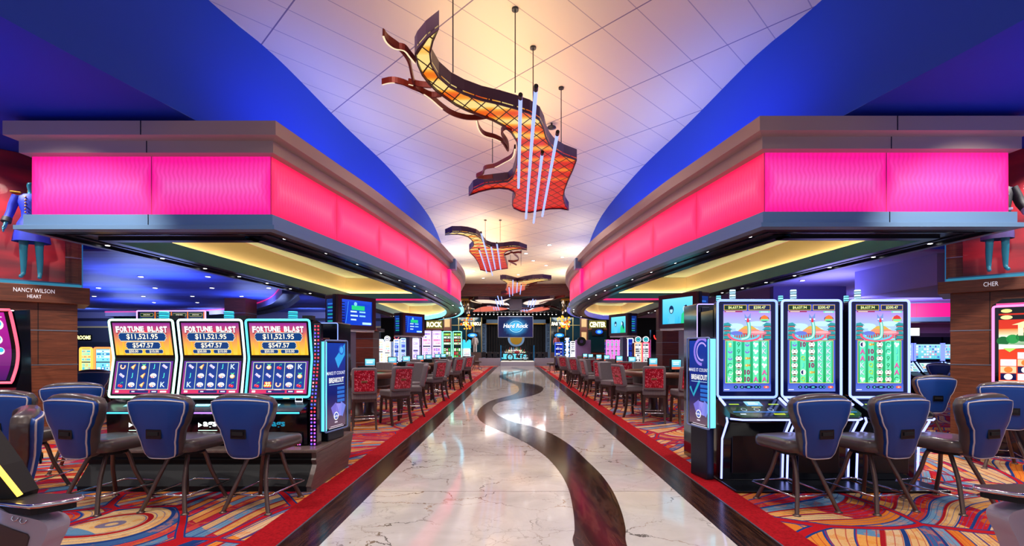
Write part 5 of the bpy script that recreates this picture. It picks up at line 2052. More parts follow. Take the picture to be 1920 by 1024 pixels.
def pink_tall():
    t = thing('tall_slot_machine', 'tall slot machine with a pagoda screen in a pink glowing frame, by the walnut column', 'slot machine', (7.05, 6.40, 0), -.785)
    W = .98
    MB().box((0, .28, .46), (W, .55, .92), 'navy_gloss').build('pedestal', t, bevel=.01)
    MB().prism([(-.30, .80), (-.30, .84), (.05, .95), (.05, .80)], -W / 2, W / 2, 'black', axis='x').build('button_deck', t)
    MB().box((0, .16, 1.52), (W, .24, 1.20), 'navy_gloss').build('screen_housing', t, bevel=.02)
    m = MB()
    m.prism([(-W / 2, 2.12), (-W / 2 + .1, 2.20), (W / 2 - .1, 2.20), (W / 2, 2.12)], .04, .28, 'black', axis='y')
    tp = m.build('topper', t)
    d = Disp()
    d.rect(-W / 2 + .04, 2.115, W / 2 - .04, 2.14, '#ff5098', 1)
    d.rect(-.1, 2.12, .12, 2.135, '#ffd060', 2)
    d.build('topper_light', tp, lambda X, Yv, D: (X, .038 - D, Yv))
    MB().tube(catmull_corners([(-W / 2 + .01, .03, .96), (W / 2 - .01, .03, .96), (W / 2 - .01, .03, 2.10), (-W / 2 + .01, .03, 2.10)], .06), .015, 'led', 8, closed=True, col=C('#ff78c0')).build('light_frame', t)
    d = Disp()
    w, h = .425, .53
    d.rect(-w, -h, w, h, '#f04818', 0, '#d02818')
    d.rect(-w, h * .86, w, h, '#101010', 1)
    d.text('$10,482.50', w * .28, h * .925, h * .085, '#f0ff90', 2, .03)
    d.rect(-w, h * .70, w, h * .82, '#101418', 1)
    d.text('$505.50', 0, h * .76, h * .07, '#c8f0a0', 2, .03)
    for cx in (-.82, .45):
        d.circ(w * cx, h * .76, w * .14, '#f0f0a0', 3, h * .055)
        d.circ(w * cx, h * .93, w * .13, '#f8e890', 3, h * .05)
    # pagoda on a bright valley
    d.rect(-w, h * .30, w, h * .46, '#ffe0b0', 1, '#f08030')
    d.rect(-w, -h * .06, w, h * .30, '#1c7838', 1, '#e8f8d8')
    for i in range(9):
        d.circ(-w * .9 + .22 * w * i, h * (.14 + .05 * (i % 3)), w * .15, '#2a9848' if i % 2 else '#186830', 2)
    d.poly([(-w * .7, h * .56), (w * .75, h * .56), (w * .5, h * .64), (w * .3, h * .69), (-w * .25, h * .69), (-w * .45, h * .64)], '#f8f0b0', 3)
    for cx in (-.5, -.15, .25, .6):
        d.rect(w * cx - w * .06, h * .28, w * cx + w * .06, h * .56, '#fff4c8', 3)
    d.rect(-w * .55, h * .48, w * .65, h * .56, '#f8e8a0', 3)
    d.poly([(-w * .2, h * .26), (w * .5, h * .26), (w * .4, h * .08), (-w * .1, h * .08)], '#e8e0f0', 3)
    d.poly([(-w, h * .06), (w * .2, h * .0), (-w, -h * .08)], '#f4fff0', 3)
    d.poly([(-w * .9, -h * .05), (-w * .6, -h * .05), (-w * .75, -h * .15)], '#b8f060', 4)
    hts = [2, 3, 4, 3, 3]
    for c in range(5):
        for r in range(4):
            if r >= hts[c] + 1:
                continue
            x0, y0 = -w * .96 + w * .39 * c, -h * .88 + h * .185 * r
            d.rect(x0, y0, x0 + w * .36, y0 + h * .17, ['#101048', '#ffffff', '#f0d0a0'][(c + r * 2) % 3], 4)
            d.circ(x0 + w * .18, y0 + h * .085, w * .10, ['#ffffff', '#e8e0f8', '#f08030'][(c + r * 2) % 3], 5)
    d.rect(-w, -h, w, -h * .90, '#f8c8b0', 5)
    for i in range(5):
        d.rect(-w * .8 + w * .35 * i, -h * .985, -w * .58 + w * .35 * i, -h * .92, '#181828', 6)
    d.build('screen', t, lambda X, Yv, D: (X, .038 - D, 1.54 + Yv), step=.002)
pink_tall()


def near_deck(sx):
    """corner of a machine close to the lens: deck tip, dark side, glowing strip, grey foot panel"""
    lab = 'corner of a close slot machine with yellow light strip and dark deck tip' if sx < 0 else 'corner of a close slot machine with silver-rimmed deck tip, grey panel below'
    ox, oy = (-2.45, 2.36) if sx < 0 else (2.72, 2.50)
    t = thing('slot_machine_corner', lab, 'slot machine', (ox, oy, 0))
    k = -sx
    # deck tip outline in plan, tip towards the aisle
    tip = [(-.45, .10), (-.02, .12), (.30, .11), (.335, .08), (.335, .055), (.21, -.045), (.17, -.055), (-.02, -.02), (-.45, .06)]
    tip = [((x * .74 if x > 0 else x) * k, y) for x, y in tip]
    if sx < 0:
        zt = .755
    else:
        zt = .765
    MB().prism(tip, zt - .012, zt, 'deck_grey').build('deck_top', t)
    MB().tube([(x, y, zt - .012) for x, y in tip], .012, 'chrome', 8, closed=True).build('deck_rim', t)
    sh = [(x * .92, y * .9) for x, y in tip]
    MB().prism(sh, zt - .055, zt - .02, 'blackm').build('deck_underside', t)
    cur = catmull([(-.50, .80), (-.12, .735), (-.02, .70), (.09, .675), (.15, .655), (.17, .62), (.155, .57), (.12, .50), (.05, .30), (.0, .02)], 4)
    n = len(cur)
    m = MB()
    pts = [(x * k, z) for x, z in cur] + [(-.50 * k, .02)]
    m.prism(pts, -.02, .10, 'grey_panel', axis='y')
    m.build('foot_panel', t, bevel=.004)
    ins = [(x * k, z) for x, z in ((-.50, .70), (-.10, .665), (.0, .625), (.075, .60), (.085, .585), (.07, .53), (.0, .30), (-.05, .02), (-.50, .02))]
    MB().prism(ins, -.028, -.018, 'brown_panel', axis='y').build('inset_panel', t, bevel=.004)
    if sx < 0:
        for dx, dz in ((.015, .675), (.055, .663)):
            MB().tube([(dx - .010, -.024, dz + .012), (dx - .012, -.028, dz), (dx, -.030, dz - .010), (dx + .014, -.028, dz - .006), (dx + .018, -.024, dz + .006)], .0035, 'chrome', 6).build('cup_clip', t)
        MB().tube([(-.22, -.02, 1.10), (-.10, .0, .925), (-.005, .02, .775)], .012, 'led', 8, col=C('#ffc850')).build('light_strip', t)
        MB().prism([(-.50, 1.35), (-.26, 1.12), (-.115, .92), (-.03, .775), (-.04, .745), (-.50, .745)], .03, .14, 'blackm', axis='y').build('side', t)
        MB().tube([(-.12, -.025, .725), (-.075, -.03, .70), (-.08, -.03, .66), (-.10, -.03, .60)], .004, 'led', 6, col=C('#3898ff')).build('blue_strip', t)
    return t

M['deck_grey'] = mat('grey_deck_surface', '#201e1e', 0.45)
M['grey_panel'] = mat('grey_plastic_panel', '#b0aab8', 0.4)
M['brown_panel'] = mat('brown_inset_panel', '#4a3a38', 0.5)
near_deck(-1)
near_deck(1)
# ================================================================ guitar-shaped lamps hung from the ceiling
def lattice_mat(name, y0, y1, cell):
    g = NT(name, rough=0.4, color='#3a1206', emit='#ff8020', es=1.0)
    q = g.sep(g.coord('Object'))
    a = g.math('FRACT', g.math('DIVIDE', g.math('ADD', q[0], g.math('MULTIPLY', q[1], 0.62)), cell))
    b = g.math('FRACT', g.math('DIVIDE', g.math('SUBTRACT', q[0], g.math('MULTIPLY', q[1], 0.62)), cell))
    ln = g.math('MAXIMUM', g.math('LESS_THAN', a, 0.10), g.math('LESS_THAN', b, 0.10))
    ia = g.math('FLOOR', g.math('DIVIDE', g.math('ADD', q[0], g.math('MULTIPLY', q[1], 0.62)), cell))
    ib = g.math('FLOOR', g.math('DIVIDE', g.math('SUBTRACT', q[0], g.math('MULTIPLY', q[1], 0.62)), cell))
    rn = g.n('ShaderNodeTexWhiteNoise', noise_dimensions='2D', ins={0: g.comb(ia, ib)}).outputs['Value']
    t = g.math('DIVIDE', g.math('SUBTRACT', q[1], y0), y1 - y0)
    band = g.math('POWER', g.math('ABSOLUTE', g.math('SINE', g.math('MULTIPLY', q[1], PI / (cell * 2.1)))), 2.2)
    heat = g.math('ADD', g.math('MULTIPLY', t, 1.35), g.math('ADD', g.math('MULTIPLY', band, -0.55), g.math('MULTIPLY', g.math('SUBTRACT', rn, 0.5), 0.25)))
    col = g.ramp(g.math('ADD', heat, 0.12), [(0.0, '#ffe08a'), (0.16, '#ffb43a'), (0.34, '#f27a14'), (0.52, '#e84412'), (0.75, '#d81e12')])
    col = g.mix(ln, col, '#1a0503')
    g.link(col, 'Emission Color')
    return g.m


M['guitar_rim'] = mat('aubergine_metal_rim', '#4a2c40', 0.35, 0.2)
M['flame_rim'] = mat('dark_red_ribbon', '#7a1c0c', 0.4, 0.3)
M['string_tube'] = mat('string_light_tube', '#30406a', 0.4, emit='#a4b8ff', es=1.25)
M['hot_strip'] = mat('hot_white_strip', '#806040', 0.4, emit='#ffe8c0', es=1.1)
M['up_glow'] = mat('amber_uplight', '#ffffff', 0.5, emit=(1.0, 0.50, 0.22), es=1.0)


def to_plane(px, py, z):
    k = (z - 1.5) / (655.0 - py)
    return ((px - 966.0) * k, 900.0 * k)


def guitar(label, outline, conv, z, rim, cell, strings, ribbons, rods, smooth=3):
    pts = [to_plane(*conv(*p), z) for p in outline]
    cx, cy = sum(p[0] for p in pts) / len(pts), sum(p[1] for p in pts) / len(pts)
    t = thing('guitar_lamp', label, 'hanging lamp', (cx, cy, z), group='guitar lamps along the ceiling')
    loc = [(x - cx, y - cy) for x, y in pts]
    ys_ = [p[1] for p in loc]
    mn = lattice_mat('amber_lattice', min(ys_), max(ys_), cell) if 'amber_lattice_%d' % len(strings) not in MATS else None
    mn = lattice_mat('amber_lattice_%s' % label[:14].replace(' ', '_'), min(ys_), max(ys_), cell)
    n = len(loc)
    pl = MB()
    pl.prism(loc, .035, .05, mn)
    # upper face throws light at the ceiling
    pl.build('lattice_panel', t)
    rm = MB()
    th = .018
    k = len(loc)
    inner = []
    for i in range(k):
        a, b, c = Vector(loc[i - 1]), Vector(loc[i]), Vector(loc[(i + 1) % k])
        d = (c - a).normalized()
        nn = Vector((-d.y, d.x))
        inner.append(nn)
    area = sum(loc[i][0] * loc[(i + 1) % k][1] - loc[(i + 1) % k][0] * loc[i][1] for i in range(k))
    sgn = 1 if area > 0 else -1
    tp_ = [(loc[i][0] + inner[i].x * .03 * sgn, loc[i][1] + inner[i].y * .03 * sgn) for i in range(k)]
    MB().prism(tp_, rim - .03, rim - .01, 'up_glow').build('top_panel', t)
    inn = [(loc[i][0] + inner[i].x * th * sgn, loc[i][1] + inner[i].y * th * sgn) for i in range(k)]
    vs = [(x, y, 0) for x, y in loc] + [(x, y, rim) for x, y in loc] + [(x, y, 0) for x, y in inn] + [(x, y, rim) for x, y in inn]
    fs = []
    for i in range(k):
        j = (i + 1) % k
        fs += [(i, j, k + j, k + i), (2 * k + i, 3 * k + i, 3 * k + j, 2 * k + j), (i, 2 * k + i, 2 * k + j, j), (k + i, k + j, 3 * k + j, 3 * k + i)]
    rm.add(vs, fs, 'guitar_rim')
    rm.build('rim', t)
    for (a, b) in strings:
        zs = z - .10
        A, B = to_plane(*conv(*a), zs), to_plane(*conv(*b), zs)
        A, B = (A[0] - cx, A[1] - cy, -.10), (B[0] - cx, B[1] - cy, -.10)
        r = .027
        s = MB().tube([A, B], r, 'string_tube', 8)
        so = s.build('string_tube', t)
        dv = (Vector(B) - Vector(A)).normalized()
        MB().tube([tuple(Vector(A) - dv * .10), A], r * 1.15, 'black', 8).build('end_cap', so)
        m = MB()
        for f in (.12, .85):
            p = Vector(A).lerp(Vector(B), f)
            m.tube([tuple(p), (p.x, p.y, .04)], .006, 'black', 5)
        m.build('hanger', so)
    for line in ribbons:
        q = [to_plane(*conv(*p), z) for p in line]
        q = catmull([(x - cx, y - cy) for x, y in q], 4)
        m = MB()
        w, h = .013, .075
        sweep(m, q, [(-w, 0), (w, 0), (w, h), (-w, h), (-w, 0)], 'flame_rim')
        ro = m.build('flame_ribbon', t)
        m = MB()
        sweep(m, q[:max(3, len(q) * 2 // 5)], [(-w + .002, -.003), (w - .002, -.003)], 'hot_strip')
        m.build('light_strip', ro)
    for (x, y) in rods:
        m = MB()
        m.tube([(x - cx, y - cy, rim - .02), (x - cx, y - cy, 6.4 - z)], .009, 'gunmetal', 6)
        m.lathe([(.05, 6.4 - z - .03), (.05, 6.4 - z)], (x - cx, y - cy, 0), 'gunmetal', 12)
        m.build('rod', t)
    return t


c1 = lambda a, b: (690 + a * .41016, b * .41016)
out1 = [(325, 133), (300, 190), (286, 245), (292, 300), (325, 355), (380, 402), (440, 432), (520, 460), (600, 478), (680, 500), (740, 520), (785, 550), (805, 590),
        (815, 630), (830, 660), (850, 685), (895, 712), (955, 734), (938, 780), (915, 830), (900, 870), (893, 905), (903, 940), (918, 963), (880, 957), (830, 958),
        (785, 966), (740, 975), (700, 970), (665, 955), (658, 940), (662, 915), (672, 895), (665, 880), (640, 868), (600, 864), (560, 868), (510, 880), (460, 897),
        (480, 868), (530, 845), (590, 838), (640, 832), (660, 815), (672, 780), (682, 730), (685, 690), (678, 650), (655, 612), (620, 582), (570, 555), (510, 533),
        (450, 510), (400, 485), (350, 450), (310, 420), (275, 385), (245, 345), (225, 300), (213, 250), (225, 225), (265, 178)]
guitar('large guitar-shaped amber lamp hanging nearest, with a long curved neck', out1, c1, 5.0, .21, .24,
       [((697, 450), (688, 858)), ((767, 412), (722, 998)), ((865, 615), (797, 988)), ((796, 705), (757, 1018))],
       [[(215, 290), (190, 260), (165, 232), (120, 222), (85, 195), (70, 163), (90, 190), (150, 235), (185, 285), (198, 340), (212, 395), (245, 425), (290, 445), (335, 442)],
        [(65, 387), (110, 378), (160, 388), (205, 408), (250, 425)], [(185, 385), (235, 397), (290, 402)],
        [(255, 430), (290, 455), (330, 490), (380, 525), (440, 545), (500, 548), (550, 540)],
        [(495, 550), (505, 590), (530, 620), (580, 635), (615, 655), (640, 692), (637, 660), (615, 625), (612, 605), (630, 592), (655, 600)],
        [(672, 680), (660, 720), (620, 745), (580, 765), (535, 775), (525, 797), (497, 812), (530, 819), (570, 815)]],
       [(-.83, 6.4), (0.0, 6.9), (.29, 7.78), (.86, 8.98), (-.45, 9.5)])
c2 = lambda a, b: (830 + a * .15625, 400 + b * .15625)
out2 = [(28, 268), (110, 232), (220, 232), (300, 240), (400, 265), (460, 305), (495, 360), (530, 395), (590, 415), (650, 422), (730, 418), (790, 410), (850, 405), (920, 412),
        (1012, 445), (920, 434), (860, 441), (800, 452), (760, 468), (738, 492), (740, 520), (755, 560), (770, 610), (785, 665), (740, 672), (680, 678), (620, 690), (570, 708),
        (510, 697), (450, 682), (435, 625), (410, 575), (380, 530), (340, 490), (318, 462), (318, 440), (345, 415), (372, 385), (368, 355), (340, 320), (300, 288), (250, 270),
        (180, 260), (100, 260)]
guitar('second guitar-shaped lamp, its neck curling off at the left', out2, c2, 5.38, .22, .30,
       [((462, 235), (597, 745)), ((580, 395), (632, 670)), ((650, 362), (696, 672)), ((437, 435), (530, 715))],
       [[(745, 512), (800, 495), (830, 480), (860, 500), (905, 540), (905, 570), (860, 585), (790, 580)], [(840, 490), (900, 478), (945, 482)], [(790, 585), (840, 605), (885, 628)]],
       [to_plane(910, 412.5, 6.4), to_plane(938, 412.5, 6.4)])
c3 = lambda a, b: (820 + a * .2149, 480 + b * .2149)
out3 = [(548, 206), (600, 208), (660, 222), (700, 232), (760, 218), (830, 207), (920, 202), (995, 212), (850, 232), (785, 250), (768, 270), (765, 300), (700, 322), (650, 340), (600, 338),
        (555, 342), (600, 330), (612, 318), (592, 300), (600, 278), (608, 242), (590, 228)]
guitar('third guitar-shaped lamp, far along the ceiling, with two short wings', out3, c3, 5.4, .28, .36,
       [((660, 205), (657, 345)), ((698, 228), (693, 320)), ((733, 252), (722, 335)), ((625, 270), (632, 355))],
       [[(770, 262), (800, 255), (830, 245), (870, 238)], [(770, 275), (810, 270), (830, 262)]],
       [to_plane(957, 470, 6.4), to_plane(977, 470, 6.4)])
# light that the lamps give to the tiles above them
light('guitar_uplight', 'AREA', (-.3, 8.3, 5.25), 40, (1.0, 0.74, 0.40), 1.4, rot=(PI, 0, 0), size_y=4.5)
light('guitar_uplight', 'AREA', (-.8, 20.0, 5.65), 22, (1.0, 0.66, 0.42), 1.4, rot=(PI, 0, 0), size_y=4.5)

# white-bellied wings below the far low ceiling
c4 = lambda a, b: (880 + a * .14646, 540 + b * .14646)
M['pale_glow'] = mat('pale_back_lit_panel', '#e8e4d8', 0.5, emit='#f4e0c8', es=0.95)
M['coral_glow'] = mat('coral_back_lit_panel', '#e88070', 0.5, emit='#f07860', es=0.75)


def wing(label, outline, strings, glow, red=None):
    z = 5.25
    pts = [to_plane(*c4(*p), z) for p in outline]
    cx, cy = sum(p[0] for p in pts) / len(pts), sum(p[1] for p in pts) / len(pts)
    loc = catmull([(x - cx, y - cy) for x, y in pts], 3, True)
    t = thing('wing_lamp', label, 'hanging lamp', (cx, cy, z), group='wing lamps above the stage')
    MB().prism(loc, .0, .03, glow).build('glow_panel', t)
    m = MB()
    sweep(m, loc + [loc[0]], [(0, -.03), (0, .20), (.05, .20), (.05, -.03), (0, -.03)], 'guitar_rim', outward=1)
    m.build('rim', t)
    for a, b in strings:
        A, B = to_plane(*c4(*a), z - .15), to_plane(*c4(*b), z - .15)
        MB().tube([(A[0] - cx, A[1] - cy, -.12), (B[0] - cx, B[1] - cy, -.12)], .035, 'string_tube', 6).build('string_tube', t)
    if red:
        q = [to_plane(*c4(*p), z) for p in red]
        q = catmull([(x - cx, y - cy) for x, y in q], 4)
        m = MB()
        sweep(m, q, [(-.06, -.06), (.06, -.06), (.06, .1), (-.06, .1), (-.06, -.06)], 'flame_rim')
        ro = m.build('flame_ribbon', t)
        m = MB()
        sweep(m, q, [(-.066, -.04), (-.066, .02)], 'hot_strip')
        m.build('light_strip', ro)
    return t

wing('pale and coral wing lamp above the stage, upper one at the left', [(75, 150), (250, 148), (360, 160), (530, 130), (440, 178), (500, 222), (380, 210), (270, 196), (150, 190)],
     [((362, 110), (400, 235)), ((410, 120), (432, 225)), ((337, 155), (365, 240))], 'pale_glow', [(150, 195), (90, 185), (30, 170), (0, 150), (40, 130)])
wing('coral wing lamp above the stage, lower one at the left', [(40, 300), (130, 250), (230, 232), (360, 240), (500, 265), (400, 288), (250, 300), (120, 306)],
     [((338, 250), (350, 290)), ((365, 245), (382, 290)), ((310, 258), (318, 285))], 'coral_glow', [(60, 270), (20, 262), (-20, 250)])
wing('pale wing lamp above the stage, upper one at the right', [(690, 190), (760, 160), (900, 150), (1080, 130), (1000, 172), (920, 203), (800, 222), (710, 210)],
     [((768, 170), (752, 245)), ((815, 150), (785, 255)), ((850, 160), (820, 245))], 'pale_glow', [(900, 190), (980, 165), (1060, 150), (1150, 120), (1220, 110)])
wing('coral wing lamp above the stage, lower one at the right', [(640, 285), (760, 288), (850, 252), (950, 240), (1030, 268), (900, 300), (740, 320)],
     [((660, 265), (664, 310)), ((700, 280), (704, 310)), ((735, 280), (738, 308))], 'coral_glow', [(950, 250), (1040, 240), (1120, 262), (1180, 290)])
M['box_grey'] = mat('grey_soffit_paint', '#8c8a98', 0.6)
struct('ceiling_box_far', MB().box((.03, 39.0, 5.1), (1.0, 2.0, .74), 'box_grey'))

# ================================================================ costume columns
g = NT('crimson_backdrop', rough=0.5)
g.link(g.ramp(g.noise(g.mapping(g.coord(), scale=(.6, 1, 2.5)), 1.2, 3), [(0.35, '#5a0a20'), (0.6, '#b01228'), (0.75, '#d01c2c')]), 'Base Color')
M['crimson'] = g.m
M['teal_skin'] = mat('glossy_teal_mannequin', '#2a86a0', 0.25, coat=0.3)
M['dark_head'] = mat('dark_mannequin_head', '#1c2626', 0.3)
M['blue_cloth'] = mat('royal_blue_cloth', '#1430c0', 0.6)
M['black_cloth'] = mat('black_cloth', '#12121c', 0.6)
M['violet_cloth'] = mat('dark_violet_cloth', '#54488a', 0.6)
M['gold'] = mat('gold_braid', '#c8952c', 0.35, 0.7)
M['silver'] = mat('silver_trim', '#b0b4d8', 0.35, 0.6)
M['white_cloth'] = mat('white_cloth', '#d8d4cc', 0.7)
M['pink_cloth'] = mat('coral_cloth', '#c06a70', 0.7)
M['letter'] = mat('white_sign_letter', '#f0f0f0', 0.5, emit='#e8e8f8', es=0.5)


def skin_body(name, parent, joints, bones, m):
    """joints: name -> (x, y, z, r); one continuous surface"""
    names = list(joints)
    me = bpy.data.meshes.new(name)
    me.from_pydata([joints[k][:3] for k in names], [(names.index(a), names.index(b)) for a, b in bones], [])
    me.materials.append(M[m])
    o = bpy.data.objects.new(name, me)
    COL.objects.link(o)
    o.parent = parent
    sk = o.modifiers.new('skin', 'SKIN')
    for k, v in zip(names, me.skin_vertices[0].data if me.skin_vertices else []):
        v.radius = (joints[k][3],) * 2 if len(joints[k]) == 4 else joints[k][3:5]
        v.use_root = k == 'pelvis'
    sk.use_smooth_shade = True
    sub = o.modifiers.new('subsurf', 'SUBSURF')
    sub.levels = sub.render_levels = 1
    return o


def figure(parent, skin, arm_l, arm_r, fem=True):
    """standing dress figure, origin between the feet, facing -Y, 1.68 m"""
    sh = .165 if fem else .19
    J = {'pelvis': (0, 0, .92, .125, .105), 'belly': (0, .0, 1.06, .105, .085), 'chest': (0, 0, 1.26, .135, .10), 'neck0': (0, 0, 1.40, .055), 'neck': (0, -.005, 1.47, .045),
         'head0': (0, -.015, 1.54, .066, .075), 'head': (0, -.01, 1.62, .068, .08)}
    B = [('pelvis', 'belly'), ('belly', 'chest'), ('chest', 'neck0'), ('neck0', 'neck'), ('neck', 'head0'), ('head0', 'head')]
    for s, w in ((-1, 'l'), (1, 'r')):
        J.update({'hip' + w: (s * .09, 0, .84, .088), 'knee' + w: (s * .095, -.015, .48, .055), 'calf' + w: (s * .097, .01, .34, .052), 'ankle' + w: (s * .10, .01, .09, .034), 'toe' + w: (s * .115, -.11, .03, .03)})
        B += [('pelvis', 'hip' + w), ('hip' + w, 'knee' + w), ('knee' + w, 'calf' + w), ('calf' + w, 'ankle' + w), ('ankle' + w, 'toe' + w)]
        a = arm_l if s < 0 else arm_r
        J.update({'sh' + w: (s * sh, 0, 1.36, .055), 'el' + w: (*a[0], .04), 'wr' + w: (*a[1], .028)})
        B += [('chest', 'sh' + w), ('sh' + w, 'el' + w), ('el' + w, 'wr' + w)]
        e, h = Vector(a[0]), Vector(a[1])
        d = (h - e).normalized()
        J['palm' + w] = (*(h + d * .06), .032, .018)
        B.append(('wr' + w, 'palm' + w))
        for i in range(4):
            base = h + d * .08
            off = Vector((0, -.027 + .018 * i, 0))
            L = (.065, .08, .075, .055)[i]
            J['f%d%s' % (i, w)] = (*(base + off + d * L * .5), .008)
            J['g%d%s' % (i, w)] = (*(base + off + d * L + Vector((-s * .012, 0, 0))), .007)
            B += [('palm' + w, 'f%d%s' % (i, w)), ('f%d%s' % (i, w), 'g%d%s' % (i, w))]
        J['t0' + w] = (*(h + d * .045 + Vector((0, -.045, 0))), .009)
        J['t1' + w] = (*(h + d * .085 + Vector((0, -.052, 0))), .008)
        B += [('wr' + w, 't0' + w), ('t0' + w, 't1' + w)]
    return skin_body('body', parent, J, B, skin)


def rings(prof, m, n=20):
    """closed elliptical garment: (z, rx, ry, dy)"""
    mb = MB()
    vs, fs = [], []
    for z, rx, ry, dy in prof:
        for j in range(n):
            a = 2 * PI * j / n
            k = 1 + (.03 * math.cos(6 * a) if z < .95 else 0)
            vs.append((rx * k * math.cos(a), dy + ry * k * math.sin(a), z))
    for i in range(len(prof) - 1):
        for j in range(n):
            j2 = (j + 1) % n
            fs.append((i * n + j, i * n + j2, (i + 1) * n + j2, (i + 1) * n + j))
    mb.add(vs, fs, m, True)
    return mb


def costume_column(word, ox, oy, rz, zs, lines, label):
    """origin: the shelf's front corner nearest the aisle; the column runs away along local -x (left) or +x (right)"""
    s = -1 if word == 'left' else 1
    root = bpy.data.objects.new('column_%s' % word, None)
    COL.objects.link(root)
    root['kind'] = 'structure'
    root.location = (ox, oy, 0)
    root.rotation_euler = (0, 0, rz)
    X = lambda x: s * x
    z0, z1 = zs
    def bx(m, xa, xb, ya, yb, za, zb, mt):
        return m.box((X((xa + xb) / 2), (ya + yb) / 2, (za + zb) / 2), (abs(xb - xa), yb - ya, zb - za), mt)
    m = MB()
    bx(m, .15, 2.4, .15, 1.1, 0, z0, 'wood_col')
    for z in (1.245, 1.81):
        bx(m, .143, 2.4, .143, 1.1, z - .008, z + .008, 'steel')
    m.build('column_shaft', root)
    m = MB()
    bx(m, .62, .63, .147, .16, 1.25, z0, 'blackm')
    m.build('joint', root)
    m = MB()
    bx(m, 0, 2.8, 0, 1.2, z0, z1, 'wood_col')
    m.build('shelf', root, bevel=.006)
    m = MB()
    bx(m, .05, 2.8, .90, 1.2, z1, 4.84, 'wood_col')
    for z in (3.15, 3.75):
        bx(m, .043, 2.8, .893, 1.2, z - .008, z + .008, 'steel')
    m.build('column_upper', root)
    m = MB()
    bx(m, .28, 2.8, .86, .90, z1 + .08, 4.84, 'crimson')
    m.build('back_panel', root)
    m = MB()
    bx(m, .12, 2.8, .10, .88, z1, z1 + .075, 'pale_shelf')
    m.build('plinth', root)
    m = MB()
    bx(m, .10, 2.8, .085, .105, z1 + .002, z1 + .05, 'shelf_glow')
    m.build('shelf_light', root)
    m = MB()
    bx(m, .09, 2.8, .06, .075, z1 + .001, 4.84, 'glassish')
    bx(m, .09, .105, .075, .88, z1 + .001, 4.84, 'glassish')
    m.build('glass', root)
    m = MB()
    bx(m, .086, .100, .056, .070, z1, 4.84, 'cyan_trim')
    m.build('glass_edge', root)
    d = Disp()
    for (txt, lx, lz, h) in lines:
        tp = text_polys(txt, .0)
        d.text(txt, lx, lz, h, '#ffffff', 1, .0, w=.66 * h * (tp[3] - tp[2]) / (tp[5] - tp[4]))
    d.build('lettering', root, lambda x, y, D: (X(0) + x, -.002 - D, y), m='letter', step=.003)
    # a lamp in the head of the case
    a = math.cos(rz)
    lx, ly = X(1.2), .45
    light('case_lamp_%s' % word, 'SPOT', (ox + lx * math.cos(rz) - ly * math.sin(rz), oy + lx * math.sin(rz) + ly * math.cos(rz), 4.75), 160, (1.0, .9, .9), .08, spot=1.6)
    return root

M['pale_shelf'] = mat('pale_display_plinth', '#4a7aa0', 0.4)
M['shelf_glow'] = mat('dim_cyan_shelf_light', '#3080a0', 0.3, emit='#38a8d0', es=0.55)
M['cyan_trim'] = mat('blue_glass_edge', '#2a88c0', 0.2, emit='#1c70b0', es=0.4)
zl = (2.255, 2.535)
costume_column('left', -7.22, 8.15, .785, zl, [('NANCY WILSON', -.666, 2.44, .066), ('HEART', -.666, 2.345, .055)], '')
zr = (2.43, 2.63)
costume_column('right', 7.13, 8.1, -.785, zr, [('CHER', .637, 2.54, .072)], '')


def at_col(ox, oy, rz, lx, ly):
    return (ox + lx * math.cos(rz) - ly * math.sin(rz), oy + lx * math.sin(rz) + ly * math.cos(rz))

# blue-coated mannequin
x, y = at_col(-7.22, 8.15, .785, -.70, .45)
t = thing('mannequin', 'mannequin in a royal blue coat dress with gold epaulettes in the glass case', 'mannequin', (x, y, 2.65), .6)
figure(t, 'teal_skin', ((-.25, .02, 1.10), (-.29, -.06, .88)), ((.25, .02, 1.10), (.29, -.04, .88)))
rings([(.62, .235, .20, 0), (.75, .215, .18, 0), (.92, .175, .145, 0), (1.03, .125, .105, 0), (1.12, .128, .105, 0), (1.26, .165, .125, -.01), (1.36, .175, .10, 0), (1.41, .10, .07, 0), (1.42, .06, .055, 0)], 'blue_cloth').build('coat', t)
MB().lathe([(.045, 1.40), (.052, 1.47), (.048, 1.48)], (0, 0, 0), 'gold', 14).build('collar', t)
for s, nm in ((-1, 'sleeve'), (1, 'sleeve')):
    MB().tube([(s * .165, 0, 1.37), (s * .22, .01, 1.22), (s * .25, .02, 1.10), (s * .28, -.03, .96)], [.07, .062, .054, .052], 'blue_cloth', 12).build('sleeve', t)
    MB().tube([(s * .277, -.025, .985), (s * .29, -.05, .91)], [.062, .066], 'black_cloth', 12).build('cuff', t)
    MB().box((s * .18, 0, 1.415), (.13, .13, .03), 'gold').build('epaulette', t, bevel=.01)
m = MB()
for i in range(7):
    for s in (-1, 1):
        m.ball((s * .05, -.128 + .004 * abs(i - 3), 1.04 + .05 * i), .014, 'gold', 8)
m.build('buttons', t)

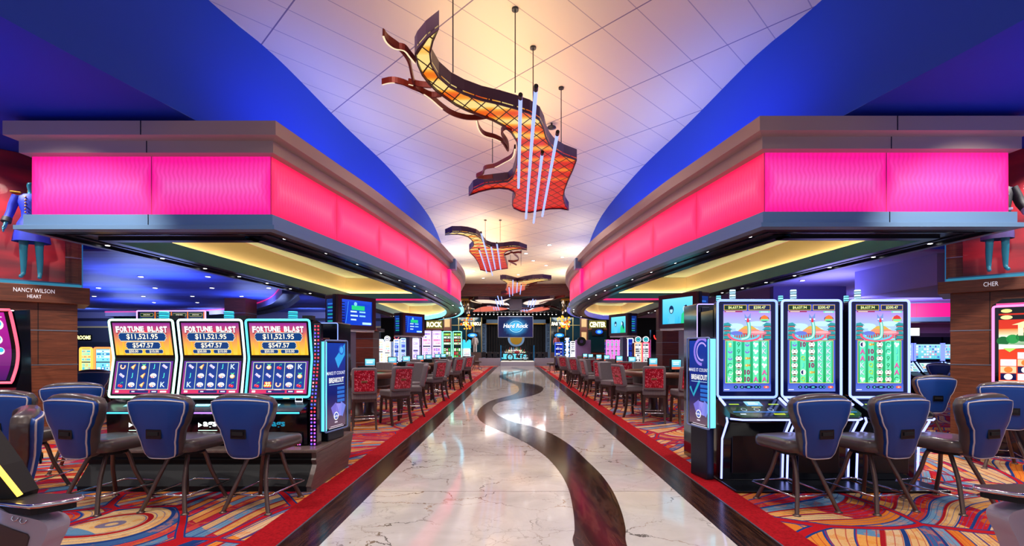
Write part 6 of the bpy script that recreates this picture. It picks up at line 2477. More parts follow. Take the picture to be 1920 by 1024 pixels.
x, y = at_col(7.13, 8.1, -.785, .71, .45)
t = thing('mannequin', 'mannequin in a black hooded jacket and grey violet skirt in the glass case', 'mannequin', (x, y, 2.76), -.6)
figure(t, 'teal_skin', ((-.27, .02, 1.12), (-.36, -.06, .92)), ((.27, .02, 1.12), (.36, -.06, .92)))
rings([(.55, .20, .17, 0), (.62, .20, .17, 0), (.85, .18, .15, 0), (.98, .14, .12, 0), (1.02, .12, .10, 0)], 'violet_cloth').build('skirt', t)
rings([(.96, .165, .14, 0), (1.05, .16, .13, 0), (1.26, .185, .14, -.01), (1.36, .19, .11, 0), (1.42, .11, .08, 0), (1.44, .07, .06, 0)], 'black_cloth').build('jacket', t)
for s in (-1, 1):
    MB().tube([(s * .17, 0, 1.37), (s * .235, .01, 1.22), (s * .275, .02, 1.10), (s * .335, -.03, .98)], [.075, .07, .066, .07], 'black_cloth', 12).build('sleeve', t)
    MB().tube([(s * .33, -.025, 1.0), (s * .36, -.055, .935)], [.075, .08], 'silver', 12).build('cuff', t)
    MB().box((s * .07, -.15, 1.24), (.08, .02, .035), 'silver').build('pocket_flap', t, bevel=.004)
MB().ball((0, .02, 1.60), .105, 'black_cloth', 14, (1, 1.05, 1.25)).build('hood', t)
MB().box((0, -.15, 1.0), (.30, .03, .04), 'silver').build('belt', t, bevel=.004)

# ================================================================ luggage cart by the left column
t = thing('luggage_cart', 'steel arched luggage cart standing before the walnut column', 'cart', (-8.0, 7.2, 0))
MB().box((0, 0, .22), (.95, .55, .06), 'wood_red').build('platform', t, bevel=.01)
for sy in (-.24, .24):
    MB().tube(catmull([(-.44, sy, .25), (-.44, sy, .9), (-.43, sy, 1.25), (-.30, sy, 1.60), (0, sy, 1.74), (.30, sy, 1.60), (.43, sy, 1.25), (.44, sy, .9), (.44, sy, .25)], 5), .025, 'steel', 10).build('arch_tube', t)
MB().tube([(-.44, -.24, 1.06), (.44, -.24, 1.06)], .018, 'gunmetal', 8).build('cross_bar', t)
MB().tube([(0, -.24, 1.74), (0, .24, 1.74)], .02, 'steel', 8).build('hanging_bar', t)
for sx in (-.38, .38):
    for sy in (-.2, .2):
        m = MB()
        m.M = Matrix.Translation((sx, sy, .095)) @ Matrix.Rotation(PI / 2, 4, 'X')
        m.lathe([(.09, -.02), (.095, 0), (.09, .02)], m='blackm', n=16)
        m.M = Matrix.Identity(4)
        m.box((sx, sy, .16), (.03, .05, .08), 'steel')
        m.build('wheel', t)
# ================================================================ machines of the middle distance
def far_machine(name, px0, px1, pyt, Y, label, led, draw, group=None, top=None, z1=None):
    """upright machine facing the camera at depth Y, its frame measured in metres there"""
    k = Y / 900.0
    x0, x1 = (px0 - 966) * k, (px1 - 966) * k
    w = x1 - x0
    zt = z1 or 1.5 + (655 - pyt) * k
    t = thing(name, label, 'slot machine', ((x0 + x1) / 2, Y, 0), group=group)
    MB().box((0, .3, zt / 2), (w * .92, .5, zt), 'navy_gloss').build('cabinet', t, bevel=.02)
    MB().prism([(-.30, .68), (-.30, .72), (.05, .86), (.05, .68)], -w * .45, w * .45, 'black', axis='x').build('button_deck', t)
    MB().tube(catmull_corners([(-w * .45, .03, .90), (w * .45, .03, .90), (w * .45, .03, zt - .02), (-w * .45, .03, zt - .02)], .08), .022, 'led', 6, closed=True, col=C(led)).build('light_frame', t)
    d = Disp()
    draw(d, w * .39, (zt - .92) / 2 - .04)
    d.build('screen', t, lambda X, Yv, D: (X, .045 - D, (zt + .90) / 2 + Yv), step=.004)
    if top:
        top(t, w, zt)
    return t


def scr(cs, seed):
    def draw(d, w, h):
        r = random.Random(seed)
        d.rect(-w, -h, w, h, cs[0], 0, cs[1])
        d.rect(-w, -h * .08, w, h * .0, '#101030', 1)
        for j in range(4):
            y = h * (.9 - .22 * j)
            d.rect(-w * .9, y - h * .14, w * .9, y, cs[2 + j % (len(cs) - 2)], 1)
            for i in range(3):
                d.circ(w * r.uniform(-.7, .7), y - h * .07, w * r.uniform(.1, .2), r.choice(cs), 2, h * .05)
        for r_ in range(3):
            for c in range(3):
                d.rect(-w * .85 + w * .6 * c, -h * .9 + h * .26 * r_, -w * .38 + w * .6 * c, -h * .70 + h * .26 * r_, r.choice(cs[2:]), 1)
                d.circ(-w * .62 + w * .6 * c, -h * .80 + h * .26 * r_, w * .14, r.choice(cs), 2, h * .07)
    return draw


def wheel_top(ring, hub):
    def f(t, w, zt):
        m = MB()
        r = w * .46
        c = (0, .02, zt + r * .85)
        m.prism([(r * math.cos(a), c[2] + r * math.sin(a)) for a in [2 * PI * i / 20 for i in range(20)]], .02, .12, 'navy_gloss', axis='y')
        wo = m.build('wheel', t)
        d = Disp()
        d.circ(0, 0, r * .97, ring, 0, n=24)
        d.circ(0, 0, r * .72, '#202840', 1, n=24)
        d.circ(0, 0, r * .60, hub, 2, n=24)
        for i in range(10):
            a = 2 * PI * i / 10
            d.circ(r * .84 * math.cos(a), r * .84 * math.sin(a), r * .08, '#ffffff', 1, n=8)
        d.poly([(-r * .5, -r * .1), (0, r * .25), (r * .5, -r * .1)], '#203860', 3)
        d.build('wheel_face', wo, lambda X, Yv, D: (X, .018 - D, c[2] + Yv), step=.004)
    return f


def crown_top(col):
    def f(t, w, zt):
        m = MB()
        for s in (-1, 0, 1):
            m.prism([(s * w * .3 - .10, zt), (s * w * .3 + .10, zt), (s * w * .38 + .06, zt + .45), (s * w * .38 - .06, zt + (.5 if s else .3))], .1, .2, 'led', axis='y', col=C(col, .55))
        m.build('crown_light', t)
    return f

pw = ['#e8d8ff', '#fff4ff', '#c8a0ff', '#ffffff', '#ff90c8', '#f8c8d8', '#8070e0']
gr = ['#183818', '#0c2010', '#a8e060', '#f0f8f0', '#c83040', '#e0f0d0', '#38a858']
wh = ['#f8f4ff', '#ffffff', '#f8e0d0', '#ffd8b0', '#a8e8ff', '#f0b0c0', '#ffe8a0']
cy = ['#40c8e8', '#a8f0ff', '#e8ffff', '#2080c0', '#ffffff', '#88e0f0']
bl = ['#2030a0', '#80a0ff', '#ffffff', '#a8c0ff', '#4858d0', '#c8d8ff']
far_machine('tall_slot_machine', 791, 808.5, 620, 25, 'distant tall machine with a violet screen, next to the boxed television', '#b8a0ff', scr(pw, 1))
far_machine('tall_slot_machine', 810, 827.5, 620, 25, 'distant tall machine with a violet screen, next to the green pair', '#b8a0ff', scr(pw, 2))
far_machine('tall_slot_machine', 829.5, 847, 621, 25.5, 'distant tall machine with a dark green screen, beside the violet pair', '#80ffd8', scr(gr, 3))
far_machine('tall_slot_machine', 848.5, 866, 621, 25.5, 'distant tall machine with a dark green screen, beside the cyan crowned kiosk', '#80ffd8', scr(gr, 4))
far_machine('game_kiosk', 868, 882, 653, 27, 'white screened kiosk under a cyan crown beside the distant green machines', '#a0f0ff', scr(wh, 5), top=crown_top('#40d0ff'))
far_machine('slot_machine', 704, 719, 636, 20, 'distant white and orange screened machine beside the cherry timber post', '#d8f0ff', scr(wh, 6))
far_machine('slot_machine', 719.5, 732, 640, 20, 'distant white screened machine with a round white topper', '#e8e8ff', scr(wh, 7), top=wheel_top('#ffffff', '#f8f0ff'))
far_machine('slot_machine', 738, 748.5, 636, 21.5, 'distant machine with white side glow under a red ring topper', '#c8d8ff', scr(bl, 8), top=wheel_top('#ff3018', '#20103a'))
far_machine('slot_machine', 750.5, 761, 634, 21.5, 'distant machine with a dark drum screen behind the television post', '#a0c8ff', scr(bl, 9))
far_machine('slot_machine', 773, 785, 634, 22, 'distant machine with a white swirl front beside the television post', '#d8c8ff', scr(['#9070ff', '#e8e0ff', '#ffffff', '#c8b8ff', '#f4f0ff'], 10))
far_machine('slot_machine', 147, 171, 655, 10.6, 'small slot machine with a yellow screen in an orange frame by the left column', '#ffa040', scr(['#c8f0a0', '#f8f0a0', '#58c8d8', '#a0e8c0', '#f8a860'], 11), z1=1.55)
far_machine('slot_machine', 173, 208, 655, 10.6, 'small slot machine with a turquoise screen in an orange frame', '#ff8040', scr(cy, 12), z1=1.55)
far_machine('slot_machine', 1190, 1203.5, 642, 20.5, 'distant machine with white wheel topper in a dark orange frame', '#ff9060', scr(['#ffffff', '#f0f0ff', '#101018', '#ffffff', '#303040'], 13), top=wheel_top('#f0f4ff', '#38c0c8'))
far_machine('slot_machine', 1204.5, 1218, 642, 20.5, 'distant machine with white wheel topper in a red frame', '#ff3050', scr(['#ffffff', '#f0f0ff', '#101018', '#ffffff', '#303040'], 14), top=wheel_top('#f0f4ff', '#38c0c8'))
far_machine('slot_machine', 1177, 1188, 634, 21.5, 'distant dark machine with a slim white outlined blue screen', '#c0d8ff', scr(['#101838', '#2038a8', '#1020a0', '#3050d0', '#182060'], 15))
for i in range(4):
    far_machine('slot_machine', 1137 + 7.8 * i, 1143.5 + 7.8 * i, 637, 24, 'distant narrow pink and teal striped machine, %s' % ['beside the center sign cabinet', 'second from the center sign cabinet', 'third from the center sign cabinet', 'next to the television post'][i],
                '#ff60d0', scr(['#d870c0', '#60c8b0', '#f080d0', '#50b8a8', '#c060b0'], 20 + i), group='pink and teal machines')
far_machine('game_kiosk', 1040, 1056.5, 642, 33.5, 'dark kiosk outlined in bright blue light at the far right', '#3060ff', scr(['#080c50', '#1020a0', '#ffffff', '#080c50', '#2040e0'], 30))
far_machine('game_kiosk', 1069.5, 1079, 640, 27, 'white lit kiosk beside the checkered light tower', '#ffffff', scr(['#f4f4ff', '#101830', '#ffffff', '#f8f8ff', '#e8ecff'], 31))
t = thing('light_tower', 'tall white light tower edged with blue dots at the far right', 'light tower', ((1063 - 966) * 29 / 900, 29, 0))
MB().box((0, 0, 1.15), (.30, .30, 2.3), 'navy_gloss').build('body', t)
m = MB()
for i in range(12):
    m.box((0, -.155, .35 + .16 * i), (.20 if i % 2 else .12, .02, .14), 'led', col=C('#f0f8ff'))
    for s in (-1, 1):
        m.box((s * .125, -.158, .35 + .16 * i + (.05 if s > 0 else 0)), (.04, .02, .06), 'led', col=C('#3080ff'))
m.build('light_blocks', t)
# lavender drum box
M['lav_box'] = mat('lavender_speckled_box', '#a890d8', 0.5)
t = thing('prize_box', 'lavender speckled box with a round black drum on its top corner', 'prize box', ((1093 - 966) * 26 / 900, 26, 0))
MB().box((0, 0, 1.0), (.80, .5, 2.0), 'lav_box').build('body', t, bevel=.03)
m = MB()
m.prism([(-.12 + .24 * math.cos(a), 1.92 + .24 * math.sin(a)) for a in [2 * PI * i / 20 for i in range(20)]], -.32, -.20, 'black', axis='y')
dr = m.build('drum', t)
m = MB()
m.prism([(-.12 + .09 * math.cos(a), 1.92 + .09 * math.sin(a)) for a in [2 * PI * i / 16 for i in range(16)]], -.34, -.32, 'violet_cloth', axis='y')
m.build('hub', dr)
m = MB()
for i in range(16):
    m.box((rnd.uniform(-.36, .36), -.252, rnd.uniform(.2, 1.6)), (.025, .01, .025), 'pink_cloth')
m.build('speckles', t)
# dark sign with red neon arc
t = thing('neon_sign_panel', 'dark upright panel with red neon letters and a red arc', 'neon sign', ((1227 - 966) * 21.5 / 900, 21.5, 0))
MB().box((0, 0, 1.18), (.36, .2, 2.36), 'navy_gloss').build('body', t)
d = Disp()
d.text('STREET', 0.0, 2.26, .08, '#ff5040', 1, .03, w=.32)
d.arc(.14, 2.1, .18, .05, .95 * PI, 1.5 * PI, '#ff3028', 1)
d.arc(.14, 2.1, .08, .04, .95 * PI, 1.5 * PI, '#ff3028', 1)
d.rect(.165, .5, .178, 2.3, '#ffc8d0', 1)
d.items = d.items[1:]
d.build('neon', t, lambda X, Yv, D: (X, -.102 - D, Yv), m='led', step=.004)

# purple-framed jackpot board over the next bank on the left
t = thing('jackpot_sign', 'long jackpot board in a purple glowing frame above the flame machines', 'sign', (-6.55, 9.2, .09))
MB().box((0, 0, 2.02), (1.30, .12, .24), 'navy_gloss').build('board', t, bevel=.01)
MB().tube(catmull_corners([(-.65, -.06, 1.90), (.65, -.06, 1.90), (.65, -.06, 2.14), (-.65, -.06, 2.14)], .03), .013, 'led', 6, closed=True, col=C('#c898ff')).build('light_frame', t)
d = Disp()
for i in range(4):
    x = -.46 + .31 * i
    d.rect(x - .14, -.09, x + .14, .09, '#182848', 0, '#203860')
    plaque(d, x, .045, .26, .06, '$102,518.50', .022, 2, '#103020', '#e8d060')
    plaque(d, x, -.045, .22, .05, '$4,185.20', .02, 2, '#103020', '#e8d060')
    d.rect(x + .145, -.1, x + .165, .1, '#f07828', 1)
d.build('display', t, lambda X, Yv, D: (X, -.062 - D, 2.02 + Yv), step=.002)
for s in (-1, 1):
    MB().tube([(s * .5, 0, -.09), (s * .5, 0, 1.91)], .03, 'gunmetal', 8).build('post', t)
t = thing('wall_sign', 'small glowing yellow sign reading rooms on the dark far left wall', 'sign', ((158 - 966) * 24.5 / 900, 24.5, 2.1))
MB().box((0, 0, 0), (.74, .04, .30), 'blackm').build('board', t)
d = Disp()
d.text('ROOMS', 0, 0, .20, '#f8f0a0', 1, .03, w=.70)
d.build('lettering', t, lambda X, Yv, D: (X, -.022 - D, Yv), m='led', step=.004)

# far bank at the right, blue glowing double screens, and a white wall screen above
for i, (px0, px1) in enumerate(((1690, 1712), (1716, 1768), (1771, 1800))):
    t = thing('slot_machine', 'distant blue screened slot machine behind the walnut column, %s' % ['partly hidden by the green screens', 'middle one', 'partly hidden by the column'][i],
              'slot machine', (((px0 + px1) / 2 - 966) * 15.6 / 900, 15.6, 0), group='distant blue machines')
    w = (px1 - px0) * 15.6 / 900
    MB().box((0, .3, .95), (w * .98, .5, 1.9), 'navy_gloss').build('cabinet', t)
    d = Disp()
    d.rect(-w * .46, 1.18, w * .46, 1.66, '#48b8d8', 0, '#a8e0f0')
    r = random.Random(i)
    for a in range(9):
        for b in range(5):
            d.rect(-w * .43 + w * .096 * a, 1.22 + .085 * b, -w * .36 + w * .096 * a, 1.275 + .085 * b, r.choice(['#e8f4ff', '#5070c8', '#f0d8e8', '#70d0d8', '#d890b8']), 1)
    d.build('upper_screen', t, lambda X, Yv, D: (X, .045 - D, Yv), step=.004)
    d = Disp()
    d.rect(-w * .40, .0, w * .40, .34, '#a0c8e8', 0, '#d8f0ff')
    for a in range(7):
        for b in range(3):
            d.rect(-w * .36 + w * .105 * a, .03 + .1 * b, -w * .28 + w * .105 * a, .10 + .1 * b, r.choice(['#4878b0', '#e8b080', '#78c8b0', '#ffffff']), 1)
    d.build('lower_screen', t, lambda X, Yv, D: (X, -.25 - D * .8 + Yv * .6, .78 + Yv * .8 + D * .5), step=.004)
    MB().prism([(-.45, .60), (-.45, .66), (-.27, .76), (.06, 1.10), (.06, .60)], -w * .47, w * .47, 'black', axis='x').build('button_deck', t)
    for s in (-1, 1):
        MB().tube([(s * w * .48, .03, 1.12), (s * w * .48, .03, 1.70)], .03, 'led', 6, col=C('#6878ff')).build('light_strip', t)
        MB().tube([(s * w * .46, -.27, .78), (s * w * .46, .0, 1.08)], .02, 'led', 6, col=C('#8aa8ff')).build('light_strip', t)
t = thing('wall_screen', 'bright white wall screen above the distant blue machines', 'screen', ((1718 - 966) * 20.5 / 900, 20.75, 1.5 + 33 * 20.5 / 900))
MB().box((0, .03, 0), (.75, .06, .40), 'black').build('frame', t)
d = Disp()
d.rect(-.35, -.17, .35, .17, '#f0f4ff', 0, '#ffffff')
d.poly([(-.30, -.17), (-.28, .05), (-.24, .06), (-.2, -.17)], '#3858a0', 1)
d.build('display', t, lambda X, Yv, D: (X, -.002 - D, Yv), step=.004)

# ================================================================ signs and display cabinets behind the tables
M['olive'] = mat('olive_sign_board', '#5a5c20', 0.6, emit='#808018', es=0.25)
M['teal_glass'] = mat('dark_teal_glass', '#0c2a34', 0.1)
M['gold_frame'] = mat('gold_mullion', '#a8925a', 0.35, 0.6)
M['slate'] = mat('slate_blue_column', '#6a86a0', 0.5)
M['memor'] = mat('lit_memorabilia_board', '#c8b488', 0.5, emit='#c8a868', es=0.5)


def sign_cabinet(txt, px0, px1, pxc0, pxc1, label, Y=33.0):
    k = Y / 900
    x0, x1, c0, c1 = [(p - 966) * k for p in (px0, px1, pxc0, pxc1)]
    t = thing('display_cabinet', label, 'display cabinet', ((x0 + x1) / 2, Y, 0))
    ox = (x0 + x1) / 2
    MB().box((0, .2, 1.9), (x1 - x0, .3, 3.8), 'blackm').build('back', t)
    MB().box((0, .0, 3.2), (x1 - x0 - .1, .06, .55), 'olive').build('sign_board', t)
    d = Disp()
    d.text(txt, 0, 3.2, .36, '#fff4c0', 1, .04, w=(x1 - x0) * .86)
    d.build('lettering', t, lambda X, Yv, D: (X, -.035 - D, Yv), m='led', step=.006)
    m = MB()
    for z in (2.88, 1.2):
        m.box((0, 0, z), (x1 - x0, .08, .10), 'wood_red')
    m.build('shelf_rail', t)
    m = MB().box(((c0 + c1) / 2 - ox, 0, 1.95), (c1 - c0, .2, 3.9), 'wood_red')
    m.build('side_post', t)
    for z, h in ((3.3, .55), (2.3, .75)):
        MB().box(((c0 + c1) / 2 - ox, -.11, z), ((c1 - c0) * .7, .03, h), 'memor').build('lit_panel', t)
    MB().box((0, .02, 2.0), (x1 - x0 - .1, .04, 1.4), 'teal_glass').build('glass', t)
    return t

sign_cabinet('ROCK', 798, 831, 832, 846, 'display cabinet under a glowing sign reading rock, behind the left tables')
sign_cabinet('CENTER', 1103, 1138, 1088, 1101, 'display cabinet under a glowing sign reading center, behind the right tables')
t = thing('wall_television', 'small television with a blue emblem in the cabinet under the center sign', 'television', ((1122 - 966) * 32.6 / 900, 32.9, 1.5 + 33 * 32.6 / 900))
MB().box((0, 0, 0), (.80, .05, .52), 'black').build('frame', t)
d = Disp()
d.circ(.1, 0, .26, '#1858d8', 1, .16)
d.circ(.1, 0, .14, '#70c8ff', 2, .10)
d.build('display', t, lambda X, Yv, D: (X, -.027 - D, Yv), step=.004)

# ================================================================ glass fronts, stage, screen and bar at the hall's end
M['speckle'] = mat('speckled_grey_stone', '#9a96a8', 0.4)
for s, word, pxs in ((-1, 'left', (846, 903)), (1, 'right', (1032, 1088))):
    Y = 50
    k = Y / 900
    x0, x1 = (pxs[0] - 966) * k, (pxs[1] - 966) * k
    m = MB()
    m.box(((x0 + x1) / 2, Y, 2.4), (x1 - x0, .1, 4.8), 'teal_glass')
    for i in range(5):
        m.box((x0 + (x1 - x0) * i / 4, Y - .08, 2.4), (.08, .08, 4.8), 'gold_frame')
    m.box(((x0 + x1) / 2, Y - .06, 4.0), (x1 - x0, .06, .08), 'gold_frame')
    struct('wall_glass_%s' % word, m)
    t = thing('bar_sign', 'glowing lobby bar sign read backwards on the %s glass front' % word, 'sign', ((x0 + x1) / 2 + s * -.55, Y - .245, 4.15))
    MB().box((0, .1, -.02), (2.0, .05, .5), 'blackm').build('board', t)
    d = Disp()
    d.text('LOBBY BAR', 0, 0, .36, '#fff4c8', 1, .04, w=1.9, mirror=True)
    d.build('lettering', t, lambda X, Yv, D: (X, .07 - D, Yv), m='led', step=.006)
    t = thing('wall_television', 'television with a blue glow behind the %s glass front' % word, 'television', ((x0 + x1) / 2 - s * .65, Y - .35, 2.95))
    MB().box((0, .1, 0), (1.15, .05, .66), 'black').build('frame', t)
    d = Disp()
    d.circ(0, 0, .5, '#1890f0', 1, .22)
    d.circ(.02, .0, .3, '#a0e8ff', 2, .12)
    d.build('display', t, lambda X, Yv, D: (X, .07 - D, Yv), step=.005)

m = MB()
k = 52 / 900
for px in (907.5, 1027.5):
    m.box(((px - 966) * k, 52, 2.35), (.55, .5, 4.7), 'slate')
m.box(((967.5 - 966) * k, 52, 4.48), (7.5, .5, .44), 'slate')
m.box(((967.5 - 966) * k, 51.7, 4.24), (6.5, .1, .10), 'gold')
struct('stage_portal', m)
for px, txt in ((907.5, 'SAVE THE PLANET'), (1027.5, 'LOVE ALL SERVE ALL')):
    d = Disp()
    d.text(txt, 0, 0, .24, '#1c2a38', 1, .01, w=3.0, rot=PI / 2 if px < 966 else -PI / 2)
    # keep the stretched word along the post
    o = d.build('stage_lettering', None, lambda X, Yv, D, px=px: ((px - 966) * k + X, 51.74 - D, 2.7 + Yv), step=.004)
    o['kind'] = 'structure'
g = NT('dark_stage_curtain', rough=0.8)
q_ = g.sep(g.coord())
g.link(g.ramp(g.math('SINE', g.math('MULTIPLY', q_[0], 24.0)), [(0.2, '#050408'), (0.8, '#20140e')]), 'Base Color')
M['curtain'] = g.m
m = MB()
m.grid(lambda u, v: (-3.4 + 6.9 * u, 52.3 + .06 * math.sin(u * 150), .2 + 4.2 * v), 160, 2, 'curtain')
tag(m.build('stage_curtain'), 'black pleated stage curtain behind the hanging screen', 'curtain')

t = thing('hanging_screen', 'big blue screen with a round emblem hanging over the bar', 'screen', (.03, 44, 3.55))
MB().box((0, .08, 0), (3.26, .14, 1.96), 'steel').build('frame', t, bevel=.01)
d = Disp()
w, h = 1.57, .92
n = 14
for i in range(n):
    for j in range(8):
        q = [(-w + 2 * w * a / n, -h + 2 * h * b / 8) for a, b in ((i, j), (i + 1, j), (i + 1, j + 1), (i, j + 1))]
        cc = []
        for X, Yv in q:
            r = math.hypot((X - .05) / 1.15, Yv / .85)
            cc.append(lerp(C('#38a8f0'), C('#041848'), min(1, r ** 1.2)))
        d.items.append((q, [(0, 1, 2, 3)], cc, 0))
d.circ(.05, .02, .52, '#48b8f0', 1, .40, 28)
d.arc(.05, .02, .62, .05, 0, 2 * PI, '#a8e8ff', 1, 36, ry=.50)
d.text('Hard Rock', .02, .08, .40, '#0a4a9a', 2, .05, w=2.28, shear=.2)
d.text('Hard Rock', .0, .10, .38, '#ffffff', 3, .03, w=2.25, shear=.2)
d.build('display', t, lambda X, Yv, D: (X, -.0 - D, Yv), step=.006)
for s in (-.4, .3):
    MB().tube([(s, .08, .97), (s, .08, 1.9)], .03, 'gunmetal', 6).build('hanger', t)
# round emblem on the back of the bar
t = thing('round_emblem', 'round blue and gold emblem on the stage back below the screen', 'emblem', (.1, 48.9, 2.6))
MB().lathe([(.01, 0), (.01, .01)], m='gold', n=6).build('pin', t)
m = MB()
m.prism([(.85 * math.cos(a), .85 * math.sin(a)) for a in [2 * PI * i / 28 for i in range(28)]], 0, .08, 'slate', axis='y')
m.prism([(.62 * math.cos(a), .62 * math.sin(a)) for a in [2 * PI * i / 28 for i in range(28)]], -.03, 0, 'gold', axis='y')
m.build('disc', t)
MB().box((0, .05, -1.75), (.1, .06, 2.0), 'gunmetal').build('post', t)
# bar with bottles
t = thing('bar_counter', 'long bar counter glowing cyan below the hanging screen', 'bar', (0, 46.8, 0))
MB().box((0, 0, .55), (5.8, .7, 1.1), 'navy_gloss').build('body', t)
MB().box((0, -.05, 1.13), (6.0, .9, .06), 'wood_taupe').build('top', t)
MB().box((0, -.36, .80), (2.6, .02, .5), 'cyan_edge').build('glow_front', t)
t = thing('bottle_tiers', 'stepped back-bar shelves with lights behind the counter', 'shelf', (0, 48.3, 0))
for i in range(4):
    MB().box((0, .12 * i, .75 + .20 * i), (3.4 - .7 * i, .3, .16), 'pale_glow' if i else 'navy_gloss').build('tier', t)
MB().box((0, .25, .34), (3.4, .6, .68), 'navy_gloss').build('base', t)
src = None
bc = ['#c89048', '#58a8c8', '#e8f4ff', '#c84838', '#78c878', '#f0e0a0']
for tier in range(4):
    n = 16 - 3 * tier
    for i in range(n):
        x = -1.6 + .35 * tier + (3.2 - .7 * tier) * i / max(1, n - 1)
        cidx = (i * 5 + tier * 3) % 6
        nm = 'bottle_glass_%d' % cidx
        if nm not in M:
            M[nm] = mat(nm, bc[cidx], 0.15, coat=.3)
        b = MB().lathe([(.04, 0), (.042, .16), (.036, .19), (.014, .22), (.014, .29)], (0, 0, 0), nm, 10)
        o = b.build('bottle')
        o.location = (x, 48.3 + .12 * tier - .10, .831 + .20 * tier)
        tag(o, 'small bottle standing on the stepped back-bar shelves', 'bottle', 'bottles on the back-bar shelves')
# dark bar chairs along the counter
src = None
for x in (-3.0, -2.45, -1.9, -1.35, 1.25, 1.8, 2.35, 2.9):
    if src is None:
        src = thing('bar_stool', 'dark high-backed bar stool at the far bar counter', 'stool', group='bar stools at the far counter')
        MB().box((0, 0, .78), (.42, .42, .10), 'black_cloth').build('seat', src, bevel=.02)
        MB().box((0, -.20, 1.02), (.42, .07, .44), 'slate_dark' if 'slate_dark' in M else 'black_cloth').build('backrest', src, bevel=.02)
        for a in (-.18, .18):
            for b in (-.18, .18):
                MB().tube([(a, b, .74), (a * 1.15, b * 1.15, 0)], .018, 'gunmetal', 6).build('leg', src)
        o = src
    else:
        o = copy_tree(src)
    o.location = (x, 45.9, 0)
# low stone wall and glass show case with a motorcycle
m = MB()
for x0, x1 in ((-3.3, -1.35), (1.75, 3.6)):
    m.box(((x0 + x1) / 2, 43.6, .35), (x1 - x0, .3, .70), 'speckle')
struct('wall_low_far', m)
t = thing('show_case', 'low stone plinth under a clear glass case at the end of the walkway', 'display case', (.2, 43.2, 0))
MB().box((0, 0, .2), (3.0, 1.6, .40), 'speckle').build('plinth', t)
MB().box((0, 0, .425), (2.9, 1.5, .05), 'pale_glow').build('lit_floor', t)
m = MB()
for c, s in (((0, -.76, 1.15), (2.96, .02, 1.4)), ((0, .76, 1.15), (2.96, .02, 1.4)), ((-1.48, 0, 1.15), (.02, 1.5, 1.4)), ((1.48, 0, 1.15), (.02, 1.5, 1.4))):
    m.box(c, s, 'glassish')
m.build('glass', t)
m = MB()
for sx in (-1.48, 1.48):
    for sy in (-.76, .76):
        m.box((sx, sy, 1.15), (.025, .025, 1.4), 'cyan_trim')
m.build('glass_edge', t)
t = thing('motorcycle', 'chrome and dark red motorcycle on the lit floor of the glass case', 'motorcycle', (.25, 43.1, .45), .25)
for x, nm in ((-.72, 'front_wheel'), (.68, 'rear_wheel')):
    m = MB()
    m.tube([(x + .30 * math.cos(a), 0, .345 + .30 * math.sin(a)) for a in [2 * PI * i / 24 for i in range(24)]], .05, 'blackm', 8, closed=True)
    m.tube([(x + .24 * math.cos(a), 0, .345 + .24 * math.sin(a)) for a in [2 * PI * i / 24 for i in range(24)]], .015, 'chrome', 6, closed=True)
    for i in range(10):
        a = 2 * PI * i / 10
        m.tube([(x, 0, .345), (x + .24 * math.cos(a), 0, .345 + .24 * math.sin(a))], .006, 'chrome', 4)
    m.build(nm, t)
MB().tube([(-.72, .07, .345), (-.42, .06, .92)], .022, 'chrome', 8).tube([(-.72, -.07, .345), (-.42, -.06, .92)], .022, 'chrome', 8).build('fork', t)
MB().tube(catmull([(-.22, -.34, 1.02), (-.36, -.22, 1.06), (-.42, 0, .95), (-.36, .22, 1.06), (-.22, .34, 1.02)], 4), .014, 'chrome', 8).build('handlebar', t)
MB().ball((-.10, 0, .80), .17, 'crimson', 14, (1.5, .75, .7)).build('fuel_tank', t)
MB().ball((.34, 0, .68), .17, 'black_cloth', 12, (1.5, .8, .35)).build('saddle', t)
m = MB()
m.box((.0, 0, .40), (.36, .26, .26), 'gunmetal')
for s in (-1, 1):
    m.tube([(-.02, 0, .45), (.06 + s * .13, 0, .66)], .075, 'chrome', 10)
m.build('engine', t)
MB().tube(catmull([(-.15, -.14, .42), (.0, -.17, .26), (.4, -.17, .24), (.9, -.17, .28)], 4), .035, 'chrome', 8).build('exhaust', t)
MB().ball((-.50, 0, .86), .085, 'chrome', 12).build('headlamp', t)
MB().tube([(-.40, 0, .85), (-.1, 0, .58), (.3, 0, .50), (.68, 0, .345)], .025, 'black', 8).build('frame', t)
# costumed figures behind the glass
M['pale_skin'] = mat('pale_mannequin', '#c8b8a8', 0.5)
for px, cloth, lab in ((890.5, 'white_cloth', 'distant mannequin in a white suit on a plinth before the left glass front'), (1043.5, 'pink_cloth', 'distant mannequin in a coral jacket on a plinth before the right glass front')):
    Y = 46
    t = thing('mannequin', lab, 'mannequin', ((px - 966) * Y / 900, Y, 0))
    MB().box((0, 0, .6), (1.2, .8, 1.2), 'wood_taupe').build('stand', t)
    grp = bpy.data.objects.new('figure', None)
    b = figure(t, 'pale_skin', ((-.25, .02, 1.10), (-.27, -.05, .86)), ((.25, .02, 1.10), (.27, -.05, .86)))
    bpy.data.objects.remove(grp)
    b.location = (0, 0, 1.2)
    j = rings([(.78, .19, .15, 0), (1.0, .16, .13, 0), (1.26, .185, .14, -.01), (1.36, .19, .11, 0), (1.42, .1, .08, 0)], cloth).build('jacket', t)
    j.location = (0, 0, 1.2)
    for s in (-1, 1):
        a = MB().tube([(s * .17, 0, 1.37), (s * .25, .02, 1.10), (s * .268, -.03, .93)], [.075, .066, .06], cloth, 10).build('sleeve', t)
        a.location = (0, 0, 1.2)
        a = MB().tube([(s * .09, 0, .86), (s * .097, 0, .48), (s * .10, .01, .06)], [.11, .08, .085], cloth, 10).build('trouser_leg', t)
        a.location = (0, 0, 1.2)

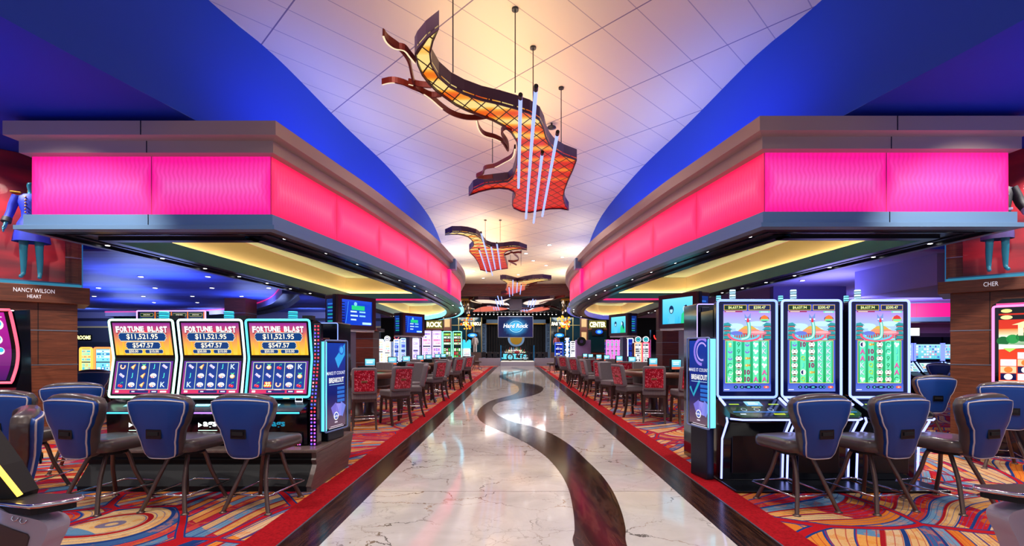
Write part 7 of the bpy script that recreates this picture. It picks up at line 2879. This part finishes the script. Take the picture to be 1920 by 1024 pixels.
# amber globe chandeliers with hanging crystals
M['amber'] = mat('amber_glass_globe', '#f0a030', 0.2, emit='#ffae30', es=1.6)
M['amber2'] = mat('deep_amber_glass_globe', '#d05010', 0.2, emit='#f06a10', es=1.1)
M['crystal'] = mat('mirror_crystal', '#c8b8a8', 0.1, 1.0)
for s, word, cx in ((-1, 'left', (876 - 966) * 40 / 900), (1, 'right', (1059 - 966) * 40 / 900)):
    t = thing('globe_chandelier', 'cluster of glowing amber glass globes hanging at the %s of the stage' % word, 'chandelier', (cx, 40, 5.46))
    MB().lathe([(.45, -.08), (.45, 0)], m='blackm', n=20).build('canopy', t)
    r = random.Random(5 + s)
    for i in range(26):
        x, y, z = r.gauss(0, .26), r.gauss(0, .26), -1.0 - 1.25 * r.random() ** .8
        rad = r.uniform(.05, .11)
        g_ = MB().ball((x, y, z), rad, 'amber' if i % 3 else 'amber2', 10)
        go = g_.build('globe', t)
        MB().tube([(x, y, z + rad), (x, y, -.05)], .006, 'gunmetal', 4).build('cord', go)
    t = thing('crystal_chandelier', 'shimmering fringe of mirror crystals beside the %s amber globes' % word, 'chandelier', (cx + s * .25, 38.0, 5.46))
    MB().box((0, 0, -.05), (1.5, .8, .10), 'gold').build('canopy', t)
    for i in range(60):
        x, y = r.uniform(-.7, .7), r.uniform(-.35, .35)
        z = -.15 - r.uniform(0, .95)
        MB().box((x, y, z), (.05, .05, .16), ('crystal', 'gold', 'pale_glow', 'crystal')[i % 4], r.uniform(0, 1.5)).tube([(x, y, z), (x, y, -.05)], .004, 'gold', 4).build('crystal', t)
# spot bar above the stage screen
t = thing('stage_light_bar', 'dark bar of small white stage lamps above the hanging screen', 'stage light', (0, 41.0, 4.68))
MB().tube([(-3.6, 0, 0), (3.6, 0, 0)], .03, 'blackm', 6).build('pipe', t)
for i in range(22):
    x = -3.5 + 7.0 * i / 21
    o = MB().lathe([(.05, -.2), (.07, -.06), (.03, 0)], (x, 0, 0), 'blackm', 8).build('lamp', t)
    MB().ball((x, 0, -.2), .045, 'lamp', 8).build('lens', o)
for x in (-3.0, 3.0):
    MB().tube([(x, 0, 0), (x, 0, .79)], .015, 'blackm', 5).build('hanger', t)
light('stage_fill', 'AREA', (0, 46.0, 5.3), 1000, (0.7, 0.85, 1.0), 6, size_y=3)  # added area light that lifts the dark stage and its pillars
light('far_hall_fill', 'AREA', (0, 40.5, 5.3), 500, (1.0, 0.9, 0.85), 5, size_y=2)  # added fill that lightens the far hall
for _x in (-5.2, 5.2):
    light('glass_front_fill', 'AREA', (_x, 47.5, 5.2), 220, (0.85, 0.95, 1.0), 2.5, rot=(0.5, 0, 0))  # added lamps to brighten the teal glass fronts
    light('sign_wash', 'AREA', (_x, 30.5, 3.8), 60, (1.0, 0.9, 0.7), 1.0, rot=(0.6, 0, 0))
